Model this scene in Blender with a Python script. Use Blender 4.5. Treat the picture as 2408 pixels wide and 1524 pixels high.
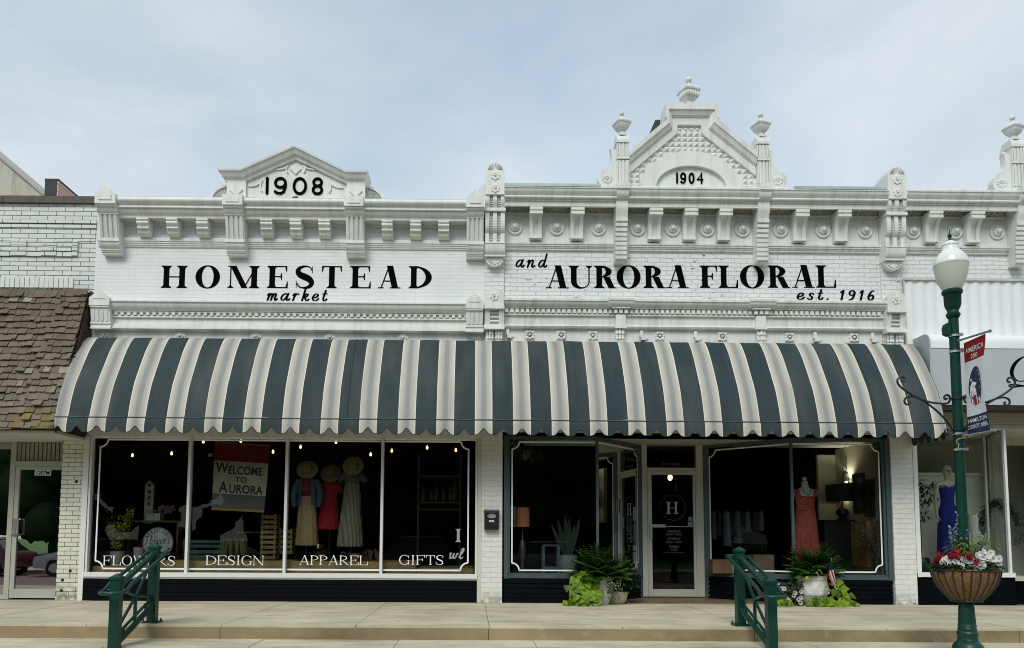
import bpy, bmesh, math, random
from mathutils import Vector, Matrix, Euler, noise
rad = math.radians
PI = math.pi
for o in list(bpy.data.objects):
    bpy.data.objects.remove(o)
sc = bpy.context.scene
C = sc.collection
random.seed(7)

# ---------------------------------------------------------------- camera
CAM = Vector((0, -13, 1.06))
F, PX, PY = 1820.0, 1130.0, 1117.0          # focal length and principal point for a 2408 x 1524 picture
cam_d = bpy.data.cameras.new("camera")
cam = bpy.data.objects.new("camera", cam_d)
C.objects.link(cam)
ROT = Matrix.Rotation(-rad(.57), 3, 'Z') @ Matrix.Rotation(PI / 2 + rad(4.7), 3, 'X') @ Matrix.Rotation(.006, 3, 'Z')
cam.matrix_world = Matrix.Translation(CAM) @ ROT.to_4x4()
cam_d.sensor_width = 36
cam_d.lens = 36 * F / 2408
cam_d.shift_x = (1204 - PX) / 2408
cam_d.shift_y = (PY - 762) / 2408
cam_d.clip_end = 3000
sc.camera = cam

# ---------------------------------------------------------------- sky
w = bpy.data.worlds.new("World")
sc.world = w
w.use_nodes = True
nt = w.node_tree
nt.nodes.clear()
SUN_EL, SUN_AZ = 46, 200                      # azimuth from +Y (north) clockwise: the sun stands behind the camera, a little to the left
L = nt.links.new
N = nt.nodes.new
sky = N('ShaderNodeTexSky'); sky.sky_type = 'NISHITA'; sky.sun_disc = False
sky.sun_elevation = rad(SUN_EL); sky.sun_rotation = rad(SUN_AZ)
sky.air_density = 1.0; sky.dust_density = .6; sky.ozone_density = 2.2
tc = N('ShaderNodeTexCoord')
mp = N('ShaderNodeMapping'); mp.inputs['Scale'].default_value = (.95, .95, 1.9); mp.inputs['Rotation'].default_value = (0, rad(24), rad(8)); mp.inputs['Location'].default_value = (1.3, .7, .1)
L(tc.outputs['Generated'], mp.inputs['Vector'])
n1 = N('ShaderNodeTexNoise'); n1.inputs['Scale'].default_value = 1.7; n1.inputs['Detail'].default_value = 5; n1.inputs['Roughness'].default_value = .42; n1.inputs['Distortion'].default_value = .35
L(mp.outputs[0], n1.inputs['Vector'])
cr = N('ShaderNodeValToRGB'); cr.color_ramp.elements[0].position = .32; cr.color_ramp.elements[1].position = .70
cr.color_ramp.elements[0].color = (.50, .50, .50, 1); cr.color_ramp.elements[1].color = (1, 1, 1, 1)
L(n1.outputs['Fac'], cr.inputs[0])
n2 = N('ShaderNodeTexNoise'); n2.inputs['Scale'].default_value = 2.0; n2.inputs['Detail'].default_value = 9; n2.inputs['Roughness'].default_value = .58; n2.inputs['Distortion'].default_value = .4
L(mp.outputs[0], n2.inputs['Vector'])
cc = N('ShaderNodeValToRGB'); cc.color_ramp.elements[0].position = .34; cc.color_ramp.elements[1].position = .68
cc.color_ramp.elements[0].color = (5.2, 6.0, 6.55, 1); cc.color_ramp.elements[1].color = (7.5, 7.75, 7.9, 1)
L(n2.outputs['Fac'], cc.inputs[0])
gain = N('ShaderNodeMix'); gain.data_type = 'RGBA'; gain.blend_type = 'MULTIPLY'; gain.inputs[0].default_value = 1
gain.inputs[7].default_value = (1.5, 1.85, 1.72, 1)
L(sky.outputs[0], gain.inputs[6])
mx = N('ShaderNodeMix'); mx.data_type = 'RGBA'
L(cr.outputs[0], mx.inputs[0]); L(gain.outputs[2], mx.inputs[6]); L(cc.outputs[0], mx.inputs[7])
bg = N('ShaderNodeBackground'); bg.inputs['Strength'].default_value = .1
L(mx.outputs[2], bg.inputs['Color'])
wo = N('ShaderNodeOutputWorld'); L(bg.outputs[0], wo.inputs['Surface'])

# ---------------------------------------------------------------- sun (soft, through thin cloud)
sd = bpy.data.lights.new("sun", 'SUN'); sd.energy = 1.9; sd.angle = rad(28); sd.color = (1, .94, .84)
so = bpy.data.objects.new("sun", sd); C.objects.link(so)
az = rad(SUN_AZ)
sdir = Vector((math.sin(az) * math.cos(rad(SUN_EL)), math.cos(az) * math.cos(rad(SUN_EL)), math.sin(rad(SUN_EL))))
so.rotation_euler = sdir.to_track_quat('Z', 'Y').to_euler(); so.location = sdir * 60

vs = sc.view_settings
vs.view_transform = 'Standard'; vs.look = 'None'; vs.exposure = 0.2; vs.gamma = 1
sc.render.engine = 'CYCLES'
sc.cycles.use_denoising = True; sc.cycles.filter_width = 1.0; sc.render.filter_size = 1.0
sc.cycles.max_bounces = 8; sc.cycles.transparent_max_bounces = 16; sc.cycles.diffuse_bounces = 4
sc.cycles.sample_clamp_indirect = 4; sc.cycles.caustics_reflective = False; sc.cycles.caustics_refractive = False

# ---------------------------------------------------------------- measured places
def at(px, py, Y):
    d = ROT @ Vector(((px - PX) / F, -(py - PY) / F, -1))
    t = (Y - CAM.y) / d.y
    p = CAM + d * t
    return p.x, p.z
CROPS = dict(c1=(0, 323.3, .3279), c2=(411.5, 323.3, .3279), c3=(999.4, 323.3, .3279), c4=(1352, 164.6, .3279), c5=(1806, 235.2, .3279),
             k1=(0, 734.9, .2623), k2=(0, 999.4, .3441), k3=(411.5, 999.4, .2894), k4=(823, 999.4, .2894), k5=(1175.8, 999.4, .2894),
             k6=(1616.7, 999.4, .2894), k7=(1998.8, 734.9, .2701), k8=(1998.8, 1087.6, .2861))
def P(c, u, v, Y):
    a, b, s = CROPS[c]
    return at(a + u * s, b + v * s, Y)

# ---------------------------------------------------------------- mesh helpers
class MB:
    def __init__(s):
        s.v = []; s.f = []; s.m = []; s.cur = 0
    def face(s, pts):
        n = len(s.v); s.v += [tuple(p) for p in pts]; s.f.append(tuple(range(n, n + len(pts)))); s.m.append(s.cur)
    def mesh(s, vs_, fs):
        n = len(s.v); s.v += [tuple(p) for p in vs_]
        for f in fs:
            s.f.append(tuple(n + i for i in f)); s.m.append(s.cur)
        return s
    def box(s, x0, x1, y0, y1, z0, z1):
        v = [(x, y, z) for x in (x0, x1) for y in (y0, y1) for z in (z0, z1)]
        return s.mesh(v, [(0, 1, 3, 2), (4, 6, 7, 5), (0, 4, 5, 1), (2, 3, 7, 6), (0, 2, 6, 4), (1, 5, 7, 3)])
    def prism(s, poly, a, b, ax='y'):
        """polygon extruded along an axis: ax y -> poly in (x,z); ax x -> poly in (y,z); ax z -> poly in (x,y)"""
        n = len(poly)
        fn = {'y': lambda p, t: (p[0], t, p[1]), 'x': lambda p, t: (t, p[0], p[1]), 'z': lambda p, t: (p[0], p[1], t)}[ax]
        v = [fn(p, a) for p in poly] + [fn(p, b) for p in poly]
        fs = [tuple(range(n)), tuple(range(2 * n - 1, n - 1, -1))]
        fs += [(i, n + i, n + (i + 1) % n, (i + 1) % n) for i in range(n)]
        return s.mesh(v, fs)
    def loft(s, rings, closed=True, caps=True):
        n = len(rings[0]); v = [p for r in rings for p in r]; fs = []
        for i in range(len(rings) - 1):
            for j in range(n if closed else n - 1):
                k = (j + 1) % n
                fs.append((i * n + j, i * n + k, (i + 1) * n + k, (i + 1) * n + j))
        if caps and closed:
            fs.append(tuple(range(n - 1, -1, -1))); fs.append(tuple(range((len(rings) - 1) * n, len(rings) * n)))
        return s.mesh(v, fs)
    def lathe(s, prof, c=(0, 0, 0), seg=20, ph=0, sx=1, sy=1, caps=True, wob=None):
        rings = []
        for r, z in prof:
            rings.append([(c[0] + sx * r * math.cos(ph + 2 * PI * k / seg) * (wob(k) if wob else 1), c[1] + sy * r * math.sin(ph + 2 * PI * k / seg) * (wob(k) if wob else 1), c[2] + z) for k in range(seg)])
        return s.loft(rings, True, caps)
    def disc(s, c, prof, seg=24):
        """turned shape facing -Y: prof of (r, y offset)"""
        rings = [[(c[0] + r * math.cos(2 * PI * k / seg), c[1] + y, c[2] + r * math.sin(2 * PI * k / seg)) for k in range(seg)] for r, y in prof]
        return s.loft(rings)
    def ball(s, c, r, sx=1, sy=1, sz=1, seg=12, rings=8):
        R = []
        for i in range(rings + 1):
            t = PI * i / rings
            rr = max(.02, math.sin(t)); R.append([(c[0] + sx * r * rr * math.cos(2 * PI * k / seg), c[1] + sy * r * rr * math.sin(2 * PI * k / seg), c[2] - sz * r * math.cos(t)) for k in range(seg)])
        return s.loft(R)
    def tube(s, pts, r, seg=8, closed=False):
        pts = [Vector(p) for p in pts]; n = len(pts); rings = []; up = Vector((0.013, .02, 1))
        for i, p in enumerate(pts):
            if closed: d = pts[(i + 1) % n] - pts[i - 1]
            else: d = pts[min(i + 1, n - 1)] - pts[max(i - 1, 0)]
            if d.length < 1e-9: d = Vector((0, 0, 1))
            d.normalize()
            a = d.cross(up)
            if a.length < .05: a = d.cross(Vector((1, 0, 0)))
            a.normalize(); b = a.cross(d); up = b if abs(b.dot(up)) > .2 or True else up
            rr = r[i] if isinstance(r, (list, tuple)) else r
            rings.append([p + a * rr * math.cos(2 * PI * k / seg) + b * rr * math.sin(2 * PI * k / seg) for k in range(seg)])
        if closed: rings.append(rings[0])
        return s.loft(rings, True, not closed)
    def xf(s, M):
        s.v = [tuple(M @ Vector(p)) for p in s.v]; return s
    def add(s, o, M=None):
        n = len(s.v); s.v += [tuple(M @ Vector(p)) for p in o.v] if M else o.v
        s.f += [tuple(i + n for i in f) for f in o.f]; s.m += o.m; return s
    def build(s, name, mats, parent=None, smooth=None, normals=True):
        me = bpy.data.meshes.new(name)
        me.from_pydata([tuple(p) for p in s.v], [], s.f)
        if not isinstance(mats, (list, tuple)): mats = [mats]
        for m in mats: me.materials.append(m)
        if len(mats) > 1: me.polygons.foreach_set('material_index', s.m)
        if normals:
            bm = bmesh.new(); bm.from_mesh(me); bmesh.ops.recalc_face_normals(bm, faces=bm.faces); bm.to_mesh(me); bm.free()
        if smooth:
            me.polygons.foreach_set('use_smooth', [True] * len(me.polygons)); me.set_sharp_from_angle(angle=rad(smooth))
        me.update()
        o = bpy.data.objects.new(name, me); C.objects.link(o)
        if parent: o.parent = parent; o.matrix_parent_inverse = parent.matrix_world.inverted() if False else Matrix.Translation(-parent.location)
        return o

def cat_rom(pts, n=8, closed=False):
    P_ = [Vector(p) for p in pts]; m = len(P_); out = []
    for i in range(m if closed else m - 1):
        p0 = P_[(i - 1) % m] if closed or i else P_[0]; p1 = P_[i]; p2 = P_[(i + 1) % m]; p3 = P_[(i + 2) % m] if closed or i + 2 < m else P_[-1]
        for k in range(n):
            t = k / n
            out.append(.5 * ((2 * p1) + (p2 - p0) * t + (2 * p0 - 5 * p1 + 4 * p2 - p3) * t * t + (3 * p1 - p0 - 3 * p2 + p3) * t ** 3))
    if not closed: out.append(P_[-1])
    return out

def tag(o, label=None, cat=None, group=None, kind=None):
    if label: o['label'] = label
    if cat: o['category'] = cat
    if group: o['group'] = group
    if kind: o['kind'] = kind
    return o
def thing(name, label, cat, loc=(0, 0, 0), group=None):
    o = bpy.data.objects.new(name, None); C.objects.link(o); o.location = loc; o.empty_display_size = .1
    return tag(o, label, cat, group)
def struct(o): return tag(o, kind='structure')

# ---------------------------------------------------------------- materials
def newmat(name):
    m = bpy.data.materials.new(name); m.use_nodes = True; t = m.node_tree; t.nodes.clear()
    o = t.nodes.new('ShaderNodeOutputMaterial'); b = t.nodes.new('ShaderNodeBsdfPrincipled'); t.links.new(b.outputs[0], o.inputs[0])
    return m, t, b, o
def nd(t, typ, **kw):
    n = t.nodes.new(typ)
    for k, v in kw.items():
        if k in n.inputs: n.inputs[k].default_value = v
        else: setattr(n, k, v)
    return n
def rgb(c): return (c[0], c[1], c[2], 1)
def mixc(t, fac, a, b, mode='MIX'):
    n = t.nodes.new('ShaderNodeMix'); n.data_type = 'RGBA'; n.blend_type = mode
    for i, x in ((0, fac), (6, a), (7, b)):
        if hasattr(x, 'links') or hasattr(x, 'is_linked'): t.links.new(x, n.inputs[i])
        else: n.inputs[i].default_value = x if i == 0 else rgb(x)
    return n.outputs[2]
def ramp(t, src, p0, p1, c0=(0, 0, 0), c1=(1, 1, 1)):
    r = t.nodes.new('ShaderNodeValToRGB'); e = r.color_ramp.elements
    e[0].position = p0; e[1].position = p1; e[0].color = rgb(c0); e[1].color = rgb(c1)
    t.links.new(src, r.inputs[0]); return r.outputs[0]
def noise_n(t, vec, scale, detail=4, rough=.55, dist=0):
    n = nd(t, 'ShaderNodeTexNoise', Scale=scale, Detail=detail, Roughness=rough, Distortion=dist)
    if vec: t.links.new(vec, n.inputs['Vector'])
    return n.outputs['Fac']
def obj_vec(t, scale=None, swap=False):
    n = t.nodes.new('ShaderNodeTexCoord'); v = n.outputs['Object']
    if swap:
        s = t.nodes.new('ShaderNodeSeparateXYZ'); t.links.new(v, s.inputs[0]); k = t.nodes.new('ShaderNodeCombineXYZ')
        t.links.new(s.outputs[0], k.inputs[0]); t.links.new(s.outputs[2], k.inputs[1]); t.links.new(s.outputs[1], k.inputs[2]); v = k.outputs[0]
    if scale:
        m = nd(t, 'ShaderNodeMapping', Scale=scale); t.links.new(v, m.inputs[0]); v = m.outputs[0]
    return v
def bump(t, b, h, strength=.3, dist=.01):
    n = nd(t, 'ShaderNodeBump', Strength=strength, Distance=dist); t.links.new(h, n.inputs['Height']); t.links.new(n.outputs[0], b.inputs['Normal'])
def pm(name, col, rough=.6, metal=0, var=.12, vs_=6, bmp=0, bs=60, spec=.5, sheen=0, trans=0):
    m, t, b, o = newmat(name)
    v = obj_vec(t)
    lo = [max(0, x * (1 - var)) for x in col]; hi = [min(1, x * (1 + var)) for x in col]
    if var:
        f = ramp(t, noise_n(t, v, vs_), .3, .7)
        t.links.new(mixc(t, f, lo, hi), b.inputs['Base Color'])
    else: b.inputs['Base Color'].default_value = rgb(col)
    b.inputs['Roughness'].default_value = rough; b.inputs['Metallic'].default_value = metal; b.inputs['Specular IOR Level'].default_value = spec
    if bmp: bump(t, b, noise_n(t, v, bs), bmp, .01)
    if sheen: b.inputs['Sheen Weight'].default_value = sheen
    if trans:
        tr = t.nodes.new('ShaderNodeBsdfTranslucent'); tr.inputs[0].default_value = rgb([min(1, x * 1.2) for x in col]); a = t.nodes.new('ShaderNodeMixShader'); a.inputs[0].default_value = trans
        t.links.new(b.outputs[0], a.inputs[1]); t.links.new(tr.outputs[0], a.inputs[2]); t.links.new(a.outputs[0], o.inputs[0])
    return m
def paint(name, col, rough=.5, dirt=.25, chips=0, dirtcol=(.30, .29, .26)):
    """old paint on metal or plaster: soft vertical stains, tiny chips"""
    m, t, b, o = newmat(name)
    v = obj_vec(t); vv = obj_vec(t, (6, 1.5, .7))
    a = ramp(t, noise_n(t, vv, 1.6, 6, .65), .46, .72)
    s = t.nodes.new('ShaderNodeMath'); s.operation = 'MULTIPLY'; s.inputs[1].default_value = dirt; t.links.new(a, s.inputs[0])
    c = mixc(t, s.outputs[0], col, dirtcol)
    g = ramp(t, noise_n(t, v, .9, 3), .35, .7)
    c = mixc(t, g, c, mixc(t, 1.0, c, (.94, .95, .955), 'MULTIPLY'))
    if chips:
        f = ramp(t, noise_n(t, obj_vec(t, (1, 1, 2.2)), 9, 6, .7), .72 - chips * .04, .735 - chips * .04)
        c = mixc(t, f, c, (.10, .085, .075))
    t.links.new(c, b.inputs['Base Color']); b.inputs['Roughness'].default_value = rough
    bump(t, b, noise_n(t, v, 30, 4, .5), .06, .004)
    return m
def brick(name, col, col2, mortar, bw=.215, rh=.075, ms=.006, bstr=.5, chips=0, rough=.6, wob=.004, dirt=0, bd=.008, stain=None):
    m, t, b, o = newmat(name)
    v = obj_vec(t, swap=True)
    nz = t.nodes.new('ShaderNodeTexNoise'); nz.inputs['Scale'].default_value = 5; t.links.new(v, nz.inputs['Vector'])
    sub = t.nodes.new('ShaderNodeVectorMath'); sub.operation = 'MULTIPLY_ADD'; sub.inputs[1].default_value = (wob * 2,) * 3
    t.links.new(nz.outputs['Color'], sub.inputs[0]); t.links.new(v, sub.inputs[2])
    k = nd(t, 'ShaderNodeTexBrick', Color1=rgb(col), Color2=rgb(col2), Mortar=rgb(mortar), Scale=1.0)
    k.inputs['Mortar Size'].default_value = ms; k.inputs['Mortar Smooth'].default_value = .25; k.inputs['Brick Width'].default_value = bw; k.inputs['Row Height'].default_value = rh
    t.links.new(sub.outputs[0], k.inputs['Vector'])
    c = k.outputs['Color']
    g = ramp(t, noise_n(t, v, 1.3, 4), .35, .7)
    c = mixc(t, g, c, mixc(t, 1.0, c, (.90, .91, .91), 'MULTIPLY'))
    if dirt:
        d = ramp(t, noise_n(t, obj_vec(t, (7, 7, 1.2)), 1.4, 6, .65), .5, .78)
        s = t.nodes.new('ShaderNodeMath'); s.operation = 'MULTIPLY'; s.inputs[1].default_value = dirt; t.links.new(d, s.inputs[0])
        c = mixc(t, s.outputs[0], c, (.20, .18, .13))
    if chips:
        f = ramp(t, noise_n(t, nd_map(t, v, (1, 2.6, 1)), 7, 7, .72), .70 - chips * .05, .715 - chips * .05)
        gate = ramp(t, noise_n(t, v, .8, 3), .45, .6)
        c = mixc(t, mul(t, f, gate), c, (.085, .075, .07))
    if stain:
        # grime band low on the wall, an outline of its own
        sp = t.nodes.new('ShaderNodeSeparateXYZ'); t.links.new(v, sp.inputs[0])
        mr = nd(t, 'ShaderNodeMapRange'); mr.inputs[1].default_value = stain; mr.inputs[2].default_value = 0; t.links.new(sp.outputs[1], mr.inputs[0])
        f = mul(t, mr.outputs[0], ramp(t, noise_n(t, v, 9, 6, .7), .40, .62))
        c = mixc(t, f, c, (.07, .055, .035))
    t.links.new(c, b.inputs['Base Color']); b.inputs['Roughness'].default_value = rough
    inv = t.nodes.new('ShaderNodeMath'); inv.operation = 'SUBTRACT'; inv.inputs[0].default_value = 1; t.links.new(k.outputs['Fac'], inv.inputs[1])
    ad = t.nodes.new('ShaderNodeMath'); ad.operation = 'MULTIPLY_ADD'; ad.inputs[1].default_value = .35; t.links.new(noise_n(t, v, 22, 5), ad.inputs[0]); t.links.new(inv.outputs[0], ad.inputs[2])
    bump(t, b, ad.outputs[0], bstr, bd)
    return m
def nd_map(t, v, sc_):
    m = nd(t, 'ShaderNodeMapping', Scale=sc_); t.links.new(v, m.inputs[0]); return m.outputs[0]
def mul(t, a, b):
    n = t.nodes.new('ShaderNodeMath'); n.operation = 'MULTIPLY'
    for i, x in enumerate((a, b)):
        if isinstance(x, (int, float)): n.inputs[i].default_value = x
        else: t.links.new(x, n.inputs[i])
    return n.outputs[0]
def attr_mat(name, rough=.8, spec=.3, bmp=0, bs=80, trans=0):
    m, t, b, o = newmat(name)
    a = t.nodes.new('ShaderNodeAttribute'); a.attribute_name = 'tone'
    f = noise_n(t, obj_vec(t), bs * .4, 5, .65)
    c = mixc(t, ramp(t, f, .3, .7), a.outputs['Color'], mixc(t, 1.0, a.outputs['Color'], (.75, .75, .75), 'MULTIPLY'))
    t.links.new(c, b.inputs['Base Color']); b.inputs['Roughness'].default_value = rough; b.inputs['Specular IOR Level'].default_value = spec
    if bmp: bump(t, b, noise_n(t, obj_vec(t), bs), bmp, .006)
    if trans:
        tr = t.nodes.new('ShaderNodeBsdfTranslucent'); t.links.new(c, tr.inputs[0]); x = t.nodes.new('ShaderNodeMixShader'); x.inputs[0].default_value = trans
        t.links.new(b.outputs[0], x.inputs[1]); t.links.new(tr.outputs[0], x.inputs[2]); t.links.new(x.outputs[0], o.inputs[0])
    return m
def set_tone(o, cols):
    """one colour per face (each shingle or leaf has its own tone)"""
    a = o.data.color_attributes.new('tone', 'FLOAT_COLOR', 'CORNER'); i = 0; buf = []
    for p, c in zip(o.data.polygons, cols): buf += [c[0], c[1], c[2], 1] * p.loop_total
    a.data.foreach_set('color', buf)
def glass(name, tint=(1, 1, 1), ior=1.5, extra=0, wav=.0):
    m = bpy.data.materials.new(name); m.use_nodes = True; t = m.node_tree; t.nodes.clear()
    o = t.nodes.new('ShaderNodeOutputMaterial'); a = t.nodes.new('ShaderNodeMixShader')
    tr = t.nodes.new('ShaderNodeBsdfTransparent'); tr.inputs[0].default_value = rgb(tint)
    gl = t.nodes.new('ShaderNodeBsdfGlossy'); gl.inputs['Roughness'].default_value = .0
    fr = nd(t, 'ShaderNodeFresnel', IOR=ior)
    ad = t.nodes.new('ShaderNodeMath'); ad.operation = 'ADD'; ad.inputs[1].default_value = extra; ad.use_clamp = True; t.links.new(fr.outputs[0], ad.inputs[0])
    t.links.new(ad.outputs[0], a.inputs[0]); t.links.new(tr.outputs[0], a.inputs[1]); t.links.new(gl.outputs[0], a.inputs[2]); t.links.new(a.outputs[0], o.inputs[0])
    if wav:
        n = nd(t, 'ShaderNodeBump', Strength=wav, Distance=.01); t.links.new(noise_n(t, obj_vec(t, (1, 1, 1.6)), 2.5, 2), n.inputs['Height']); t.links.new(n.outputs[0], gl.inputs['Normal'])
    return m
def emit(name, col, st):
    m, t, b, o = newmat(name); b.inputs['Base Color'].default_value = rgb(col); b.inputs['Emission Color'].default_value = rgb(col); b.inputs['Emission Strength'].default_value = st
    return m

WHITE = paint('white_paint', (.745, .76, .735), .5, .28, dirtcol=(.24, .22, .18))
WHITE2 = paint('aged_white_paint', (.72, .74, .71), .55, .42, chips=1, dirtcol=(.26, .235, .19))
WBRICK = brick('smooth_white_brick', (.775, .795, .81), (.755, .78, .795), (.66, .68, .695), .40, .062, .0055, .3, .55, .55, .008, 0, .005)
WBRICK2 = brick('chipped_white_brick', (.76, .785, .79), (.735, .76, .765), (.57, .59, .59), .215, .076, .0065, .8, 1.9, .6, .014)
PIERB = brick('painted_pier_brick', (.77, .77, .74), (.74, .74, .71), (.66, .66, .63), .215, .085, .006, .7, .5, .6, .012, 0, .01, stain=.22)
GLAZED = brick('glazed_white_brick', (.70, .73, .70), (.64, .68, .66), (.035, .033, .03), .30, .081, .0055, .6, .3, .35, .002, .10)
PIERG = brick('glazed_cream_brick', (.72, .72, .62), (.66, .66, .56), (.05, .045, .035), .215, .074, .0045, .6, .15, .35, .002, .05, stain=.32)
FRAMEW = paint('white_window_frame', (.74, .76, .74), .4, .06)
CREAM = paint('cream_trim', (.60, .585, .51), .55, .15)
SLATE = paint('slate_frame_paint', (.050, .080, .088), .45, .2, dirtcol=(.14, .17, .17))
NAVY = pm('navy_siding', (.0016, .0026, .0050), .6, var=.3, bmp=.1, spec=.06)
BLACK = pm('black_letter_paint', (.002, .002, .0025), .9, var=0, spec=.04)
BLACKM = pm('black_iron', (.012, .016, .022), .4, var=.2)
GREEN = pm('green_enamel', (.001, .038, .027), .36, var=.2, vs_=3, bmp=.08, bs=90, spec=.4)
GREEND = pm('dark_green_enamel', (.0008, .038, .023), .40, var=.2, vs_=3, bmp=.08, spec=.3)
GLASS = glass('shop_glass', (.92, .95, .94), 1.45); GLASS2 = glass('angled_pane_glass', (.80, .83, .83), 1.22)
FILM = glass('mirrored_glass', (.25, .27, .27), 1.5, .42, .03)
LETW = pm('white_window_lettering', (.86, .87, .88), .5, var=0)
LETG = pm('grey_window_lettering', (.36, .38, .38), .5, var=0)
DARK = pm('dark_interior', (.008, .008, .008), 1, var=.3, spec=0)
STEEL = pm('brushed_steel', (.55, .56, .56), .35, 1, var=.1)
# ================================================================ lettering
def seri(h0, w_, g, S=.2, t=.045, st=.04):
    """serif capital in a box w_ wide and 1 high, as a list of polygons"""
    o = []
    q = lambda *p: o.append(list(p))
    a = .10 if S > .12 else .085
    rect = lambda x0, x1, y0, y1: q((x0, y0), (x1, y0), (x1, y1), (x0, y1))
    def stem(x, s=S, lo=True, hi=True, y0=0, y1=1):
        rect(x, x + s, y0, y1)
        for on, y, d in ((lo, 0, 1), (hi, 1, -1)):
            if on:
                rect(x - a, x + s + a, min(y, y + d * st), max(y, y + d * st))
                q((x - a * .7, y + d * st), (x, y + d * st), (x, y + d * (st + a * .8))); q((x + s, y + d * st), (x + s + a * .7, y + d * st), (x + s, y + d * (st + a * .8)))
    def ring(cx, cy, rx, ry, th, tv, a0=0, a1=360, n=40):
        for i in range(n):
            A_, B_ = rad(a0 + (a1 - a0) * i / n), rad(a0 + (a1 - a0) * (i + 1) / n)
            e = lambda A, rx_, ry_: (cx + rx_ * math.cos(A), cy + ry_ * math.sin(A))
            q(e(A_, rx, ry), e(B_, rx, ry), e(B_, rx - th, ry - tv), e(A_, rx - th, ry - tv))
    def diag(x0, y0, x1, y1, s): q((x0, y0), (x0 + s, y0), (x1 + s, y1), (x1, y1))
    def foot(x, s, y=0, d=1): rect(x - a, x + s + a, min(y, y + d * st), max(y, y + d * st))
    def tip(x, y, d, hh=.16, ww=.05): q((x, y), (x - ww * .3, y), (x - ww * 1.6, y + d * t * .5), (x - ww * .55, y + d * hh), (x, y + d * hh))
    W_ = w_
    if g == 'H': stem(a); stem(W_ - a - S); rect(a + S, W_ - a - S, .5 - t / 2, .5 + t / 2)
    elif g == 'O': ring(W_ / 2, .5, W_ / 2, .525, S * 1.12, t)
    elif g == 'M':
        stem(a * .9, t * 1.1, True, False); rect(0, a + S * .9, 1 - st, 1); stem(W_ - a - S)
        diag(a * .9, 1, W_ * .5 - S * .35, 0, S * 1.08); diag(W_ * .5 - t * .2, 0, W_ - a - t * 1.2, 1, t * 1.1)
    elif g in 'EF':
        stem(a); rect(a + S, W_ - .04, 1 - t, 1); tip(W_ - .02, 1, -1, .27, .06)
        xm = W_ * .70; rect(a + S, xm, .52 - t / 2, .52 + t / 2); q((xm - .005, .37), (xm + .03, .37), (xm + .03, .67), (xm - .005, .67), (xm - .055, .52))
        if g == 'E': rect(a + S, W_ - .02, 0, t); tip(W_ + .02, 0, 1, .30, .065)
        else: pass
    elif g == 'L': stem(a); rect(a + S, W_ - .02, 0, t); tip(W_ + .01, 0, 1, .36, .07)
    elif g == 'T':
        stem(W_ / 2 - S / 2, S, True, False); rect(.02, W_ - .02, 1 - t, 1); tip(W_, 1, -1, .27, .06)
        q((0, 1), (.018, 1), (.096, 1 - t * .5), (.033, .73), (0, .73))
    elif g == 'A':
        ax = W_ * .5 - S * .5
        diag(a * .9, 0, ax + S * .3, 1, t * 1.15); diag(W_ - a - S * 1.12, 0, ax, 1.02, S * 1.12)
        foot(a * .9, t); foot(W_ - a - S * 1.12, S * 1.12); rect(W_ * .23, W_ * .68, .30, .30 + t)
    elif g == 'D': stem(a); ring(a + S * .6, .5, W_ - a - S * .6, .5, S * 1.1, t, -90, 90, 24); rect(a, a + S, 0, t)
    elif g == 'U':
        stem(a, S, False, True, .3); stem(W_ - a - t * 1.2, t * 1.2, False, True, .3); cx = (W_) / 2 - .005
        n = 24
        for i in range(n):
            A_, B_ = PI + PI * i / n, PI + PI * (i + 1) / n
            rx = (W_ - 2 * a) / 2; xin0 = a + S; xin1 = W_ - a - t * 1.2; ci = (xin0 + xin1) / 2; ri = (xin1 - xin0) / 2; cc_ = W_ / 2
            q((cc_ + rx * math.cos(A_), .3 + .32 * math.sin(A_)), (cc_ + rx * math.cos(B_), .3 + .32 * math.sin(B_)), (ci + ri * math.cos(B_), .3 + .255 * math.sin(B_)), (ci + ri * math.cos(A_), .3 + .255 * math.sin(A_)))
    elif g in 'RP':
        stem(a); ww = W_ * (.82 if g == 'R' else .97); ring(a + S * .7, .74, ww - a - S * .7, .26, S * 1.05, t, -90, 90, 20)
        if g == 'R': diag(W_ - S * 1.1 - a * .3, .0, a + S + .05, .50, S * 1.1); rect(W_ - S * 1.2, W_ + .03, 0, st)
    elif g == 'W':
        u = W_
        diag(u * .30, 0, a * .6, 1, S * .95); diag(u * .31 + S * .4, 0, u * .52, 1, t); diag(u * .68, 0, u * .42, 1, S * .95); diag(u * .69 + S * .4, 0, u - a - t * .6, 1, t)
        rect(0, S + a * 1.6, 1 - st, 1); rect(u * .36, u * .56, 1 - st, 1); rect(u - a * 2.2, u + .02, 1 - st, 1)
    elif g == 'N':
        stem(a, t * 1.3, True, False); rect(0, a + S * .8, 1 - st, 1); stem(W_ - a - t * 1.3, t * 1.3, False, True); diag(W_ - a - S * .9, 0, a * .6, 1, S * 1.05)
    elif g == 'I': stem((W_ - S) / 2)
    elif g in 'GC':
        ring(W_ / 2, .5, W_ / 2, .525, S * 1.1, t, 48, 318 if g == 'G' else 312, 34); tip(W_ * .90, .96, -1, .30, .05)
        if g == 'G': stem(W_ - a - S * .9, S * .9, False, False, .04, .42); rect(W_ - 2.4 * a - S * .9, W_, .40, .40 + st)
    elif g == 'S':
        c = [(.90, .80), (.78, .945), (.50, .985), (.22, .90), (.13, .74), (.26, .60), (.50, .51), (.76, .40), (.885, .24), (.77, .075), (.48, .015), (.22, .06), (.08, .22)]
        p = cat_rom([(x * W_, y, 0) for x, y in c], 6); n = len(p)
        wd = lambda f: t * 1.1 + (S * 1.15 - t) * (math.sin(PI * min(1, max(0, (f - .12) / .76))) ** 1.3)
        o += ribbon([(v.x, v.y) for v in p], [wd(i / (n - 1)) for i in range(n)])
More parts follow.
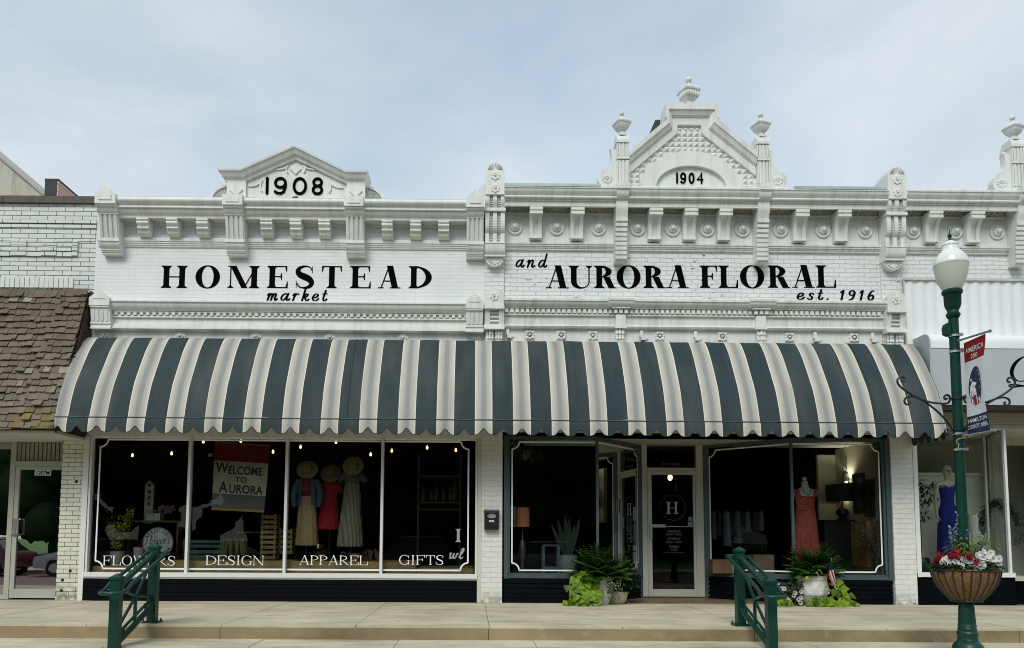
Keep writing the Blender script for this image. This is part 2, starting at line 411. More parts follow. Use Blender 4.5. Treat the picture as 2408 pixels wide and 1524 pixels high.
        q((W_ * .90, .98), (W_ * .935, .98), (W_ * .935, .68), (W_ * .90, .68)); q((W_ * .065, .33), (W_ * .03, .33), (W_ * .03, .02), (W_ * .065, .02))
    return o
def ribbon(p, wd):
    n = len(p); Lf = []; Rt = []
    for i in range(n):
        a, b = p[max(0, i - 1)], p[min(n - 1, i + 1)]; dx, dy = b[0] - a[0], b[1] - a[1]; l = math.hypot(dx, dy) or 1
        nx, ny = -dy / l, dx / l; h = (wd[i] if isinstance(wd, (list, tuple)) else wd) / 2
        Lf.append((p[i][0] + nx * h, p[i][1] + ny * h)); Rt.append((p[i][0] - nx * h, p[i][1] - ny * h))
    return [[Lf[i], Lf[i + 1], Rt[i + 1], Rt[i]] for i in range(n - 1)]
def round_cap(x, y, r, n=10): return [(x + r * math.cos(2 * PI * k / n), y + r * math.sin(2 * PI * k / n)) for k in range(n)]
def put(m, polys, x, z, sx, sz, y, th=.003, slope=0, slant=0):
    """lay glyph polygons on an upright plane facing the street"""
    for i, p in enumerate(polys):
        q = [(x + (a + b * slant) * sx, z + b * sz + slope * (a * sx)) for a, b in p]
        m.prism(q, y - th - .00012 * (i % 14), y)
    return m
SCRIPT = {
 'a': ([[(.78, .80), (.55, 1.0), (.25, .82), (.08, .38), (.22, .05), (.48, .12), (.72, .55), (.84, .98)], [(.86, 1.0), (.76, .45), (.80, .08), (.95, .02), (1.12, .22)]], 1.05),
 'n': ([[(.0, .78), (.14, .98), (.20, .9), (.14, .45), (.08, .0)], [(.12, .35), (.34, .82), (.58, 1.0), (.70, .82), (.62, .40), (.64, .08), (.78, .0), (.95, .2)]], .95),
 'd': ([[(.78, .80), (.55, 1.0), (.25, .82), (.08, .38), (.22, .05), (.48, .12), (.72, .55), (.84, .98)], [(.90, 1.85), (.84, 1.2), (.76, .45), (.80, .08), (.95, .02), (1.12, .22)]], 1.05),
 'm': ([[(.0, .78), (.12, .98), (.18, .9), (.12, .45), (.06, .0)], [(.10, .35), (.28, .82), (.46, 1.0), (.56, .82), (.48, .0)], [(.52, .35), (.70, .82), (.88, 1.0), (1.0, .82), (.92, .40), (.94, .08), (1.06, .0), (1.2, .2)]], 1.2),
 'r': ([[(.02, .78), (.18, 1.0), (.24, .9), (.17, .45), (.10, .0)], [(.15, .42), (.32, .82), (.52, 1.0), (.68, .90)]], .7),
 'k': ([[(.26, 1.8), (.20, 1.0), (.10, .0)], [(.16, .48), (.42, .92), (.66, .95), (.62, .66), (.36, .52), (.22, .50)], [(.36, .52), (.52, .12), (.70, .0), (.88, .2)]], .85),
 'e': ([[(.10, .42), (.42, .48), (.66, .72), (.56, .98), (.30, .92), (.08, .50), (.16, .12), (.42, .0), (.66, .12), (.80, .30)]], .8),
 't': ([[(.30, 1.5), (.22, .8), (.16, .25), (.28, .02), (.46, .06), (.58, .24)], [(.0, .98), (.52, 1.04)]], .6),
 's': ([[(.62, .80), (.42, 1.0), (.20, .84), (.30, .58), (.50, .36), (.44, .06), (.20, .0), (.02, .16)]], .7),
 '.': ([[(.1, .06), (.16, .1)]], .3),
 '1': ([[(.12, 1.15), (.34, 1.45), (.30, .8), (.24, .0)]], .55),
 '9': ([[(.68, 1.1), (.48, 1.45), (.16, 1.3), (.12, .9), (.34, .70), (.62, .9), (.70, 1.2), (.62, .55), (.42, .08), (.14, .0)]], .8),
 '6': ([[(.68, 1.38), (.46, 1.4), (.22, 1.0), (.10, .45), (.24, .02), (.54, .08), (.66, .45), (.46, .78), (.18, .55)]], .8),
 'l': ([[(.1, .3), (.45, 1.2), (.42, 1.75), (.26, 1.6), (.2, .7), (.28, .06), (.42, .02), (.58, .25)]], .5),
 'o': ([[(.5, .98), (.2, .85), (.08, .4), (.25, .02), (.52, .14), (.66, .6), (.5, .98), (.62, .8), (.85, .85)]], .75),
 'w': ([[(.02, .8), (.14, .98), (.12, .3), (.28, .02), (.46, .3), (.55, .95), (.54, .3), (.70, .02), (.88, .3), (.95, .9), (1.08, .8)]], 1.1),
 'F': ([[(.05, 1.6), (.4, 1.75), (1.0, 1.7)], [(.55, 1.7), (.45, .9), (.3, .1), (.05, .0), (-.1, .2)], [(.2, .85), (.75, .95)]], .95)}
def script_polys(word, gap=.30, pen=.20, lean=.0, bold=1.0):
    o = []; x = 0
    for ch in word:
        if ch == ' ': x += .75; continue
        st, adv = SCRIPT[ch]
        for s in st:
            p = cat_rom([(a, b, 0) for a, b in s], 7); p = [(v.x + x, v.y) for v in p]; n = len(p); wd = []
            for i in range(n):
                a, b = p[max(0, i - 1)], p[min(n - 1, i + 1)]; an = math.atan2(b[1] - a[1], b[0] - a[0])
                wd.append(pen * bold * (.50 + .55 * abs(math.sin(an - rad(-12))) ** 1.2))
            o += ribbon(p, wd); o.append(round_cap(*p[0], wd[0] / 2)); o.append(round_cap(*p[-1], wd[-1] / 2))
        x += adv + gap
    return o, x - gap
def sans(m, text, x, z, size, y, th=.002, align='LEFT', bold=0, sx=1, shear=0, rot=None):
    """plain letters from the built-in font, laid on an upright plane"""
    cu = bpy.data.curves.new('t', 'FONT'); cu.body = text; cu.size = size; cu.align_x = align; cu.offset = bold; cu.extrude = th / 2; cu.shear = shear; cu.resolution_u = 3
    ob = bpy.data.objects.new('t', cu); C.objects.link(ob); dg = bpy.context.evaluated_depsgraph_get(); dg.update()
    me = ob.evaluated_get(dg).to_mesh()
    f = rot or (lambda a, b, c: (x + a * sx, y - th / 2 - c, z + b))
    m.mesh([f(v.co.x, v.co.y, v.co.z) for v in me.vertices], [tuple(p.vertices) for p in me.polygons])
    ob.evaluated_get(dg).to_mesh_clear(); bpy.data.objects.remove(ob); bpy.data.curves.remove(cu)
    return m
def digits(m, ch, x0, x1, z0, z1, y, r):
    w_, h = x1 - x0 - 2 * r, z1 - z0 - 2 * r; X = lambda a: x0 + r + a * w_; Z = lambda b: z0 + r + b * h
    A = {'1': [[(.5, 0), (.5, 1)]], '0': [[(.5 + .5 * math.cos(t * PI / 10), .5 + .5 * math.sin(t * PI / 10)) for t in range(21)]],
         '9': [[(.5 + .5 * math.cos(t * PI / 8), .70 + .30 * math.sin(t * PI / 8)) for t in range(17)], [(1, .72), (.99, .45), (.85, .12), (.55, 0), (.2, .03), (.0, .12)]],
         '8': [[(.5 + .46 * math.cos(t * PI / 8), .76 + .24 * math.sin(t * PI / 8)) for t in range(17)], [(.5 + .5 * math.cos(t * PI / 8), .26 + .26 * math.sin(t * PI / 8)) for t in range(17)]],
         '4': [[(.8, 0), (.8, 1), (.0, .36), (1.0, .36)]]}[ch]
    for i, s in enumerate(A):
        pr = [(X(a), Z(b)) for a, b in s]
        for k, poly in enumerate(ribbon(pr, 2 * r)): m.prism(poly, y - .016 - .0002 * (k % 3) - .0007 * i, y)
        for k, e in enumerate(pr): m.prism(round_cap(e[0], e[1], r * .99), y - .0155 - .0002 * (k % 2) - .0007 * i, y)
    return m
# ================================================================ ground
def concrete(name, col, stain=.5, warm=(.30, .25, .17)):
    m, t, b, o = newmat(name); v = obj_vec(t)
    a = ramp(t, noise_n(t, v, 1.1, 6, .6), .35, .72)
    c = mixc(t, a, [x * .74 for x in col], [x * 1.10 for x in col])
    s = ramp(t, noise_n(t, obj_vec(t, (.5, 1.6, 1)), 1.5, 7, .65), .50, .75)
    c = mixc(t, mul(t, s, stain), c, warm)
    f = ramp(t, noise_n(t, v, 60, 4, .7), .35, .7); c = mixc(t, f, c, mixc(t, 1.0, c, (.86, .86, .86), 'MULTIPLY'))
    d = ramp(t, noise_n(t, v, 14, 5, .75), .70, .74); c = mixc(t, mul(t, d, .55), c, (.10, .085, .06))
    e = ramp(t, noise_n(t, obj_vec(t, (.35, 2.4, 1)), 1.9, 8, .7), .52, .66); c = mixc(t, mul(t, e, .62), c, (.22, .18, .11))
    g_ = t.nodes.new('ShaderNodeTexVoronoi'); g_.inputs['Scale'].default_value = 2.2; t.links.new(v, g_.inputs['Vector']); c = mixc(t, mul(t, ramp(t, g_.outputs['Distance'], .045, .055, (1, 1, 1), (0, 0, 0)), .6), c, (.11, .095, .07))
    k = ramp(t, noise_n(t, v, 3.1, 6, .7), .60, .70); c = mixc(t, mul(t, k, .25), c, (.62, .60, .52))
    t.links.new(c, b.inputs['Base Color']); b.inputs['Roughness'].default_value = .85
    bump(t, b, noise_n(t, v, 80, 5, .7), .25, .004)
    return m
CONC = concrete('sidewalk_concrete', (.60, .55, .40), .42, (.33, .28, .17))
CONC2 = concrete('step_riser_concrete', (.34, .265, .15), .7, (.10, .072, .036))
SEAM = pm('pavement_joint_dirt', (.16, .14, .10), .9, var=.3)
MASON = pm('building_mass', (.33, .32, .30), .9, var=.1)

def slabs(name, x0, x1, ys, z, th, step, off, mat_top, skew=0):
    m = MB(); m.cur = 0; g = .004
    x = x0
    xs = []
    k = math.floor((x0 - off) / step)
    while off + k * step < x1:
        xs.append((max(x0, off + k * step), min(x1, off + (k + 1) * step))); k += 1
    for a, b in xs:
        for c_, d_ in zip(ys[:-1], ys[1:]):
            dz = random.uniform(-.002, .002)
            y0, y1 = c_ + g, d_ - g
            m.box(a + g, b - g, y0, y1, z - th, z + dz)
    m.cur = 1
    m.box(x0 + .01, x1 - .01, ys[0] + .012, ys[-1] - .005, z - th - .02, z - .012)
    return struct(m.build(name, [mat_top, SEAM]))
slabs('sidewalk', -16, 16, [-3.5, -1.72, -.02], 0, .026, 1.62, -3.03, CONC)
# concrete face below the sidewalk edge: worn riser with joints
m = MB()
x = -16.0
while x < 16:
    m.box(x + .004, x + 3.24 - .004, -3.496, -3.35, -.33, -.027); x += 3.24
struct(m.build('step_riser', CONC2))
slabs('lower_step', -16, 16, [-4.19, -3.494], -.165, .12, 1.62, -2.5, CONC)
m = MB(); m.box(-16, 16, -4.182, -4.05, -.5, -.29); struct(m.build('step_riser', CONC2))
slabs('lower_pavement', -16, 16, [-6.6, -5.5, -4.184], -.33, .12, 1.62, -1.9, CONC)
def road_mat():
    m, t, b, o = newmat('street_brick'); v = obj_vec(t)
    k = nd(t, 'ShaderNodeTexBrick', Color1=rgb((.17, .085, .075)), Color2=rgb((.13, .07, .065)), Mortar=rgb((.06, .05, .045)), Scale=1.0)
    k.inputs['Mortar Size'].default_value = .006; k.inputs['Brick Width'].default_value = .22; k.inputs['Row Height'].default_value = .1
    t.links.new(v, k.inputs['Vector']); t.links.new(k.outputs['Color'], b.inputs['Base Color']); b.inputs['Roughness'].default_value = .8
    return m
m = MB(); m.box(-200, 200, -18.5, -6.55, -.7, -.48); struct(m.build('road', road_mat()))
m = MB(); m.box(-200, 200, -6.65, -6.602, -.6, -.335); m.box(-200, 200, -18.7, -18.5, -.7, -.33); struct(m.build('kerb', CONC))
m = MB(); m.box(-200, 200, -21.5, -18.7, -.7, -.34); struct(m.build('pavement', CONC))
GRASSM = pm('lawn_grass', (.06, .20, .018), .9, var=.4, vs_=2, bmp=.4, bs=30)
m = MB(); m.box(-300, 300, -300, -21.5, -.7, -.33); struct(m.build('lawn', GRASSM))
m = MB(); m.box(-400, 400, .4, 400, -1.2, -.9); struct(m.build('ground', MASON))
# far wood across the street (only its reflection shows in the glass)
LEAFD = pm('far_leaf', (.030, .055, .014), .8, var=.6, vs_=1.5, bmp=.6, bs=3)
m = MB(); rr = random.Random(3)
for i in range(80):
    x = -84 + i * 2.1 + rr.uniform(-1, 1); y = -41 - rr.uniform(0, 9)
    for k in range(6):
        thin = (k < 2 and -46 < x < -17) or (k == 2 and -29 < x < -18)
        r = rr.uniform(.7, 1.5) if thin else rr.uniform(2.2, 4.2); cx, cy, cz = x + rr.uniform(-2, 2), y + rr.uniform(-2, 2), (1.6, 2.4, 5, 7, 9, 11)[k] + rr.uniform(-1, 1)
        s = rr.random() * 50
        R = []
        for a in range(9):
            tt = PI * a / 8; R.append([])
            for b in range(12):
                d = Vector((max(.05, math.sin(tt)) * math.cos(b * PI / 6), max(.05, math.sin(tt)) * math.sin(b * PI / 6), -math.cos(tt)))
                q = r * (1 + .35 * noise.noise(d * 1.7 + Vector((s, 0, 0)))); R[-1].append((cx + d.x * q, cy + d.y * q, cz + d.z * q * .9))
        m.loft(R)
    if i % 2 == 0 and not -84 > x: m.tube([(x, y, -.4), (x + .1, y, 3), (x, y, 7)], [.35, .28, .2], 7)
for sx in (-1, 1):
    for k in range(40):
        r = rr.uniform(2.5, 4.5); cx, cy, cz = sx * rr.uniform(62, 80), -45 + k * 1.25, rr.uniform(1, 10); s = rr.random() * 50; R = []
        for a in range(9):
            tt = PI * a / 8; R.append([])
            for b in range(12):
                d = Vector((max(.05, math.sin(tt)) * math.cos(b * PI / 6), max(.05, math.sin(tt)) * math.sin(b * PI / 6), -math.cos(tt))); q = r * (1 + .35 * noise.noise(d * 1.7 + Vector((s, 0, 0)))); R[-1].append((cx + d.x * q, cy + d.y * q, cz + d.z * q))
        m.loft(R)
tag(m.build('park_trees', LEAFD, smooth=60), 'dark green park trees mirrored in the shop windows', 'trees', kind='stuff')

# ================================================================ brick shop at the left
lb = thing('brick_building', 'pale glazed brick shop with brown shingle awning and aluminium door', 'building', (-8, 0, 0))
m = MB()
m.box(-9.8, -6.5, 0, .3, 2.7, 6.77)
wall = m.build('wall', GLAZED, lb)
# corbelled courses and soldier course, each standing proud of the wall
m = MB()
for z0, z1, pr in ((6.42, 6.475, .03), (6.34, 6.395, .03)): m.box(-9.8, -6.505, -pr, -.001, z0, z1)
m.box(-9.8, -6.515, -.012, -.001, 6.11, 6.335)
zz = 5.82
rowz = [5.83 + .09 * i for i in range(3)]
for r_, z in enumerate(rowz):
    x = -9.75; k = 0
    while x < -6.85:
        m.box(x, min(x + .255, -6.80), -.03 - .008 * (k % 2), -.001, z + .006 + .012 * (k % 2), z + .084 + .012 * (k % 2)); x += .26; k += 1
rr = random.Random(5)
m.build('corbel_course', GLAZED, lb)
m = MB(); x = -9.75
while x < -6.85:
    m.box(x + .004, x + .076, -.02 - rr.uniform(0, .008), -.001, 5.285, 5.465); x += .083
m.build('soldier_course', paint('glazed_soldier_brick', (.72, .74, .71), .35, .2), lb)
m = MB(); m.box(-9.8, -8.105, -.06, .4, 6.772, 6.885); m.box(-8.095, -6.53, -.055, .4, 6.772, 6.89)
m.build('coping', paint('stained_stone_coping', (.115, .10, .085), .8, .5, dirtcol=(.03, .03, .03)), lb)
m = MB(); m.box(-9.8, -6.55, .3, 14, 2.9, 6.5); m.build('roof', MASON, lb)
# shingle awning
SHK = attr_mat('weathered_cedar_shake', .85, .2, .5, 70)
m = MB(); cols = []
A = Vector((0, -.06, 5.21)); B = Vector((0, -.93, 2.74)); d = (B - A); Ls = d.length; d.normalize(); nrm = Vector((0, -d.z * -1, 0)); nrm = Vector((0, d.z, -d.y)); nrm = -nrm if nrm.y > 0 else nrm
rows_ = 21; ex = Ls / rows_
for r in range(rows_ + 1):
    x = -9.75 + rr.uniform(-.1, 0)
    while x < -6.56:
        wd = rr.uniform(.06, .165); x1 = min(x + wd, -6.53)
        raise_ = .035 if x > -6.98 + .11 * math.sin(r * 1.7) * .3 - (r * .012) else 0
        ln = rr.uniform(.0, .035); s0 = r * ex - .03; s1 = min((r + 1) * ex + ln, Ls + .04); th = rr.uniform(.012, .03); tw = rr.uniform(-.008, .008); lf = rr.uniform(0, .018) + (rr.random() < .06) * .03
        p = lambda s_, xx, h: (xx, (A + d * s_ + nrm * h).y, (A + d * s_ + nrm * h).z)
        b0 = raise_ + .002
        v = [p(s0, x + .002, b0), p(s0, x1 - .002, b0), p(s1, x1 - .002 + tw, b0 + .012 + lf), p(s1, x + .002 + tw, b0 + .012 + lf), p(s0, x + .002, b0 + .006), p(s0, x1 - .002, b0 + .006), p(s1, x1 - .002 + tw, b0 + .012 + lf + th), p(s1 + rr.uniform(-.012, .012), x + .002 + tw, b0 + .012 + lf + th)]
        m.mesh(v, [(0, 3, 2, 1), (4, 5, 6, 7), (0, 1, 5, 4), (3, 7, 6, 2), (0, 4, 7, 3), (1, 2, 6, 5)])
        g = rr.uniform(.80, 1.18); f = r / rows_
        base = Vector((.155, .125, .095)) * (1 - f) + Vector((.205, .180, .138)) * f
        if rr.random() < .035: base = Vector((.29, .27, .23))
        if r >= rows_ - 3 and x > -7.3 and rr.random() < .55: base = Vector((.19, .152, .070))
        base = base * g
        cols += [base] * 6
        x = x1
sh = m.build('shingle_awning', SHK, lb, normals=False); set_tone(sh, cols)
m = MB()
m.prism([(-.05, 5.2), (-.91, 2.75), (-.91, 2.71), (0, 2.71), (0, 5.2)], -9.8, -6.535, 'x')
m.build('awning_frame', pm('old_wood', (.05, .037, .028), .9, var=.3), lb)
m = MB(); cols = []
for r in range(20):
    z = 2.76 + r * .122; yb = -.93 + (z - 2.74) * .352
    y = yb + .02
    while y < -.02:
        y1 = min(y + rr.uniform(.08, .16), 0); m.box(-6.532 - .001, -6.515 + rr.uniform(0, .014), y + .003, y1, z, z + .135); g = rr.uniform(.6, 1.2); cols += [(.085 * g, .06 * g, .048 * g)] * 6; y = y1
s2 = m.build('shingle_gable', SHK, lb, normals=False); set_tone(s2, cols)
m = MB(); m.box(-9.8, -6.52, -.9, .3, 2.66, 2.706); m.build('soffit', paint('cream_soffit', (.56, .55, .48), .6, .2), lb)
# pier, ribbed transom, door
m = MB(); m.box(-6.885, -6.525, -.02, .3, -.02, 2.66); m.build('pier', PIERG, lb)
RH = pm('rust_hole', (.02, .015, .012), .9)
for x, z in ((-6.63, 1.97), (-6.66, .485), (-6.78, .335), (-6.79, .16)): m = MB(); m.disc((x, -.021, z), [(.001, -.002), (.026, -.002), (.03, .004)], 9); m.build('anchor_hole', RH, lb)
m = MB(); m.box(-7.79, -6.89, .27, .30, 2.33, 2.66)
x = -7.78
while x < -6.92: m.box(x, x + .05, .235, .27, 2.335, 2.655); x += .072
m.build('transom_panel', paint('ribbed_beige_panel', (.30, .285, .235), .5, .2), lb)
ALU = paint('dull_aluminium_frame', (.42, .41, .36), .4, .25)
m = MB()
m.box(-7.875, -7.79, .2, .3, 0, 2.66); m.box(-7.79, -6.89, .2, .3, 2.25, 2.33); m.box(-9.8, -7.875, .2, .3, 0, .075); m.box(-6.93, -6.89, .2, .3, 0, 2.25)
m.build('door_frame', ALU, lb)
dr = MB(); dr.box(-7.785, -7.71, .21, .26, .02, 2.245); dr.box(-6.985, -6.935, .21, .26, .02, 2.245); dr.box(-7.71, -6.985, .21, .26, 2.185, 2.245); dr.box(-7.71, -6.985, .21, .26, .02, .17)
dr = dr.build('door', ALU, lb)
m = MB(); m.face([(-7.71, .235, .17), (-6.985, .235, .17), (-6.985, .235, 2.185), (-7.71, .235, 2.185)]); m.build('pane', FILM, dr)
m = MB(); m.box(-7.475, -7.195, .2335, .2345, 2.088, 2.180); np_ = m.build('number_plate', pm('white_plate', (.62, .64, .58), .6), dr); m = MB(); sans(m, '1207M', -7.335, 2.103, .088, .2333, .001, 'CENTER', .002, .98); m.build('number', BLACK, np_)
m = MB(); m.tube([(-7.66, .20, 1.34), (-7.66, .15, 1.33), (-7.66, .15, 1.09), (-7.66, .20, 1.08)], .013, 8); m.box(-7.77, -7.725, .195, .21, 1.05, 1.35); m.box(-7.80, -7.67, .195, .205, 1.065, 1.075); m.build('handle', STEEL, dr)
m = MB(); m.face([(-9.8, .235, .075), (-7.875, .235, .075), (-7.875, .235, 2.66), (-9.8, .235, 2.66)]); m.build('window_pane', FILM, lb)
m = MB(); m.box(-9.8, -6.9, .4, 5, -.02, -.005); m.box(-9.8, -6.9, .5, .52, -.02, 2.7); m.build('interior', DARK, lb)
# ================================================================ white shop of 1908
b1 = thing('white_shop_building', 'white painted brick shop with 1908 pediment and four dark display windows', 'building', (-3, 0, 0))
m = MB()
m.box(-6.5, .17, 0, .3, 5.05, 6.75)
m.build('wall', WBRICK, b1)
m = MB(); m.box(-6.53, .17, -.005, .3, 2.74, 4.56); m.build('fascia_board', WHITE, b1)
m = MB(); m.box(-6.5, .2, .3, 14, 4.7, 6.5); m.build('roof', MASON, b1)
def moulding(name, prof, x0, x1, mat_, par, sm=28): 
    m = MB(); m.prism(prof, x0, x1, 'x'); return m.build(name, mat_, par, smooth=sm)
def arc(cy, cz, r, a0, a1, n=7, rz_=None): return [(cy + r * math.cos(rad(a0 + (a1 - a0) * i / n)), cz + (rz_ or r) * math.sin(rad(a0 + (a1 - a0) * i / n))) for i in range(n + 1)]
# crowning cornice: torus roll, cove, drip
prof = [(0, 6.765), (-.35, 6.765)] + arc(-.345, 6.70, .052, 90, 270, 8) + [(-.33, 6.642), (-.33, 6.60), (-.35, 6.598), (-.35, 6.578), (-.315, 6.575)] + arc(-.205, 6.575, .11, 180, 245, 5, .10) + [(-.245, 6.47), (-.245, 6.438), (-.20, 6.436), (-.20, 6.46), (0, 6.46)]
moulding('cornice', prof, -6.34, .165, WHITE, b1)
moulding('bed_moulding', [(0, 6.49), (-.06, 6.49), (-.06, 6.46), (-.03, 6.45), (-.03, 6.425), (0, 6.42)], -6.3, .16, WHITE, b1)
moulding('frieze_moulding', [(-.001, 6.165), (-.07, 6.165), (-.07, 6.105), (-.055, 6.10), (-.055, 6.075), (-.04, 6.07), (-.04, 6.045), (-.025, 6.04), (-.025, 6.02), (-.001, 6.01)], -6.45, .165, WHITE, b1)
mod = [(-5.718, -5.521), (-5.22, -5.028), (-4.715, -4.517), (-3.628, -3.433), (-3.134, -2.938), (-2.648, -2.455), (-1.577, -1.392), (-1.097, -.908), (-.617, -.432)]
mprof = [(-.0015, 6.437), (-.21, 6.437), (-.265, 6.437), (-.265, 6.405), (-.25, 6.395)] + arc(-.225, 6.36, .032, 120, 250, 5) + [(-.215, 6.305), (-.205, 6.295), (-.225, 6.292), (-.225, 6.27), (-.185, 6.262), (-.165, 6.20), (-.12, 6.165), (-.0015, 6.165)]
for a, b in mod:
    m = MB(); m.prism(mprof, a, b, 'x'); m.build('modillion', WHITE, b1, smooth=28)
def pier_block(a, b, cap=True, tall=False):
    """fluted bracket pier in the main cornice"""
    m = MB(); c = (a + b) / 2
    if cap:
        m.prism([(a - .005, 6.60), (b + .005, 6.60), (b + .005, 6.775), (b - .015, 6.785), (c, 6.905), (a + .015, 6.785), (a - .005, 6.775)], -.44, .08)
        m.prism([(a + .06, 6.66), (b - .06, 6.66), (b - .06, 6.745), (c, 6.855), (a + .06, 6.745)], -.452, -.44)
    else:
        m.box(a - .005, b + .005, -.44, .02, 6.60, 6.775); m.box(a + .05, b - .05, -.452, -.44, 6.645, 6.73)
    m.prism([(-.0, 6.60), (-.415, 6.60), (-.415, 6.575), (-.375, 6.565)] + arc(-.265, 6.565, .11, 180, 240, 4, .10) + [(-.325, 6.465), (0, 6.465)], a, b, 'x')
    # flutes: raised strips on the sloping face
    m.prism([(-.003, 6.465), (-.295, 6.465), (-.195, 6.09), (-.003, 6.09)], a + .006, b - .006, 'x')
    n = 4; sw = (b - a - .02) / (2 * n - 1 + .8)
    for i in range(n):
        x = a + .012 + i * 2 * sw * 1.04
        m.prism([(-.29, 6.463), (-.318, 6.463), (-.222, 6.10), (-.19, 6.10)], x, x + sw * 1.12, 'x')
    m.prism([(-.0025, 6.09), (-.235, 6.09), (-.235, 6.035), (-.215, 6.03)] + arc(-.155, 6.03, .06, 180, 250, 4, .09) + [(-.155, 5.925), (-.155, 5.905), (-.135, 5.90), (-.135, 5.88), (-.115, 5.875), (-.115, 5.85), (-.0025, 5.845)], a, b, 'x')
    m.build('pier_bracket', WHITE, b1, smooth=28)
for a, b, cp in ((-6.338, -6.008, 1), (-4.218, -3.892, 0), (-2.185, -1.871, 0), (-.14, .161, 1)): pier_block(a, b, cp)
# lower cornice with fret dentils
moulding('lower_cornice', [(-.001, 5.06), (-.19, 5.035), (-.20, 5.03), (-.20, 5.005), (-.175, 5.0)] + arc(-.085, 5.0, .09, 180, 250, 5, .11) + [(-.10, 4.888), (-.10, 4.875), (-.05, 4.874), (-.05, 4.79), (-.075, 4.788), (-.075, 4.77), (-.035, 4.768), (-.035, 4.66), (-.075, 4.655), (-.075, 4.635), (-.09, 4.632), (-.09, 4.60), (-.11, 4.597), (-.11, 4.565), (-.07, 4.55), (-.0012, 4.545)], -6.45, .16, WHITE, b1)
m = MB(); x = -6.10; k = 0
while x < -.16:
    m.box(x, x + .055, -.088, -.05, 4.806, 4.868); m.box(x, x + .108, -.086, -.0505, 4.853, 4.8665) if k % 1 == 0 else 0
    m.box(x + .055, x + .108, -.066, -.051, 4.79, 4.806); x += .108; k += 1
m.build('dentil_course', WHITE, b1)
for a, b in ((-6.46, -6.12), (-.141, .165)):
    m = MB(); c = (a + b) / 2
    m.prism([(a, 4.925), (b, 4.925), (b, 5.06), (b - .02, 5.07), (c, 5.19), (a + .02, 5.07), (a, 5.06)], -.235, .02)
    m.prism([(a + .06, 5.035), (b - .06, 5.035), (c, 5.135)], -.245, -.235)
    m.prism([(-.002, 4.925), (-.225, 4.925), (-.225, 4.90), (-.19, 4.885), (-.19, 4.87), (-.15, 4.66), (-.002, 4.66)], a + .01, b - .01, 'x')
    for i in range(4): m.prism([(-.187, 4.862), (-.205, 4.862), (-.168, 4.675), (-.15, 4.675)], a + .03 + i * .075, a + .072 + i * .075, 'x')
    m.prism([(-.0022, 4.66), (-.16, 4.66), (-.16, 4.63), (-.14, 4.62), (-.14, 4.58), (-.155, 4.57), (-.155, 4.545), (-.0022, 4.545)], a, b, 'x')
    m.build('pier_bracket', WHITE, b1, smooth=28)
for x in (-6.278, -4.99, -3.711, -2.451, -1.205, .029):
    m = MB(); m.disc((x, -.005, 4.462), [(.001, -.02), (.085, -.02), (.098, -.012), (.098, 0)], 20)
    m.prism([(x - .07, 4.462), (x, 4.40), (x + .07, 4.462), (x, 4.524)], -.045, -.02); m.ball((x, -.045, 4.462), .022)
    m.cur = 1; m.prism([(x - .045, 4.462), (x, 4.422), (x + .045, 4.462), (x, 4.502)], -.0465, -.044); m.cur = 0; m.ball((x, -.05, 4.462), .022)  # raised dark diamond: its colour stands for the shade of a recess
    m.build('rosette', [WHITE, pm('rosette_shade_paint', (.22, .22, .20), .7)], b1)
# pediment
pd = MB(); c = -3.06
pd.prism([(-4.21, 6.76), (-1.875, 6.76), (-1.875, 7.12), (-2.2, 7.12), (-3.07, 7.53), (-3.93, 7.12), (-4.21, 7.12)], -.19, .12)
ped = pd.build('pediment', WHITE, b1)
def raked(O, I, layers, y1=.12):
    m = MB(); pr = [(0, y1)] + layers + [(1, y1)]
    m.loft([[(O[i][0] + (I[i][0] - O[i][0]) * t, y, O[i][1] + (I[i][1] - O[i][1]) * t) for t, y in pr] for i in range(len(O))])
    return m
O = [(-4.36, 7.262), (-3.97, 7.262), (-3.07, 7.69), (-2.19, 7.255), (-1.81, 7.255)]; I = [(-4.25, 7.10), (-3.925, 7.10), (-3.068, 7.50), (-2.207, 7.09), (-1.89, 7.09)]
raked(O, I, [(0, -.36), (.17, -.355), (.19, -.335), (.26, -.33), (.60, -.295), (.63, -.275), (.68, -.272), (.70, -.25), (.98, -.24), (1, -.225)]).build('raking_cornice', WHITE, ped, smooth=30)
for a, b in ((-4.218, -3.892), (-2.185, -1.871)):
    m = MB(); m.box(a, b, -.24, .12, 6.775, 7.105); x = (a + b) / 2
    m.prism([(x - .115, 6.945), (x, 6.83), (x + .115, 6.945), (x, 7.06)], -.265, -.24)
    m.build('post', WHITE, ped)
for cx, sg in ((-4.22, -1), (-1.87, 1)):
    m = MB(); n = 9
    m.prism([(cx, 6.77)] + [(cx + sg * .335 * math.cos(PI / 2 * i / 14), 6.77 + .315 * math.sin(PI / 2 * i / 14)) for i in range(15)], -.10, .0)
    for i in range(n):
        a0, a1 = PI / 2 * (i + .12) / n, PI / 2 * (i + .88) / n; am = (a0 + a1) / 2
        e = lambda A, r: (cx + sg * r * math.cos(A), 6.775 + r * .95 * math.sin(A))
        p0, p1, p2 = e(am, .03), e(a0, .28), e(a1, .28)
        m.mesh([(p0[0], -.10, p0[1]), (p1[0], -.10, p1[1]), (p2[0], -.10, p2[1]), (e(am, .27)[0], -.15, e(am, .27)[1])], [(0, 1, 3), (1, 2, 3), (2, 0, 3)])
    for i in range(14):
        e = lambda k, r: (cx + sg * r * math.cos(PI / 2 * k / 14), 6.77 + r * .94 * math.sin(PI / 2 * k / 14))
        m.prism([e(i, .295), e(i + 1, .295), e(i + 1, .337), e(i, .337)], -.135, -.1)
    m.build('shell_fan', WHITE, ped)
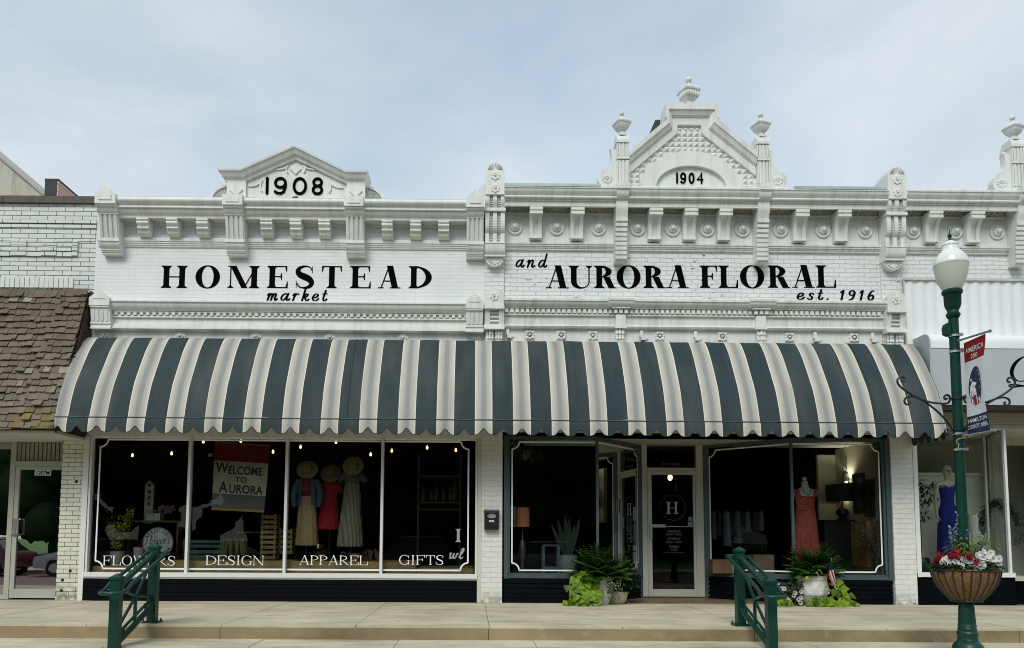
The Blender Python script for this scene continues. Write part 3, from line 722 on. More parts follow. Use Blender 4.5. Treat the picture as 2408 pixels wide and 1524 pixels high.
m = MB(); m.prism([(-3.165, 7.345), (-3.065, 7.245), (-2.965, 7.345), (-3.065, 7.43)], -.215, -.19); m.build('diamond_ornament', WHITE, ped)
def wisp(x, z, sx, sz):
    m = MB()
    for s in (([(0, 0), (.12, .01), (.22, .06), (.27, .13)]), ([(.27, .13), (.24, .06), (.235, -.02), (.265, -.10)])):
        p = [(x + a * sx, z + b * sz) for a, b in [(v.x, v.y) for v in cat_rom([(a, b, 0) for a, b in s], 4)]]
        for k, q in enumerate(ribbon(p, .022)): m.prism(q, -.215 - .0001 * k, -.19)
    m.build('scroll_ornament', WHITE, ped)
wisp(-3.87, 7.03, .9, .9); wisp(-2.25, 7.02, -.9, .9); wisp(-3.40, 7.33, .75, .55); wisp(-2.73, 7.335, -.75, .55)
for ch, a, b in (('1', -3.571, -3.519), ('9', -3.43, -3.211), ('0', -3.112, -2.866), ('8', -2.785, -2.589)):
    digits(MB(), ch, a, b, 6.885, 7.20, -.19, .023).build('numeral', BLACK, ped)
m = MB(); m.prism([(-3.13, 6.78), (-3.13, 6.83), (-3.09, 6.86), (-3.03, 6.865), (-2.995, 6.82), (-2.975, 6.78)], -.1935, -.19); m.cur = 1; m.prism([(-3.085, 6.78), (-3.075, 6.825), (-3.05, 6.83), (-3.04, 6.78)], -.1955, -.1935)
m.build('broken_patch', [pm('bare_rust', (.035, .022, .015), .9), pm('pale_plaster', (.5, .42, .32), .8)], ped)
# painted name
LT = (-5.363, 5.30)
sg1 = thing('painted_shop_name', 'nine widely spaced black serif capitals with a script word under their middle', 'sign', (-3, 0, 5.3))
for ch, a, b in (('H', -5.363, -4.92), ('O', -4.779, -4.36), ('M', -4.223, -3.687), ('E', -3.554, -3.205), ('S', -3.067, -2.756), ('T', -2.617, -2.274), ('E', -2.131, -1.784), ('A', -1.647, -1.265), ('D', -1.127, -.729)):
    zb = 5.305 + .0078 * (a + 5.363); put(MB(), seri(1, (b - a) / .39, ch, .25, .05, .045), a, zb, .39, .39, -.001).build('letter', BLACK, sg1)
def word(txt, x0, x1, zb, zx, par, mat_, y=-.001, lean=.16, pen=.24, gap=.42):
    p, wd = script_polys(txt, gap, pen); h = zx - zb; sx = (x1 - x0 - lean * h * .5) / wd
    return put(MB(), [[(a * 1.0, b) for a, b in q] for q in p], x0, zb, sx, h, y, .003, 0, lean * h / sx * 1.0).build('script_word', mat_, par)
word('market', -3.545, -2.52, 5.104, 5.224, sg1, BLACK, -.002)

# ---- shop front
m = MB()
for i in range(5): m.prism([(-.0, .005 + i * .071), (-.028, .005 + i * .071), (-.020, .0735 + i * .071), (0, .0735 + i * .071)], -6.44, .075, 'x')
m.box(-6.44, .075, .0, .2, .0, .366); m.build('bulkhead', NAVY, b1)
m = MB(); m.box(-6.44, .08, -.035, .2, .395, .468); m.box(-6.44, .08, -.01, .1, .366, .395); m.build('sill', FRAMEW, b1)
m = MB(); m.box(-6.525, -6.44, -.02, .1, 0, 2.74); m.build('corner_board', FRAMEW, b1)
m = MB(); m.box(.08, .15, -.015, .1, 0, 2.74); m.build('corner_board', CREAM, b1)
XS = [-6.43, -4.765, -3.135, -1.525, .075]; GY = .08
text = [('FLOWERS', -6.173, -4.972), ('DESIGN', -4.461, -3.49), ('APPAREL', -2.898, -1.753), ('GIFTS', -1.228, -.482)]
WID = dict(F=.62, L=.62, O=.74, W=.98, E=.64, R=.70, S=.54, D=.74, I=.32, G=.74, N=.76, A=.74, P=.60, T=.62)
for i in range(4):
    a, b = XS[i], XS[i + 1]
    m = MB()
    m.box(a + (.0 if i == 0 else -.022), a + .03 if i == 0 else a + .022, -.005, .12, .468, 2.735)
    if i == 3: m.box(b - .03, b, -.005, .12, .468, 2.735)
    m.box(a + .03, b - .03, .05, .11, 2.715, 2.738)
    fr = m.build('shop_window', FRAMEW, b1)
    m = MB(); m.face([(a + .02, GY, .46), (b - .02, GY, .46), (b - .02, GY, 2.72), (a + .02, GY, 2.72)]); m.build('pane', GLASS, fr)
    t_, x0, x1 = text[i]; tot = sum(WID[c] for c in t_) + .06 * (len(t_) - 1); sc_ = (x1 - x0) / tot; m = MB(); x = x0; zz = .580 + .0075 * (x0 + 6.2); cap = .158
    for k, c_ in enumerate(t_):
        put(m, seri(1, WID[c_] * sc_ / cap, c_, .115, .04, .035), x, zz, cap, cap, GY - .003, .0015); x += (WID[c_] + .06) * sc_
    m.build('lettering', LETW, fr)
    m = MB(); lw = .026; z0, z1 = .525, 2.695; L_ = -6.30 if i == 0 else a + .03; R_ = -.075 if i == 3 else b - .03
    pl = lambda pts: [m.prism(q, GY - .005 - .0001 * k, GY - .003) for k, q in enumerate(ribbon(pts, lw))]
    rr_ = .125
    pl([(L_ + (rr_ if i == 0 else 0), z0), (R_ - (rr_ if i == 3 else 0), z0)]); pl([(L_ + (rr_ if i == 0 else 0), z1), (R_ - (rr_ if i == 3 else 0), z1)])
    if i == 0:
        pl([(L_, z0 + rr_), (L_, z1 - rr_)])
        pl([(L_ + rr_ * math.cos(A), z0 + rr_ * math.sin(A)) for A in [PI / 2 * k / 8 for k in range(9)]]); pl([(L_ + rr_ * math.cos(A), z1 - rr_ * math.sin(A)) for A in [PI / 2 * k / 8 for k in range(9)]])
    if i == 3:
        pl([(R_, z0 + rr_), (R_, z1 - rr_)])
        pl([(R_ - rr_ * math.cos(A), z0 + rr_ * math.sin(A)) for A in [PI / 2 * k / 8 for k in range(9)]]); pl([(R_ - rr_ * math.cos(A), z1 - rr_ * math.sin(A)) for A in [PI / 2 * k / 8 for k in range(9)]])
    m.build('border_line', LETW, fr)
    if i == 3:
        m = MB(); put(m, seri(1, .55, 'I', .2, .06, .05), -.30, 1.0, .22, .22, GY - .003, .0015)
        p, wd = script_polys('wl', .1, .18); put(m, p, -.40, .72, .13, .10, GY - .003, .0015, 0, .2)
        m.build('vinyl_mark', LETG, fr)
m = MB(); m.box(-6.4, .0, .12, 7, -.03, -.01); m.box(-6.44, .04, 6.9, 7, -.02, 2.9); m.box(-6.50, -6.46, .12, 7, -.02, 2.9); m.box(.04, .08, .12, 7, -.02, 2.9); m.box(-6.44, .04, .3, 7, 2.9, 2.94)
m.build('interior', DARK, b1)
PLY = pm('display_board', (.44, .31, .12), .6, var=.35, vs_=3)
m = MB(); m.box(-6.40, -5.35, .20, 1.3, -.01, .56); m.box(-5.30, .02, .20, 1.3, -.01, .66) if False else m.box(-5.30, -.95, .20, 1.3, -.01, .66); m.box(-.94, .02, .20, 1.3, -.01, .56)
m.build('display_platform', PLY, b1)

# ================================================================ white shop of 1904 (its front runs on behind the third bay)
b2 = thing('ornate_shop_building', 'white ornate metal fronted building with 1904 gable and rosette pilasters', 'building', (4, 0, 0))
m = MB()
m.box(.17, 12, 0, .3, 5.05, 6.95); m.box(.45, 7.05, 0, .3, 2.80, 5.05); m.box(7.05, 12, 0, .3, 3.2, 5.05)
m.build('wall', WBRICK2, b2)
m = MB(); m.box(.2, 12, .3, 14, 4.8, 6.7); m.build('roof', MASON, b2)
m = MB(); m.box(.515, 7.01, -.012, -.001, 6.15, 6.80); m.box(7.36, 12, -.012, -.001, 6.15, 6.80); m.box(.515, 7.01, -.012, -.001, 4.40, 4.64); m.build('frieze_panel', WHITE, b2)
prof = [(0, 7.01), (-.40, 7.01), (-.41, 6.995), (-.41, 6.965), (-.395, 6.96)] + arc(-.27, 6.955, .125, 180, 240, 5, .10) + [(-.345, 6.84)] + arc(-.36, 6.822, .018, 90, 270, 4) + [(-.33, 6.80), (-.33, 6.775), (-.305, 6.772), (-.305, 6.69), (-.255, 6.688), (-.255, 6.80), (0, 6.80)]
for x0, x1 in ((.5, 7.02), (7.34, 12)): moulding('cornice', prof, x0, x1, WHITE2, b2)
m = MB(); FL = pm('green_grey_flashing', (.42, .50, .50), .35, .3, var=.15)
m.prism([(-.418, 6.985), (-.418, 7.035), (.1, 7.05), (.1, 7.012), (-.402, 7.012)], .5, 2.12, 'x'); m.prism([(-.418, 6.985), (-.418, 7.035), (.1, 7.05), (.1, 7.012), (-.402, 7.012)], 5.41, 6.98, 'x'); m.build('flashing', FL, b2)
for x0, x1 in ((.5, 7.02), (7.34, 12)):
    moulding('frieze_moulding', [(-.001, 6.155), (-.085, 6.15), (-.085, 6.115), (-.07, 6.11), (-.07, 6.085), (-.05, 6.08), (-.05, 6.06), (-.035, 6.055), (-.035, 6.03), (-.001, 6.02)], x0, x1, WHITE2, b2)
# zigzag band
m = MB()
for x0, x1 in ((.52, 7.01), (7.36, 12)):
    m.box(x0, x1, -.05, -.012, 6.785, 6.80); m.box(x0, x1, -.05, -.012, 6.665, 6.683); x = x0 + .02
    while x < x1 - .1:
        for k, q in enumerate(ribbon([(x, 6.775), (x + .052, 6.69), (x + .104, 6.775)], .016)): m.prism(q, -.042 - .0003 * k, -.012)
        x += .104
m.build('zigzag_band', paint('shade_toned_metal_paint', (.68, .70, .685), .6, .3), b2)  # darker copy of the white paint: shade under the cornice put into the colour
for x in (.699, 1.42, 2.143, 2.82, 3.43, 4.03, 4.642, 5.305, 6.042, 6.778, 7.615, 8.353, 9.087):
    m = MB(); m.disc((x, -.012, 6.424), [(.001, -.06), (.060, -.06), (.075, -.048), (.077, -.018), (.116, -.034), (.131, -.026), (.133, 0)], 28)
    m.ball((x, -.072, 6.424), .047); m.build('roundel', WHITE, b2, smooth=30)
CB = [(.943, 1.151), (1.646, 1.859), (2.982, 3.195), (3.583, 3.794), (4.175, 4.384), (4.801, 5.022), (5.481, 5.696), (6.2, 6.414), (7.769, 7.984), (8.482, 8.702)]
CB.remove((4.801, 5.022))
for a, b in CB:
    m = MB()
    m.prism([(-.013, 6.685), (-.30, 6.685), (-.30, 6.635), (-.28, 6.63), (-.28, 6.61), (-.30, 6.605), (-.30, 6.565), (-.013, 6.565)], a - .008, b + .008, 'x')
    body = [(-.013, 6.565), (-.255, 6.565)] + [(-.255 + .125 * math.sin(PI / 2 * t / 7), 6.555 - .30 * (1 - math.cos(PI / 2 * t / 7)) - .06 * t / 7) for t in range(1, 8)] + [(-.13, 6.175), (-.013, 6.175)]
    w_ = (b - a)
    m.prism(body, a, a + w_ * .30, 'x'); m.prism(body, b - w_ * .30, b, 'x')
    body2 = [(y + .028 if y < -.02 else y, z) for y, z in body]; m.prism(body2, a + w_ * .30, b - w_ * .30, 'x')
    m.prism([(-.0135, 6.228), (-.15, 6.228), (-.15, 6.19), (-.0135, 6.19)], a - .004, b + .004, 'x')
    m.build('corbel', WHITE, b2, smooth=30)
def strip_pier(a, b):
    m = MB()
    m.box(a, b, -.46, .02, 6.95, 7.06); m.box(a + .02, b - .02, -.4615, -.46, 6.985, 7.03)
    m.prism([(0, 6.95), (-.445, 6.95), (-.445, 6.935), (-.43, 6.93)] + [(-.43 + .075 * (1 - math.cos(PI / 2 * t / 6)), 6.93 - .12 * math.sin(PI / 2 * t / 6)) for t in range(1, 7)] + [(-.335, 6.79), (-.335, 6.69), (-.33, 6.64), (-.29, 6.56), (-.275, 6.50), (0, 6.50)], a + .004, b - .004, 'x')
    z = 6.50; y = -.275
    for i in range(9):
        h = .079; y2 = -.275 + .025 * math.sin(i * .5) + .012 * i
        m.prism([(-.0, z), (y2 - .026, z), (y2 - .022, z - h + .026), (y2 + .012, z - h + .018), (y2 + .012, z - h), (0, z - h)], a + .004, b - .004, 'x'); z -= h
    m.build('pilaster_strip', WHITE, b2, smooth=28)
for a, b in ((2.395, 2.603), (4.81, 5.015), (9.255, 9.465)): strip_pier(a, b)
# lower cornice
prof = [(-.001, 5.150), (-.02, 5.150), (-.19, 5.132), (-.20, 5.125), (-.20, 5.085), (-.18, 5.08)] + arc(-.095, 5.08, .085, 180, 250, 5, .075) + [(-.11, 5.005), (-.11, 4.985), (-.06, 4.983), (-.06, 4.885), (-.09, 4.88), (-.09, 4.865), (-.05, 4.858), (-.04, 4.71), (-.06, 4.705), (-.085, 4.695), (-.095, 4.675), (-.08, 4.65), (-.05, 4.64), (-.0015, 4.635)]
moulding('lower_cornice', prof, .5, 7.03, WHITE2, b2)
m = MB(); x = .53
while x < 6.98:
    m.box(x, x + .055, -.105, -.06, 4.905, 4.968); x += .0885
m.build('dentil_course', WHITE, b2)
for x in (2.50, 4.90):
    m = MB(); m.prism([(-.0, 5.155), (-.235, 5.15), (-.245, 5.125), (-.24, 5.09), (-.225, 5.08)] + arc(-.14, 5.08, .085, 180, 250, 4, .075) + [(-.155, 5.0), (0, 5.0)], x - .22, x + .22, 'x')
    m.box(x - .155, x + .155, -.165, -.0, 4.975, 5.0)
    for k in range(3): m.box(x - .12 + k * .09, x - .06 + k * .09, -.135, -.0, 4.90, 4.965)
    m.box(x - .085, x + .085, -.11, -.001, 4.70, 4.88); m.box(x - .1, x + .1, -.125, -.001, 4.64, 4.70)
    m.build('cornice_break', WHITE, b2, smooth=28)
ACAN = WHITE
def acanthus(x, z0, z1, w_, y=-.015):
    m = MB(); rr = random.Random(int(x * 100)); m.box(x - w_ / 2, x + w_ / 2, y - .03, y + .01, z0, z1)
    for r in range(5):
        z = z0 + (z1 - z0) * (r + .55) / 5
        for c_ in (-1, 0, 1):
            m.ball((x + c_ * w_ * .30 + rr.uniform(-.004, .004), y - .045 - .012 * (r % 2) - (.012 if c_ == 0 else 0), z), w_ * .2, .9, .9, 1.15, 8, 6)
    for k in range(5): m.ball((x + (k - 2) * w_ * .21, y - .04, z0 + .0), w_ * .12, 1, 1, 1.2, 8, 5)
    m.build('acanthus_bracket', ACAN, b2, smooth=40)
for x in (2.49, 4.91): acanthus(x, 4.40, 4.63, .17)
def flower(m, x, z, r, y, n=7):
    for k in range(n):
        A = 2 * PI * k / n + .2; m.ball((x + r * .6 * math.cos(A), y, z + r * .6 * math.sin(A)), r * .36, 1, .42, 1, 8, 6)
    m.ball((x, y - .012, z), r * .22)
def tile(x, z=4.535, s=.092):
    m = MB(); m.box(x - s * .95, x + s * .95, -.02, -.012, z - s * .95, z + s * .95)
    for k in range(4):
        A = PI / 4 + PI / 2 * k; m.ball((x + s * .72 * math.cos(A), -.025, z + s * .72 * math.sin(A)), s * .36, 1, .5, 1, 8, 6)
        A = PI / 2 * k; m.ball((x + s * .66 * math.cos(A), -.025, z + s * .66 * math.sin(A)), s * .26, 1, .5, 1, 8, 6)
    m.ball((x, -.032, z), s * .25); m.cur = 1
    for k in range(8):
        A = PI / 8 + PI / 4 * k; m.disc((x + s * .40 * math.cos(A), -.034, z + s * .40 * math.sin(A)), [(.001, 0), (s * .09, 0), (s * .09, .01)], 6)  # flat dark dots painted in for the shade between the carved petals
    m.build('rosette_tile', [WHITE, pm('painted_hollow_shade', (.08, .08, .075), .8)], b2, smooth=40)
for x in (.957, 1.495, 2.036, 3.184, 4.261, 5.419, 6.53): tile(x)
for x, z in ((.585, 4.55), (2.87, 4.53), (3.80, 4.53), (5.85, 4.53), (6.84, 4.53)):
    m = MB(); m.box(x - .035, x + .02, -.055, -.012, z - .02, z + .09); m.box(x - .02, x + .06, -.075, -.03, z - .08, z - .01); m.disc((x + .085, -.012, z - .04), [(.001, -.02), (.02, -.02), (.025, 0)], 8); m.build('conduit_box', WHITE, b2)
# pilasters with rosettes
def pilaster(x0, x1, par, lower=True):
    c = (x0 + x1) / 2; m = MB(); w_ = x1 - x0
    m.box(x0 + .005, x1 - .005, -.36, .05, 6.86, 7.285)
    m.prism([(c + .155 * math.cos(PI * i / 14), 7.285 + .14 * math.sin(PI * i / 14)) for i in range(15)], -.35, .02)
    for i in range(7):
        A = PI * (i + .5) / 7; e = lambda A, r: (c + r * math.cos(A), 7.29 + r * .88 * math.sin(A))
        p = [e(A, .03), e(A - .17, .125), e(A + .17, .125), e(A, .12)]
        m.mesh([(p[0][0], -.351, p[0][1]), (p[1][0], -.351, p[1][1]), (p[2][0], -.351, p[2][1]), (p[3][0], -.39, p[3][1])], [(0, 1, 3), (1, 2, 3), (2, 0, 3)])
    flower(m, c, 7.185, .088, -.365); flower(m, c, 6.965, .085, -.365)
    # scroll with two ribbed grooves
    S_ = [(-.33, 6.86), (-.335, 6.80), (-.325, 6.74), (-.30, 6.70), (-.275, 6.67), (-.27, 6.645)]; S2 = [(-.285, 6.59), (-.29, 6.48), (-.29, 6.35), (-.27, 6.29), (-.235, 6.25), (-.215, 6.24), (-.225, 6.235), (-.225, 6.07)]
    for a, b in ((0, .21), (.40, .60), (.79, 1)):
        m.prism([(0, 6.86)] + S_ + [(0, 6.645)], x0 + w_ * a, x0 + w_ * b, 'x'); m.prism([(0, 6.59)] + S2 + [(0, 6.07)], x0 + w_ * a, x0 + w_ * b, 'x')
    for a, b in ((.21, .40), (.60, .79)):
        for S in (S_, S2):
            pts = [Vector((0, y + .05, z)) for y, z in S]
            m.prism([(0, S[0][1])] + [(y + .05, z) for y, z in S] + [(0, S[-1][1])], x0 + w_ * a, x0 + w_ * b, 'x')
            Ln = sum((pts[i + 1] - pts[i]).length for i in range(len(pts) - 1)); n = int(Ln / .027)
            for k in range(n):
                d = Ln * (k + .5) / n; i = 0
                while d > (pts[i + 1] - pts[i]).length: d -= (pts[i + 1] - pts[i]).length; i += 1
                q = pts[i].lerp(pts[i + 1], d / (pts[i + 1] - pts[i]).length); m.tube([(x0 + w_ * a, q.y - .006, q.z), (x0 + w_ * b, q.y - .006, q.z)], .0085, 6)
    m.box(x0 - .012, x1 + .012, -.32, .02, 6.592, 6.643)
    m.prism([(0, 6.07), (-.26, 6.07), (-.265, 6.055), (-.25, 6.045), (-.245, 5.95), (-.225, 5.90), (-.20, 5.875), (-.20, 5.845), (-.185, 5.84), (0, 5.84)], x0 - .008, x1 + .008, 'x')
    m.prism([(c + .155 * math.cos(PI + PI * i / 14), 5.84 + .15 * math.sin(PI + PI * i / 14)) for i in range(15)], -.15, -.04)
    for i in range(7):
        A = PI + PI * (i + .5) / 7; e = lambda A, r: (c + r * math.cos(A), 5.84 + r * .95 * math.sin(A))
        p = [e(A, .03), e(A - .17, .125), e(A + .17, .125), e(A, .12)]
        m.mesh([(p[0][0], -.151, p[0][1]), (p[1][0], -.151, p[1][1]), (p[2][0], -.151, p[2][1]), (p[3][0], -.185, p[3][1])], [(0, 1, 3), (1, 2, 3), (2, 0, 3)])
    if lower:
        m.box(x0 + .01, x1 - .01, -.20, .0, 4.995, 5.19); m.prism([(c + .16 * math.cos(PI * i / 12), 5.19 + .10 * math.sin(PI * i / 12)) for i in range(13)], -.198, 0)
        flower(m, c - .005, 5.145, .085, -.205, 6)
        m.box(x0 - .005, x1 + .005, -.225, .0, 4.93, 4.965); m.box(x0 + .003, x1 - .003, -.215, .0, 4.965, 4.994)
        B_ = [(0, 4.93), (-.175, 4.93), (-.165, 4.85), (-.135, 4.75), (-.13, 4.685), (0, 4.685)]
        m.prism(B_, x0, x0 + w_ * .27, 'x'); m.prism(B_, x1 - w_ * .27, x1, 'x'); m.prism([(0, 4.93), (-.11, 4.93), (-.09, 4.685), (0, 4.685)], x0 + w_ * .27, x1 - w_ * .27, 'x')
        for z in (4.885, 4.81, 4.74): m.tube([(x0 + w_ * .27, -.12, z), (x1 - w_ * .27, -.12, z)], .018, 8)
        m.prism([(0, 4.685), (-.15, 4.685), (-.15, 4.66), (-.17, 4.65), (-.17, 4.625), (-.185, 4.615), (-.185, 4.59), (0, 4.59)], x0 - .006, x1 + .006, 'x')
    m.build('pilaster', WHITE, par, smooth=32)
    m = MB(); m.box(x0 + .002, x1 - .002, -.04, .3, 4.38, 6.6); m.build('pilaster_shaft', WBRICK2, par)
    if lower:
        acanthus(c - .075, 4.39, 4.585, .14, -.045); acanthus(c + .08, 4.39, 4.585, .14, -.045)
pilaster(.18, .512, b2); pilaster(7.02, 7.352, b2)
# tarred parapets seen behind the pilasters
m = MB(); m.prism([(-.02, 6.9), (.10, 7.20), (.16, 7.24), (.22, 7.20), (.24, 6.9)], .06, 1.6, 'y'); m.prism([(6.45, 6.95), (6.85, 7.14), (7.02, 7.22), (7.2, 7.2), (7.2, 6.95)], .2, 1.6, 'y'); m.build('parapet', paint('limed_parapet', (.66, .68, .69), .9, .3), b2)
m = MB(); m.prism([(8.86, 6.95), (9.17, 7.28), (9.6, 7.7), (9.6, 6.95)], .25, .6, 'y'); m.build('brick_parapet', brick('red_parapet_brick', (.30, .085, .045), (.22, .07, .045), (.14, .12, .10), .2, .07, .008, .5), b2)
# gable
gb = MB()
gb.prism([(2.66, 7.06), (4.87, 7.06), (4.865, 7.70), (4.18, 8.30), (4.2, 8.54), (3.31, 8.54), (3.33, 8.30), (2.66, 7.70)], -.05, .15)
gable = gb.build('gable', WHITE, b2)
O = [(2.66, 7.735), (3.325, 8.315), (3.289, 8.345), (3.289, 8.575), (4.227, 8.575), (4.227, 8.345), (4.185, 8.325), (4.87, 7.735)]; I = [(2.66, 7.36), (3.50, 8.09), (3.525, 8.12), (3.53, 8.26), (3.938, 8.26), (3.94, 8.12), (3.965, 8.09), (4.87, 7.36)]
raked(O, I, [(0, -.215), (.26, -.21), (.27, -.19), (.31, -.185), (.46, -.155), (.50, -.15), (.51, -.13), (.56, -.127), (.575, -.108), (.97, -.10), (1, -.085)], .15).build('raking_cornice', WHITE, gable, smooth=30)
m = MB(); m.prism([(3.29, 8.33), (3.29, 8.57), (3.29, 8.57)], 0, 0) if False else None
m = MB(); m.box(3.20, 3.288, .16, .8, 8.2, 8.50); m.build('flue', pm('tarred_metal', (.03, .028, .026), .7), gable)
m = MB(); cw, chh = .1045, .0945
def inside(x, z):
    if z < 7.1: return False
    e = ((x - 3.742) / .90) ** 2 + ((z - 7.165) / .65) ** 2
    if e < 1: return False
    zl = 7.36 + (x - 2.66) * (8.09 - 7.36) / (.84) if x < 3.742 else 7.36 + (4.87 - x) * (8.09 - 7.36) / .905
    return z < min(zl, 8.19) + .02
z = 7.13; r = 0
while z < 8.2:
    x = 2.66
    while x < 4.87:
        if inside(x + cw / 2, z + chh / 2):
            m.mesh([(x, -.05, z), (x + cw, -.05, z), (x + cw, -.05, z + chh), (x, -.05, z + chh), (x + cw / 2, -.092, z + chh / 2)], [(0, 1, 4), (1, 2, 4), (2, 3, 4), (3, 0, 4)])
        x += cw
    z += chh
for k in range(4): m.ball((3.57 + k * .103, -.055, 8.205), .025)
m.build('diamond_panel', WHITE, gable)
m = MB(); n = 30
for i in range(n):
    e = lambda k, a, b: (3.742 + a * math.cos(PI * k / n), 7.06 + (.10 if k not in (0, n) else 0) * 1 + b * math.sin(PI * k / n))
    f = lambda k, a, b: (3.742 + a * math.cos(PI * k / n), 7.15 + b * math.sin(PI * k / n))
    m.prism([f(i, .605, .375), f(i + 1, .605, .375), f(i + 1, .86, .635), f(i, .86, .635)], -.115, -.05)
m.box(2.88, 3.137, -.115, -.05, 7.05, 7.15); m.box(4.347, 4.602, -.115, -.05, 7.05, 7.15)
m.build('arch', WHITE, gable, smooth=30)
for ch, a, b in (('1', 3.49, 3.535), ('9', 3.566, 3.671), ('0', 3.712, 3.817), ('4', 3.853, 3.971)):
    digits(MB(), ch, a, b, 7.222, 7.424, -.05, .0155).build('numeral', BLACK, gable)
def urn(x, z, s, big=False):
    """square urn with softened corners, domed cap and ball"""
    m = MB(); n = 24; yc = -.08
    sq = lambda k: 1 / max(abs(math.cos(2 * PI * k / n)), abs(math.sin(2 * PI * k / n))) ** .72
    pf = [(.105, 0), (.105, .022), (.085, .034), (.085, .046), (.068, .058), (.062, .09), (.075, .112), (.095, .120), (.112, .135), (.142, .172), (.163, .215), (.170, .245), (.185, .250), (.192, .262), (.192, .288), (.180, .298), (.165, .318), (.125, .340), (.07, .352)]
    M_ = Matrix.Translation((x, yc, z)) @ Matrix.Rotation(rad(18), 4, 'Z')
    q = MB(); q.lathe([(r * s * .84, h * s) for r, h in pf], (0, 0, 0), n, wob=sq); q.xf(M_); m.add(q)
    m.lathe([(.065 * s, .345 * s), (.045 * s, .375 * s), (.028 * s, .40 * s), (.025 * s, .43 * s), (.04 * s, .44 * s)], (x, yc, z), 14)
    m.ball((x, yc, z + .485 * s), .052 * s, seg=14, rings=10)
    if big:
        for k in range(20):
            A = 2 * PI * k / 20; rr_ = .130 * s / max(abs(math.cos(A)), abs(math.sin(A))) ** .72; A2 = A + rad(18); m.ball((x + rr_ * math.cos(A2), yc + rr_ * math.sin(A2), z + .195 * s), .022 * s, 1, 1, 2.2, 6, 6)
    m.build('urn', WHITE, gable, smooth=28)
urn(3.735, 8.60, 1.02, True)
def pinnacle(x, sg):
    m = MB(); m.box(x - .105, x + .105, -.15, .10, 7.06, 7.92)
    for z0, z1 in ((7.20, 7.58), (7.66, 7.88)):
        for k in range(3): m.box(x - .078 + k * .06, x - .042 + k * .06, -.172, -.15, z0, z1)
        m.box(x - .105, x - .088, -.172, -.15, z0, z1); m.box(x + .088, x + .105, -.172, -.15, z0, z1)
    m.box(x - .11, x + .11, -.185, .11, 7.60, 7.645); m.box(x - .115, x + .115, -.18, .12, 7.90, 7.945); m.prism([(-.18, 7.945), (-.165, 8.0), (-.13, 8.045), (.08, 8.045), (.11, 7.945)], x - .11, x + .11, 'x')
    m.build('pinnacle', WHITE, gable)
    pts = [(.10, 7.06), (.33, 7.06)] + [(.275 + .155 * math.cos(rad(a)), 7.27 + .155 * math.sin(rad(a))) for a in range(-70, 81, 15)] + [(.275, 7.44), (.27, 7.475), (.235, 7.50), (.20, 7.56), (.185, 7.64), (.19, 7.74), (.205, 7.80), (.175, 7.83), (.14, 7.80), (.10, 7.80)]
    m = MB(); m.prism([(x + sg * a, z) for a, z in pts], -.11, .02)
    cx = x + sg * .265
    for k in range(11):
        A = 2 * PI * k / 11; m.ball((cx + .058 * math.cos(A), -.112, 7.27 + .058 * math.sin(A)), .03, abs(math.cos(A)) * .9 + .35, .5, abs(math.sin(A)) * .9 + .35, 8, 6)
    m.ball((cx, -.115, 7.27), .02); m.ball((x + sg * .185, -.045, 7.82), .03, 1, 2, 1)
    m.build('scroll_bracket', WHITE, gable, smooth=30)
    urn(x, 8.045, .87)
pinnacle(2.555, -1); pinnacle(4.985, 1); pinnacle(9.42, -1)
# painted name
sg2 = thing('painted_shop_name', 'tightly set black serif capitals with small script before and below them', 'sign', (4, 0, 5.3))
for ch, a, b in (('A', 1.242, 1.628), ('U', 1.627, 2.03), ('R', 2.067, 2.437), ('O', 2.456, 2.87), ('R', 2.919, 3.287), ('A', 3.317, 3.70), ('F', 3.893, 4.205), ('L', 4.219, 4.551), ('O', 4.59, 5.011), ('R', 5.073, 5.448), ('A', 5.496, 5.885), ('L', 5.908, 6.251)):
    zb = 5.362 + .0115 * (a - 1.242); put(MB(), seri(1, (b - a) / .395, ch, .25, .048, .042), a, zb, .395, .395, -.002).build('letter', BLACK, sg2)
word('and', .708, 1.243, 5.731, 5.856, sg2, BLACK, -.003, gap=.5)
word('est. 1916', 5.562, 6.916, 5.205, 5.318, sg2, BLACK, -.003, gap=.42)
# ================================================================ shop front of the ornate building
m = MB(); m.box(.152, .497, -.03, .3, -.01, 4.40); m.build('pier', PIERB, b2)
m = MB(); m.box(7.075, 7.445, -.03, .3, -.02, 4.40); m.build('pier', PIERB, b2)
# stall risers: front, angled into the doorway, front
def boards(m, a, b, n=5, h=.40):
    """horizontal boards on an upright face from a to b (x,y)"""
    A = Vector((a[0], a[1], 0)); B = Vector((b[0], b[1], 0)); d = (B - A).normalized(); nn = Vector((d.y, -d.x, 0)); 
    if nn.y > 0: nn = -nn
    for i in range(n):
        z0, z1 = .004 + h * i / n, h * (i + 1) / n - .006
        o0, o1 = nn * .026, nn * .017
        v = [A + o0 + Vector((0, 0, z0)), B + o0 + Vector((0, 0, z0)), B + o1 + Vector((0, 0, z1)), A + o1 + Vector((0, 0, z1)), A - nn * .01 + Vector((0, 0, z0)), B - nn * .01 + Vector((0, 0, z0)), B - nn * .01 + Vector((0, 0, z1)), A - nn * .01 + Vector((0, 0, z1))]
        m.mesh(v, [(0, 1, 2, 3), (4, 7, 6, 5), (0, 4, 5, 1), (3, 2, 6, 7), (0, 3, 7, 4), (1, 5, 6, 2)])
    v = [A - nn * .01, B - nn * .01, B - nn * .08, A - nn * .08]; m.prism([(p.x, p.y) for p in v], 0, h, 'z')
FX0, FA, BA, BB, FB, FX1 = .53, 2.105, 3.07, 4.29, 5.41, 7.05
m = MB(); boards(m, (FX0, .03), (FA, .03)); m.build('bulkhead', NAVY, b2)
m = MB(); boards(m, (FA + .002, .03), (BA, 1.19)); m.build('bulkhead', NAVY, b2)
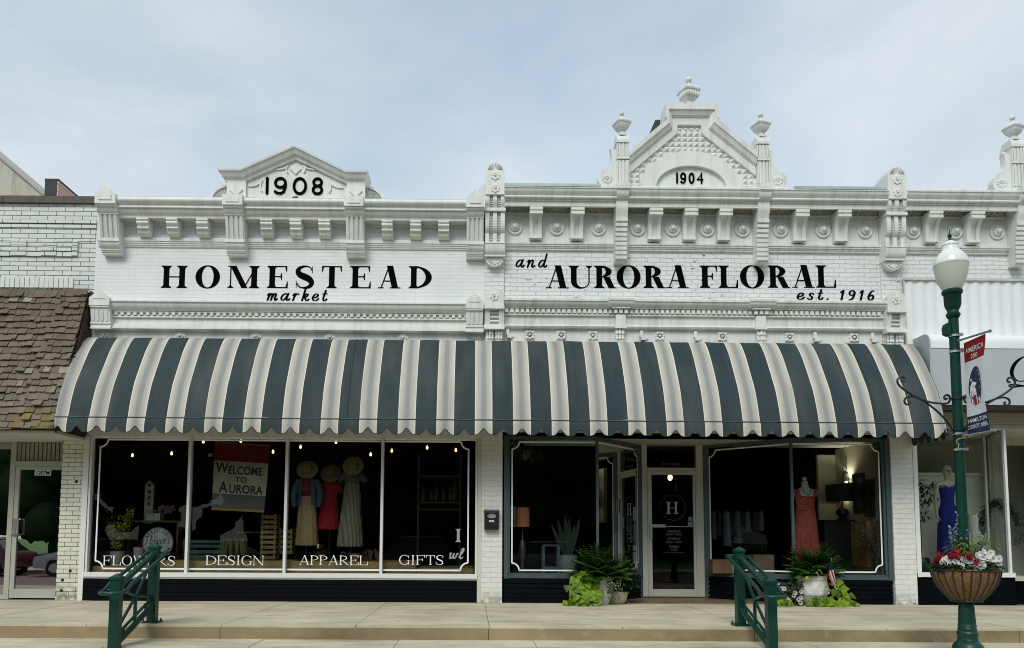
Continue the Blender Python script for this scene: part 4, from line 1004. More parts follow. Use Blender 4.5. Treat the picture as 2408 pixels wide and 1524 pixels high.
m = MB(); boards(m, (FB, .03), (FX1, .03)); m.build('bulkhead', NAVY, b2)
m = MB(); boards(m, (BB, 1.19), (FB - .002, .03)); m.build('bulkhead', NAVY, b2)
def bar(m, a, b, z0, z1, w0=.05, w1=.05):
    A = Vector((a[0], a[1])); B = Vector((b[0], b[1])); d = (B - A).normalized(); n = Vector((d.y, -d.x))
    if n.y > 0: n = -n
    m.prism([tuple(A + n * w0), tuple(B + n * w0), tuple(B - n * w1), tuple(A - n * w1)], z0, z1, 'z')
def post(m, p, z0, z1, w_=.03): m.box(p[0] - w_, p[0] + w_, p[1] - w_, p[1] + w_, z0, z1)
def shop_pane(a, b, corners, name='shop_window', letters=None):
    m = MB(); bar(m, a, b, .405, .455, .055, .05); bar(m, a, b, .455, .49, .03, .03); bar(m, a, b, 2.745, 2.80, .04, .04)
    f = m.build(name, SLATE, b2)
    m = MB(); m.face([(a[0], a[1], .49), (b[0], b[1], .49), (b[0], b[1], 2.745), (a[0], a[1], 2.745)]); m.build('pane', GLASS if abs(a[1] - b[1]) < .1 else GLASS2, f)
    A = Vector((a[0], a[1], 0)); B = Vector((b[0], b[1], 0)); d = (B - A).normalized(); n = Vector((d.y, -d.x, 0)); n = -n if n.y > 0 else n; Ln = (B - A).length
    m = MB(); lw = .024; z0, z1 = .535, 2.70; l, r = (.085 if corners[0] else .0), (Ln - .085 if corners[1] else Ln); R_ = .12
    def strip(p):
        for k, q in enumerate(ribbon(p, lw)):
            m.face([A + d * x + n * (.004 + .0001 * k) + Vector((0, 0, z)) for x, z in q])
    strip([(l + (R_ if corners[0] else 0), z0), (r - (R_ if corners[1] else 0), z0)]); strip([(l + (R_ if corners[0] else 0), z1), (r - (R_ if corners[1] else 0), z1)])
    for on, x, sg in ((corners[0], l, 1), (corners[1], r, -1)):
        if on:
            strip([(x, z0 + R_), (x, z1 - R_)])
            strip([(x + sg * R_ * math.cos(q), z0 + R_ * math.sin(q)) for q in [PI / 2 * k / 8 for k in range(9)]]); strip([(x + sg * R_ * math.cos(q), z1 - R_ * math.sin(q)) for q in [PI / 2 * k / 8 for k in range(9)]])
    m.build('border_line', LETW, f)
    return f, A, d, n
w1 = shop_pane((FX0 + .05, .06), (FA, .06), (1, 0))
w2 = shop_pane((FA, .06), (BA, 1.19), (0, 1))
w3 = shop_pane((BB, 1.19), (FB, .06), (1, 0))
w4 = shop_pane((FB, .06), (FX1 - .05, .06), (0, 1))
def on_glass(w_, mb, name, mat_):
    f, A, d, n = w_
    mb.v = [tuple(A + d * x + n * (.006 - y) + Vector((0, 0, z))) for x, y, z in mb.v]; mb.build(name, mat_, f)
on_glass(w2, put(MB(), seri(1, .78, 'H', .12, .035, .035), .60, 1.52, .25, .25, 0, .001), 'lettering', pm('faint_lettering', (.10, .11, .11), .6, var=0))
m = MB(); zz = 1.03
for ch in 'CLOSED': sans(m, ch, .70, zz, .085, 0, .001, 'CENTER', -.0015, .85); zz -= .082
for q in (((.60, .58), (.60, 1.17), (.80, 1.17), (.80, .58), (.60, .58)),):
    for k, r_ in enumerate(ribbon(list(q), .007)): m.prism(r_, -.0015 - .0001 * k, 0)
sans(m, "Sorry,", .70, 1.135, .04, 0, .001, 'CENTER', 0, .7); sans(m, "We're", .70, 1.098, .04, 0, .001, 'CENTER', 0, .7)
on_glass(w2, m, 'closed_sign', LETG)
m = MB()
for z, h in ((1.40, .25), (.62, .22), (.86, .10)): m.box(1.22, 1.32, -.002, 0, z, z + h)
on_glass(w2, m, 'paper_notice', paint('window_paper', (.22, .25, .25), .7, .5, dirtcol=(.08, .1, .1)))
m = MB()
post(m, (FX0 + .035, .03), .40, 2.80, .038); m.box(FX0 + .073, FX0 + .10, .02, .09, .49, 2.745)
m.build('corner_post', SLATE, b2)
m = MB(); post(m, (FA, .045), .40, 2.80, .022); m.build('corner_post', SLATE, b2)
m = MB(); post(m, (FB, .045), .40, 2.80, .022); m.build('corner_post', SLATE, b2)
m = MB(); post(m, (FX1 - .02, .03), .40, 2.80, .038); m.box(FX1 - .10, FX1 - .06, .02, .09, .49, 2.745); m.build('corner_post', SLATE, b2)
m = MB(); bar(m, (BA - .06, 1.15), (BA + .03, 1.21), 0, 2.80, .03, .03); m.build('corner_post', SLATE, b2)
m = MB(); bar(m, (BB - .03, 1.21), (BB + .06, 1.15), 0, 2.80, .03, .03); m.build('corner_post', SLATE, b2)
# door set back between the angled panes
DY = 1.22
TRIM = paint('door_casing_paint', (.50, .50, .44), .5, .2)
m = MB(); m.box(3.10, 3.21, DY - .03, DY + .08, 0, 2.95); m.box(4.12, 4.26, DY - .03, DY + .08, 0, 2.95); m.box(3.21, 4.12, DY - .02, DY + .06, 2.335, 2.385); m.box(3.205, 4.125, DY - .02, DY + .06, 2.80, 2.95)
m.box(3.212, 3.232, DY - .045, DY, 0, 2.34); m.box(4.10, 4.118, DY - .045, DY, 0, 2.34); m.build('door_frame', TRIM, b2)
m = MB(); m.box(3.235, 3.295, DY - .02, DY + .03, .03, 2.33); m.box(4.06, 4.10, DY - .02, DY + .03, .03, 2.33); m.box(3.295, 4.06, DY - .02, DY + .03, 2.255, 2.33); m.box(3.295, 4.06, DY - .02, DY + .03, .03, .16)
dr2 = m.build('door', TRIM, b2)
m = MB(); m.face([(3.29, DY, .16), (4.07, DY, .16), (4.07, DY, 2.26), (3.29, DY, 2.26)]); m.build('pane', GLASS, dr2)
m = MB(); m.box(3.255, 3.29, DY - .06, DY - .021, 1.06, 1.34); m.box(3.29, 3.55, DY + .01, DY + .04, 1.285, 1.345); m.box(3.55, 4.06, DY + .015, DY + .03, 1.295, 1.31); m.build('handle', STEEL, dr2)
m = MB(); m.disc((3.262, DY - .021, 1.465), [(.001, -.012), (.02, -.012), (.022, 0)], 12); m.build('lock', STEEL, dr2)
m = MB(); put(m, seri(1, .98, 'H', .17, .055, .05), 3.565, 1.53, .225, .225, DY - .004, .001); m.build('lettering', LETG, dr2)
m = MB(); rr = random.Random(2)
for k in range(70):
    A = 2 * PI * k / 70; r = .235 + rr.uniform(-.012, .012); cx, cz = 3.675 + r * math.cos(A), 1.645 + r * math.sin(A); a2 = A + PI / 2 + rr.choice((-.6, .6, .2)); l = rr.uniform(.02, .035)
    m.prism([(cx, cz), (cx + l * math.cos(a2) - .006 * math.sin(a2), cz + l * math.sin(a2)), (cx + l * 1.5 * math.cos(a2), cz + l * 1.5 * math.sin(a2)), (cx + l * math.cos(a2) + .006, cz + l * math.sin(a2) - .006)], DY - .005 - .0001 * (k % 7), DY - .004)
m.build('wreath_decal', pm('faint_wreath', (.12, .13, .13), .6, var=0), dr2)
m = MB()
for tx, z, s_ in (('WEEKDAYS', 1.195, .06), ('9:00 AM - 5:00 PM', 1.14, .05), ('SATURDAY', 1.06, .06), ('9:00 AM - 1:00 PM', 1.0, .05), ('SUNDAY', .915, .06), ('CLOSED', .865, .045)):
    sans(m, tx, 3.70, z, s_, DY - .004, .001, 'CENTER', 0, .78)
m.box(3.50, 3.90, DY - .005, DY - .004, .82, .824); m.build('opening_hours', pm('dim_lettering', (.17, .18, .18), .6, var=0), dr2)
m = MB(); m.box(3.97, 4.05, DY - .005, DY - .004, 1.40, 1.48); m.box(3.96, 4.05, DY - .005, DY - .004, 1.30, 1.385); m.build('sticker', pm('pale_sticker', (.16, .22, .24), .6), dr2)
m = MB(); m.face([(3.21, DY + .01, 2.385), (4.12, DY + .01, 2.385), (4.12, DY + .01, 2.80), (3.21, DY + .01, 2.80)]); tr = m.build('transom_pane', GLASS, b2)
m = MB(); sans(m, '1211 M Street', 3.66, 2.44, .062, DY + .006, .001, 'CENTER', 0, .95); m.build('lettering', pm('dim_lettering_b', (.15, .155, .16), .6, var=0), tr)
# recess floor and ceiling, room
TILE = pm('brown_tile', (.165, .115, .07), .5, var=.3, vs_=4)
m = MB(); m.prism([(FA, .0), (FB, .0), (BB, 1.2), (BA, 1.2)], -.05, .006, 'z'); m.build('doorway_floor', TILE, b2)
m = MB(); m.box(3.05, 4.30, 1.16, 1.35, .006, .03); m.build('threshold', pm('dark_threshold', (.05, .035, .025), .6), b2)
m = MB(); m.box(.45, 7.1, .0, 1.4, 2.80, 2.86); m.build('soffit', paint('recess_soffit', (.42, .41, .37), .7, .2), b2)
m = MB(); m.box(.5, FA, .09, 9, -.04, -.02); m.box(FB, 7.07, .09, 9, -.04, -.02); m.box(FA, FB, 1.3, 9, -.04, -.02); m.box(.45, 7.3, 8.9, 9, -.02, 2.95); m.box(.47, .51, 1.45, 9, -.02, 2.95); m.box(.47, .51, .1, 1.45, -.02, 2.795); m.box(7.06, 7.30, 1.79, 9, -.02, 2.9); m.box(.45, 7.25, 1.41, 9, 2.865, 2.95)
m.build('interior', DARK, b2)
PLATB = pm('dark_display_board', (.02, .018, .014), .7)
m = MB(); m.prism([(.55, .12), (FA - .05, .12), (BA - .1, 1.3), (.55, 1.3)], -.02, .47, 'z'); m.prism([(FB + .05, .12), (6.2, .12), (6.2, 1.5), (BB + .1, 1.5), (BB + .1, 1.3)], -.02, .47, 'z'); m.build('display_platform', PLATB, b2)
m = MB(); m.box(6.95, 7.07, .12, 1.70, -.02, 2.80); m.build('side_wall', paint('lit_cream_wall', (.50, .485, .36), .8, .1), b2)
m = MB(); m.box(6.61, 6.95, 1.70, 1.78, -.02, 2.70); m.build('back_wall', paint('lit_cream_wall_b', (.52, .50, .37), .8, .1), b2)

# ---- mailbox
mb_ = thing('wall_mailbox', 'black metal mailbox with oval badge on the white brick pier', 'mailbox', (.315, -.03, 1.2))
m = MB(); m.prism([(-.031, 1.215), (-.125, 1.205), (-.135, 1.225), (-.135, 1.48), (-.031, 1.50)], .196, .436, 'x'); m.build('body', pm('black_steel', (.010, .010, .012), .35), mb_)
m = MB(); m.prism([(-.031, 1.50), (-.145, 1.48), (-.15, 1.49), (-.145, 1.525), (-.031, 1.545)], .188, .444, 'x'); m.build('lid', pm('black_steel_lid', (.012, .012, .014), .3), mb_)
m = MB(); m.disc((0, 0, 0), [(.001, -.006), (.8, -.006), (.85, -.014), (.98, -.014), (1, -.006), (1, 0)], 28); m.v = [(.318 + x * .073, -.1355 + y, 1.435 + z * .038) for x, y, z in m.v]; m.build('badge', pm('silver_badge', (.45, .45, .44), .35, .6), mb_)
m = MB(); sans(m, '0002', .315, 1.335, .045, -.1355, .002, 'CENTER', .001); m.build('number', LETW, mb_)

# ================================================================ third bay at the right: panels, grey canopy, bridal window
b3 = thing('bridal_shop_front', 'shop front under a pale grey rounded canopy sign beside ornate pilaster', 'shop front', (8.6, 0, 0))
m = MB(); n = 0; pts = []
x = 7.42
while x < 11.9:
    pts.append((x, -.03 - .022 * (0.5 - .5 * math.cos((x - 7.42) / .19 * 2 * PI)))); x += .0119
m.prism(pts + [(11.9, -.01), (7.42, -.01)], 4.2, 5.545, 'z'); m.build('corrugated_panel', paint('corrugated_white_metal', (.77, .80, .82), .4, .08), b3, smooth=40)
m = MB(); m.box(7.40, 11.9, -.08, 0, 5.545, 5.575); m.box(7.395, 7.425, -.06, 0, 4.4, 5.56); m.build('panel_trim', paint('panel_trim_paint', (.62, .61, .57), .6, .6, dirtcol=(.25, .20, .14)), b3)
m = MB()
CP = [(0, 4.50), (-.36, 4.50)] + arc(-.36, 4.35, .15, 90, 180, 8) + [(-.51, 4.245), (0, 4.245)]
m.prism(CP, 7.545, 12, 'x'); m.build('canopy_top', paint('white_canopy_metal', (.80, .835, .87), .3, .05), b3, smooth=40)
m = MB(); m.box(7.545, 12, -.50, 0, 3.30, 4.243); sgnb = m.build('canopy_face', paint('pale_grey_sign', (.44, .485, .52), .4, .06), b3)
m = MB(); m.prism([(0, 4.505), (-.36, 4.505)] + arc(-.36, 4.35, .155, 90, 180, 8) + [(-.505, 3.28), (0, 3.28)], 7.525, 7.548, 'x'); m.build('canopy_end', paint('grey_end_plate', (.40, .45, .48), .4, .06), b3, smooth=30)
m = MB(); m.box(7.53, 12, -.49, 0, 3.21, 3.298); m.build('canopy_shade_strip', pm('black_shade_strip', (.008, .008, .008), .8), b3)  # solid black strip: shade under the sign face given by colour
m = MB()
pz = [P('k7', u, v, -.5) for u, v in ((1560, 380), (1500, 392), (1440, 440), (1410, 500), (1412, 550), (1440, 585), (1480, 598), (1540, 585), (1620, 520), (1680, 420), (1640, 370), (1560, 380))]
p = [(v.x, v.y) for v in cat_rom([(a, b, 0) for a, b in pz], 8)]; nn = len(p); wd = [.012 + .05 * max(0, math.sin(PI * (i / nn * 2.2 - .12))) if i < nn * .5 else .014 for i in range(nn)]
for k, q in enumerate(ribbon(p, wd)): m.prism(q, -.504 - .0001 * (k % 20), -.5)
pz = [P('k7', u, v, -.5) for u, v in ((1620, 640), (1500, 640), (1420, 648), (1385, 640), (1400, 628), (1470, 632), (1620, 655))]
for k, q in enumerate(ribbon([(v.x, v.y) for v in cat_rom([(a, b, 0) for a, b in pz], 8)], .02)): m.prism(q, -.505 - .0001 * (k % 20), -.5)
m.build('script_lettering', BLACK, sgnb)
BEIGE = paint('beige_weathered_boards', (.33, .31, .25), .6, .3)
m = MB()
for k in range(5): m.prism([(0, 3.21 - k * .042), (-.30 + k * .05, 3.21 - k * .042), (-.30 + k * .05, 3.175 - k * .042), (-.27 + k * .05, 3.17 - k * .042), (0, 3.17 - k * .042)], 7.45, 12, 'x')
m.build('window_head', BEIGE, b3)
BZ0, BZ1, BX0, BX1 = .545, 2.99, 7.53, 9.03
m = MB(); m.box(7.455, BX0, -.03, .1, .46, 3.0); m.box(7.455, 9.10, -.045, .1, .465, .54); m.box(BX1, 9.07, -.01, .08, .54, 3.0); m.box(BX0, BX1, 0, .08, 2.96, 3.0)
fw = m.build('shop_window', FRAMEW, b3)
m = MB(); m.face([(BX0, .04, .54), (BX1, .04, .54), (BX1, .04, 2.97), (BX0, .04, 2.97)]); m.build('pane', GLASS, fw)
m = MB(); m.box(7.45, 9.12, 0, .2, -.02, .464); m.box(9.12, 12, .5, .6, -.02, .4); m.build('bulkhead', NAVY, b3)
m = MB(); bar(m, (9.07, .05), (9.62, 1.25), .465, .53, .04, .04); bar(m, (9.07, .05), (9.62, 1.25), 2.96, 3.0, .04, .04); m.box(9.58, 9.66, 1.22, 1.3, 0, 3.0); m.build('return_frame', paint('dull_return_frame', (.34, .34, .29), .5, .2), b3)
m = MB(); m.face([(9.07, .05, .53), (9.62, 1.25, .53), (9.62, 1.25, 2.96), (9.07, .05, 2.96)]); m.build('return_pane', GLASS, b3)
m = MB(); m.box(9.66, 9.78, 1.22, 1.3, 0, 3.0); m.box(9.78, 10.7, 1.22, 1.3, 2.85, 3.0); m.box(9.80, 9.88, 1.235, 1.285, .02, 2.80); m.box(9.88, 10.7, 1.235, 1.285, .02, .25); m.build('door_frame', paint('old_cream_door_frame', (.50, .47, .36), .5, .25), b3)
m = MB(); m.face([(9.88, 1.26, .25), (10.7, 1.26, .25), (10.7, 1.26, 2.85), (9.88, 1.26, 2.85)]); m.build('door_pane', GLASS, b3)
WALLG = paint('display_back_wall', (.76, .75, .64), .8, .1)
m = MB(); m.box(7.46, 9.6, 1.45, 1.5, 0, 2.33); m.box(7.46, 9.6, 1.40, 1.5, 2.30, 2.345); m.box(7.455, 7.53, .08, 1.45, 0, 3.0); m.build('display_back', WALLG, b3)
m = MB(); m.box(7.5, 9.6, .08, 1.44, .40, .47); m.build('display_floor', pm('display_carpet', (.40, .40, .36), .9), b3)
m = MB(); m.box(7.455, 12, 2.4, 2.5, 0, 3.2); m.box(7.455, 12, .1, 2.5, 3.0, 3.05); m.build('interior', paint('dim_shop_wall', (.62, .61, .52), .9, .1), b3)
m = MB(); m.box(11.9, 12.2, .31, 14, -.9, 6.9); m.box(11.85, 12.1, -.02, .3, -.02, 3.3); m.box(10.7, 11.9, 1.22, 1.32, 0, 3.0); m.build('end_wall', WBRICK2, b3)
m = MB(); m.box(9.29, 9.33, .9, .94, .47, 3.0); m.build('pole', CREAM, b3)

# ================================================================ gable end far left and chimney
gx = thing('stucco_building', 'taller weathered stucco wall with sloping top behind the brick shop', 'building', (-11, 4, 0))
m = MB(); x0, z0 = at(115, 470, 4); xa, za = at(0, 372, 4); sl = (za - z0) / (xa - x0)
m.prism([(x0 + .5, z0 + .5 * sl - .4), (x0, z0), (x0 - 12, z0 - 12 * sl), (x0 - 12, 0), (x0 + .5, 0)], 4, 9)
m.build('wall', paint('streaked_stucco', (.50, .48, .42), .9, .75, dirtcol=(.27, .25, .20)), gx)
m = MB(); m.prism([(x0 + .25, z0 + .25 * sl + .0), (x0 + .25, z0 + .25 * sl + .07), (x0 - 12, z0 - 12 * sl + .07), (x0 - 12, z0 - 12 * sl)], 3.95, 9.05); m.build('coping', pm('stucco_coping', (.42, .41, .37), .9), gx)
xa, za = at(107, 424, 2.5); xb, zb = at(135, 470, 2.5)
ch = thing('roof_chimney', 'square brick chimney with a black tarred face on the brick shop roof', 'chimney', ((xa + xb) / 2, 2.5, 6.4))
m = MB(); m.box(xa, xb + .002, 2.5, 3.9, 6.3, za); m.build('stack', brick('pink_brick', (.50, .24, .17), (.60, .42, .34), (.68, .66, .60), .2, .07, .01, .6), ch)
m = MB(); m.box(xa - .004, xb - .02, 2.492, 2.499, 6.3, za + .004); m.build('tarred_face', pm('tar', (.013, .016, .018), .6), ch)
m = MB(); m.box(xa - .01, xb + .01, 2.485, 3.91, za + .004, za + .03); m.build('cap', pm('chimney_cap', (.04, .04, .04), .7), ch)

# ================================================================ striped awning over both shops
def awn_mat(name, valance=False):
    m, t, b, o = newmat(name); v = obj_vec(t); s = t.nodes.new('ShaderNodeSeparateXYZ'); t.links.new(v, s.inputs[0])
    def mth(op, a, b_=None, c_=None):
        n = t.nodes.new('ShaderNodeMath'); n.operation = op
        for i, q in enumerate((a, b_, c_)):
            if q is None: continue
            if isinstance(q, (int, float)): n.inputs[i].default_value = q
            else: t.links.new(q, n.inputs[i])
        return n.outputs[0]
    u = mth('DIVIDE', mth('SUBTRACT', s.outputs[0], AWX0 - AWOFF), AWP)         # stripe number
    f = mth('FRACT', u)
    e = mth('ABSOLUTE', mth('SUBTRACT', f, .5))                                    # 0 in the light stripe's middle, .5 in the dark's
    half = .455 / 2
    light = mth('LESS_THAN', e, half)
    q = mth('DIVIDE', e, half)                                                     # 0 middle -> 1 edge
    fine = mth('GREATER_THAN', mth('FRACT', mth('MULTIPLY', e, 40.0)), .45)
    band = ramp(t, q, .20, .30)
    lc = mixc(t, band, (.265, .285, .275), mixc(t, ramp(t, q, .25, .95), (.37, .355, .325), (.60, .57, .495)))
    lc = mixc(t, mth('MULTIPLY', mth('MULTIPLY', fine, band), .22), lc, (.20, .20, .19))
    rim = mth('GREATER_THAN', q, .93); lc = mixc(t, rim, lc, (.70, .68, .62))
    nv = obj_vec(t, (1, .4, .4)); wv = noise_n(t, nv, 2.2, 5, .6)
    dk = mixc(t, ramp(t, wv, .3, .7), (.0205, .0375, .0435), (.031, .049, .0545))
    c = mixc(t, light, dk, lc)
    gr = ramp(t, noise_n(t, obj_vec(t, (2, .6, .5)), 1.2, 5), .5, .8); c = mixc(t, mul(t, gr, .30), c, (.16, .16, .15))
    wd_ = ramp(t, noise_n(t, obj_vec(t, (9, 1, .8)), 1.1, 6, .65), .52, .72); c = mixc(t, mul(t, wd_, .16), c, (.09, .085, .07))
    t.links.new(c, b.inputs['Base Color']); b.inputs['Roughness'].default_value = .75; b.inputs['Specular IOR Level'].default_value = .25
    h = mth('MULTIPLY', noise_n(t, obj_vec(t, (3, 1, 1.2)), 1.4, 4), 3.0)
    bump(t, b, h, .35, .01)
    return m
AWX0, AWX1 = -6.53, 7.46
AWP = (AWX1 - AWX0 - 2 * .19) / (23 - .453 * 1 + .0) if False else (AWX1 - AWX0 - 2 * .195 + .455 * .60) / 23.0
AWP = (AWX1 - AWX0 - .39) / (23 * .545 + 22 * .455)
AWOFF = .195 - .7275 * AWP + AWP if False else 0
# first dark stripe starts .195 in; fract .7275 marks that edge
AWOFF = -(.195 - .7275 * AWP)
AW = awn_mat('striped_awning_canvas')
aw = thing('striped_awning', 'long dark slate and cream striped awning with scalloped edge over both white shops', 'awning', (.45, 0, 2.7))
PROF = [(-.01, 4.43), (-.12, 4.405), (-.23, 4.325), (-.40, 4.13), (-.56, 3.885), (-.70, 3.65), (-.80, 3.46), (-.90, 3.17), (-.945, 2.98), (-.955, 2.915)]
pc = [(v.x, v.y) for v in cat_rom([(a, b, 0) for a, b in PROF], 4)]
m = MB(); nx = 280; xs = [AWX0 + (AWX1 - AWX0) * i / nx for i in range(nx + 1)]
rows = []
for j, (y, z) in enumerate(pc):
    r = []
    for i, x in enumerate(xs):
        w_ = math.sin(x * 2.9) * .5 + math.sin(x * 5.3 + 1) * .35; fr = abs(((x - AWX0) / 1.165) % 1 - .5) * 2          # canvas drawn over ribs, slack between
        k = math.sin(PI * j / (len(pc) - 1)); wr = .006 * noise.noise(Vector((x * 2.3, z * 1.1, 4))) + .004 * noise.noise(Vector((x * 6, z * 1.6, 9))); r.append((x, y + k * (.005 * w_ + .026 * (1 - fr ** 5)) + wr * 1.5, z - k * (.005 * w_ + .022 * (1 - fr ** 5)) + wr))
    rows.append(r)
m.loft(rows, closed=False); cv = m.build('canopy', AW, aw, smooth=60)
m = MB(); rows = []
def scal(x):
    u = ((x - AWX0) / (AWP / 2) + .5) % 1 - .5 if False else (((x - (AWX0 + .195 + .545 * AWP / 2)) / (AWP / 2)) % 1)
    u = min(u, 1 - u)
    return .098 * math.exp(-(u / .20) ** 2) + .012 * (1 - math.cos(2 * PI * u)) * 0
xs2 = [AWX0 + (AWX1 - AWX0) * i / 920 for i in range(921)]
for k, z in enumerate((2.917, 2.86, 2.80, None)):
    r = []
    for x in xs2:
        zz = (2.675 + scal(x) + .006 * math.sin(x * 3.1)) if z is None else z
        if z is not None and zz < 2.675 + scal(x) + .004: zz = 2.675 + scal(x) + .004
        r.append((x, -.958 - .012 * (k > 0) - .008 * math.sin(x * 7 + 1) * (k / 3) - .006 * k + .006 * math.sin(x * 21) * (k / 3), zz))
    rows.append(r)
m.loft(rows, closed=False); m.build('valance', AW, aw, smooth=60)
m = MB(); m.tube([(r_[0], r_[1] - .003, r_[2]) for r_ in rows[-1]], .006, 5); m.build('binding', pm('dark_binding', (.012, .018, .020), .7), aw)
m = MB(); m.tube([(AWX0, -.962, 2.918), (AWX1, -.962, 2.918)], .009, 6); m.build('hem', pm('hem_canvas', (.05, .068, .072), .7), aw)
for x0 in (AWX0 + .004, AWX1 - .004):
    m = MB(); m.prism([(y, z) for y, z in pc] + [(-.955, 2.90), (-.02, 2.90)], x0 - .003, x0 + .003, 'x')
    yy = []
    for i in range(81):
        y = -.955 + .93 * i / 80; u = (y / .20) % 1; u = min(u, 1 - u); yy.append((y, 2.665 + .085 * math.exp(-(u / .2) ** 2)))
    m.prism(yy + [(-.02, 2.905), (-.955, 2.905)], x0 - .004, x0 + .004, 'x')
    m.build('side_panel', pm('side_canvas', (.028, .036, .040), .8), aw)
m = MB(); ir = .016
m.tube([(AWX0 + .02, -.93, 2.93), (AWX1 - .02, -.93, 2.93)], ir, 6); m.tube([(AWX0 + .02, -.03, 4.40), (AWX1 - .02, -.03, 4.40)], ir, 6)
for i in range(13):
    x = AWX0 + .03 + (AWX1 - AWX0 - .06) * i / 12; m.tube([(x, y + .03, z - .03) for y, z in pc[1:]], .012, 5); m.tube([(x, -.93, 2.92), (x, -.02, 2.92)], .012, 5)
m.build('frame', pm('awning_tube', (.25, .25, .24), .5, .6), aw)
for x in (AWX0 + 4.55, AWX0 + 8.06, AWX0 + 12.9):
    m = MB(); m.tube([(x + .0, y - .006, z + .006) for y, z in pc], .004, 4); m.build('seam', pm('canvas_seam', (.022, .034, .038), .8), aw)
# ================================================================ hand rails on the steps
def handrail(X, label, loc):
    r = thing('stair_handrail', label, 'handrail', loc, 'green pipe handrails on the steps')
    YR, YF = -3.28, -4.28; ZR, ZF = .0, -.33; h = .96; pw = .052
    for y, z in ((YR, ZR), (YF, ZF)):
        m = MB(); m.box(X - pw, X + pw, y - pw, y + pw, z, z + h - .05)
        m.build('post', GREEN, r)
        m = MB(); a = pw + .012; m.box(X - a, X + a, y - a, y + a, z + h - .05, z + h - .022); n = len(m.v)
        m.mesh([(X - a, y - a, z + h - .022), (X + a, y - a, z + h - .022), (X + a, y + a, z + h - .022), (X - a, y + a, z + h - .022), (X, y, z + h + .022)], [(0, 1, 4), (1, 2, 4), (2, 3, 4), (3, 0, 4)]); m.build('post_cap', GREEN, r)
        m = MB(); m.box(X - .095, X + .095, y - .095, y + .095, z + .002, z + .02)
        for sx in (-1, 1):
            for sy in (-1, 1): m.lathe([(.012, .02), (.012, .045), (.004, .05)], (X + sx * .076, y + sy * .076, z), 6)
        m.build('base_plate', GREEN, r)
    sl = (ZR - ZF) / (YR - YF); zz = lambda y, o: ZF + (y - YF) * sl + o
    m = MB(); m.tube([(X, YR - pw, zz(YR, .84)), (X, YF + pw, zz(YF, .84))], .036, 12); m.build('top_rail', GREEN, r, smooth=40)
    m = MB(); m.tube([(X, YR - pw, zz(YR, .20)), (X, YF + pw, zz(YF, .20))], .036, 12); m.build('bottom_rail', GREEN, r, smooth=40)
    g = .122
    m = MB(); top = [(X - g, YR + .02, zz(YR, .83)), (X - g, YF + .1, zz(YF, .83) + .02)]
    loopF = cat_rom([(X - g, YF + .10, zz(YF + .10, .83)), (X - g, YF - .02, zz(YF, .80)), (X - g * .92, YF - .14, zz(YF, .775)), (X - g * .5, YF - .19, zz(YF, .77)), (X, YF - .20, zz(YF, .77)), (X + g * .5, YF - .19, zz(YF, .77)), (X + g * .92, YF - .14, zz(YF, .775)), (X + g, YF - .02, zz(YF, .80)), (X + g, YF + .10, zz(YF + .10, .83))], 4)
    loopR = cat_rom([(X + g, YR - .10, zz(YR - .10, .83)), (X + g, YR + .02, zz(YR, .845)), (X + g * .92, YR + .14, zz(YR, .855)), (X + g * .5, YR + .19, zz(YR, .86)), (X, YR + .20, zz(YR, .86)), (X - g * .5, YR + .19, zz(YR, .86)), (X - g * .92, YR + .14, zz(YR, .855)), (X - g, YR + .02, zz(YR, .845)), (X - g, YR - .10, zz(YR - .10, .83))], 4)
    m.tube(list(loopF) + list(loopR), .0225, 10, closed=True); m.build('grab_rail', GREEN, r, smooth=40)
    m = MB()
    for y in (YF, YR):
        for s in (-1, 1): m.tube([(X + s * pw, y, zz(y, .80)), (X + s * g, y, zz(y, .80)), (X + s * g, y, zz(y, .83))], .010, 6)
    m.build('rail_bracket', GREEN, r)
    # cross bracing with a short stanchion
    yc = (YR + YF) / 2; c = Vector((X, yc, zz(yc, .53)))
    for q in ((YR - pw, .80), (YR - pw, .34), (YF + pw, .80), (YF + pw, .34)):
        m = MB(); m.tube([tuple(c), (X, q[0], zz(q[0], q[1]))], .020, 6); m.build('brace', GREEN, r)
    m = MB(); m.tube([(X, YR - pw, zz(YR, .30)), (X, YF + pw, zz(YF, .30))], .018, 6); m.build('brace_rail', GREEN, r)
    m = MB(); m.box(X - .016, X + .016, yc - .016, yc + .016, zz(yc, .20), zz(yc, .50)); m.build('stanchion', GREEN, r)
    for y in (YR - .2, YF + .2):
        m = MB(); m.box(X - .014, X + .014, y - .014, y + .014, zz(y, .21), zz(y, .30)); m.build('stanchion', GREEN, r)
handrail(-3.95, 'green pipe handrail on the steps in front of the FLOWERS window', (-3.95, -3.8, -.33))
handrail(3.345, 'green pipe handrail on the steps before the shop doorway, near the fern planter', (3.345, -3.8, -.33))

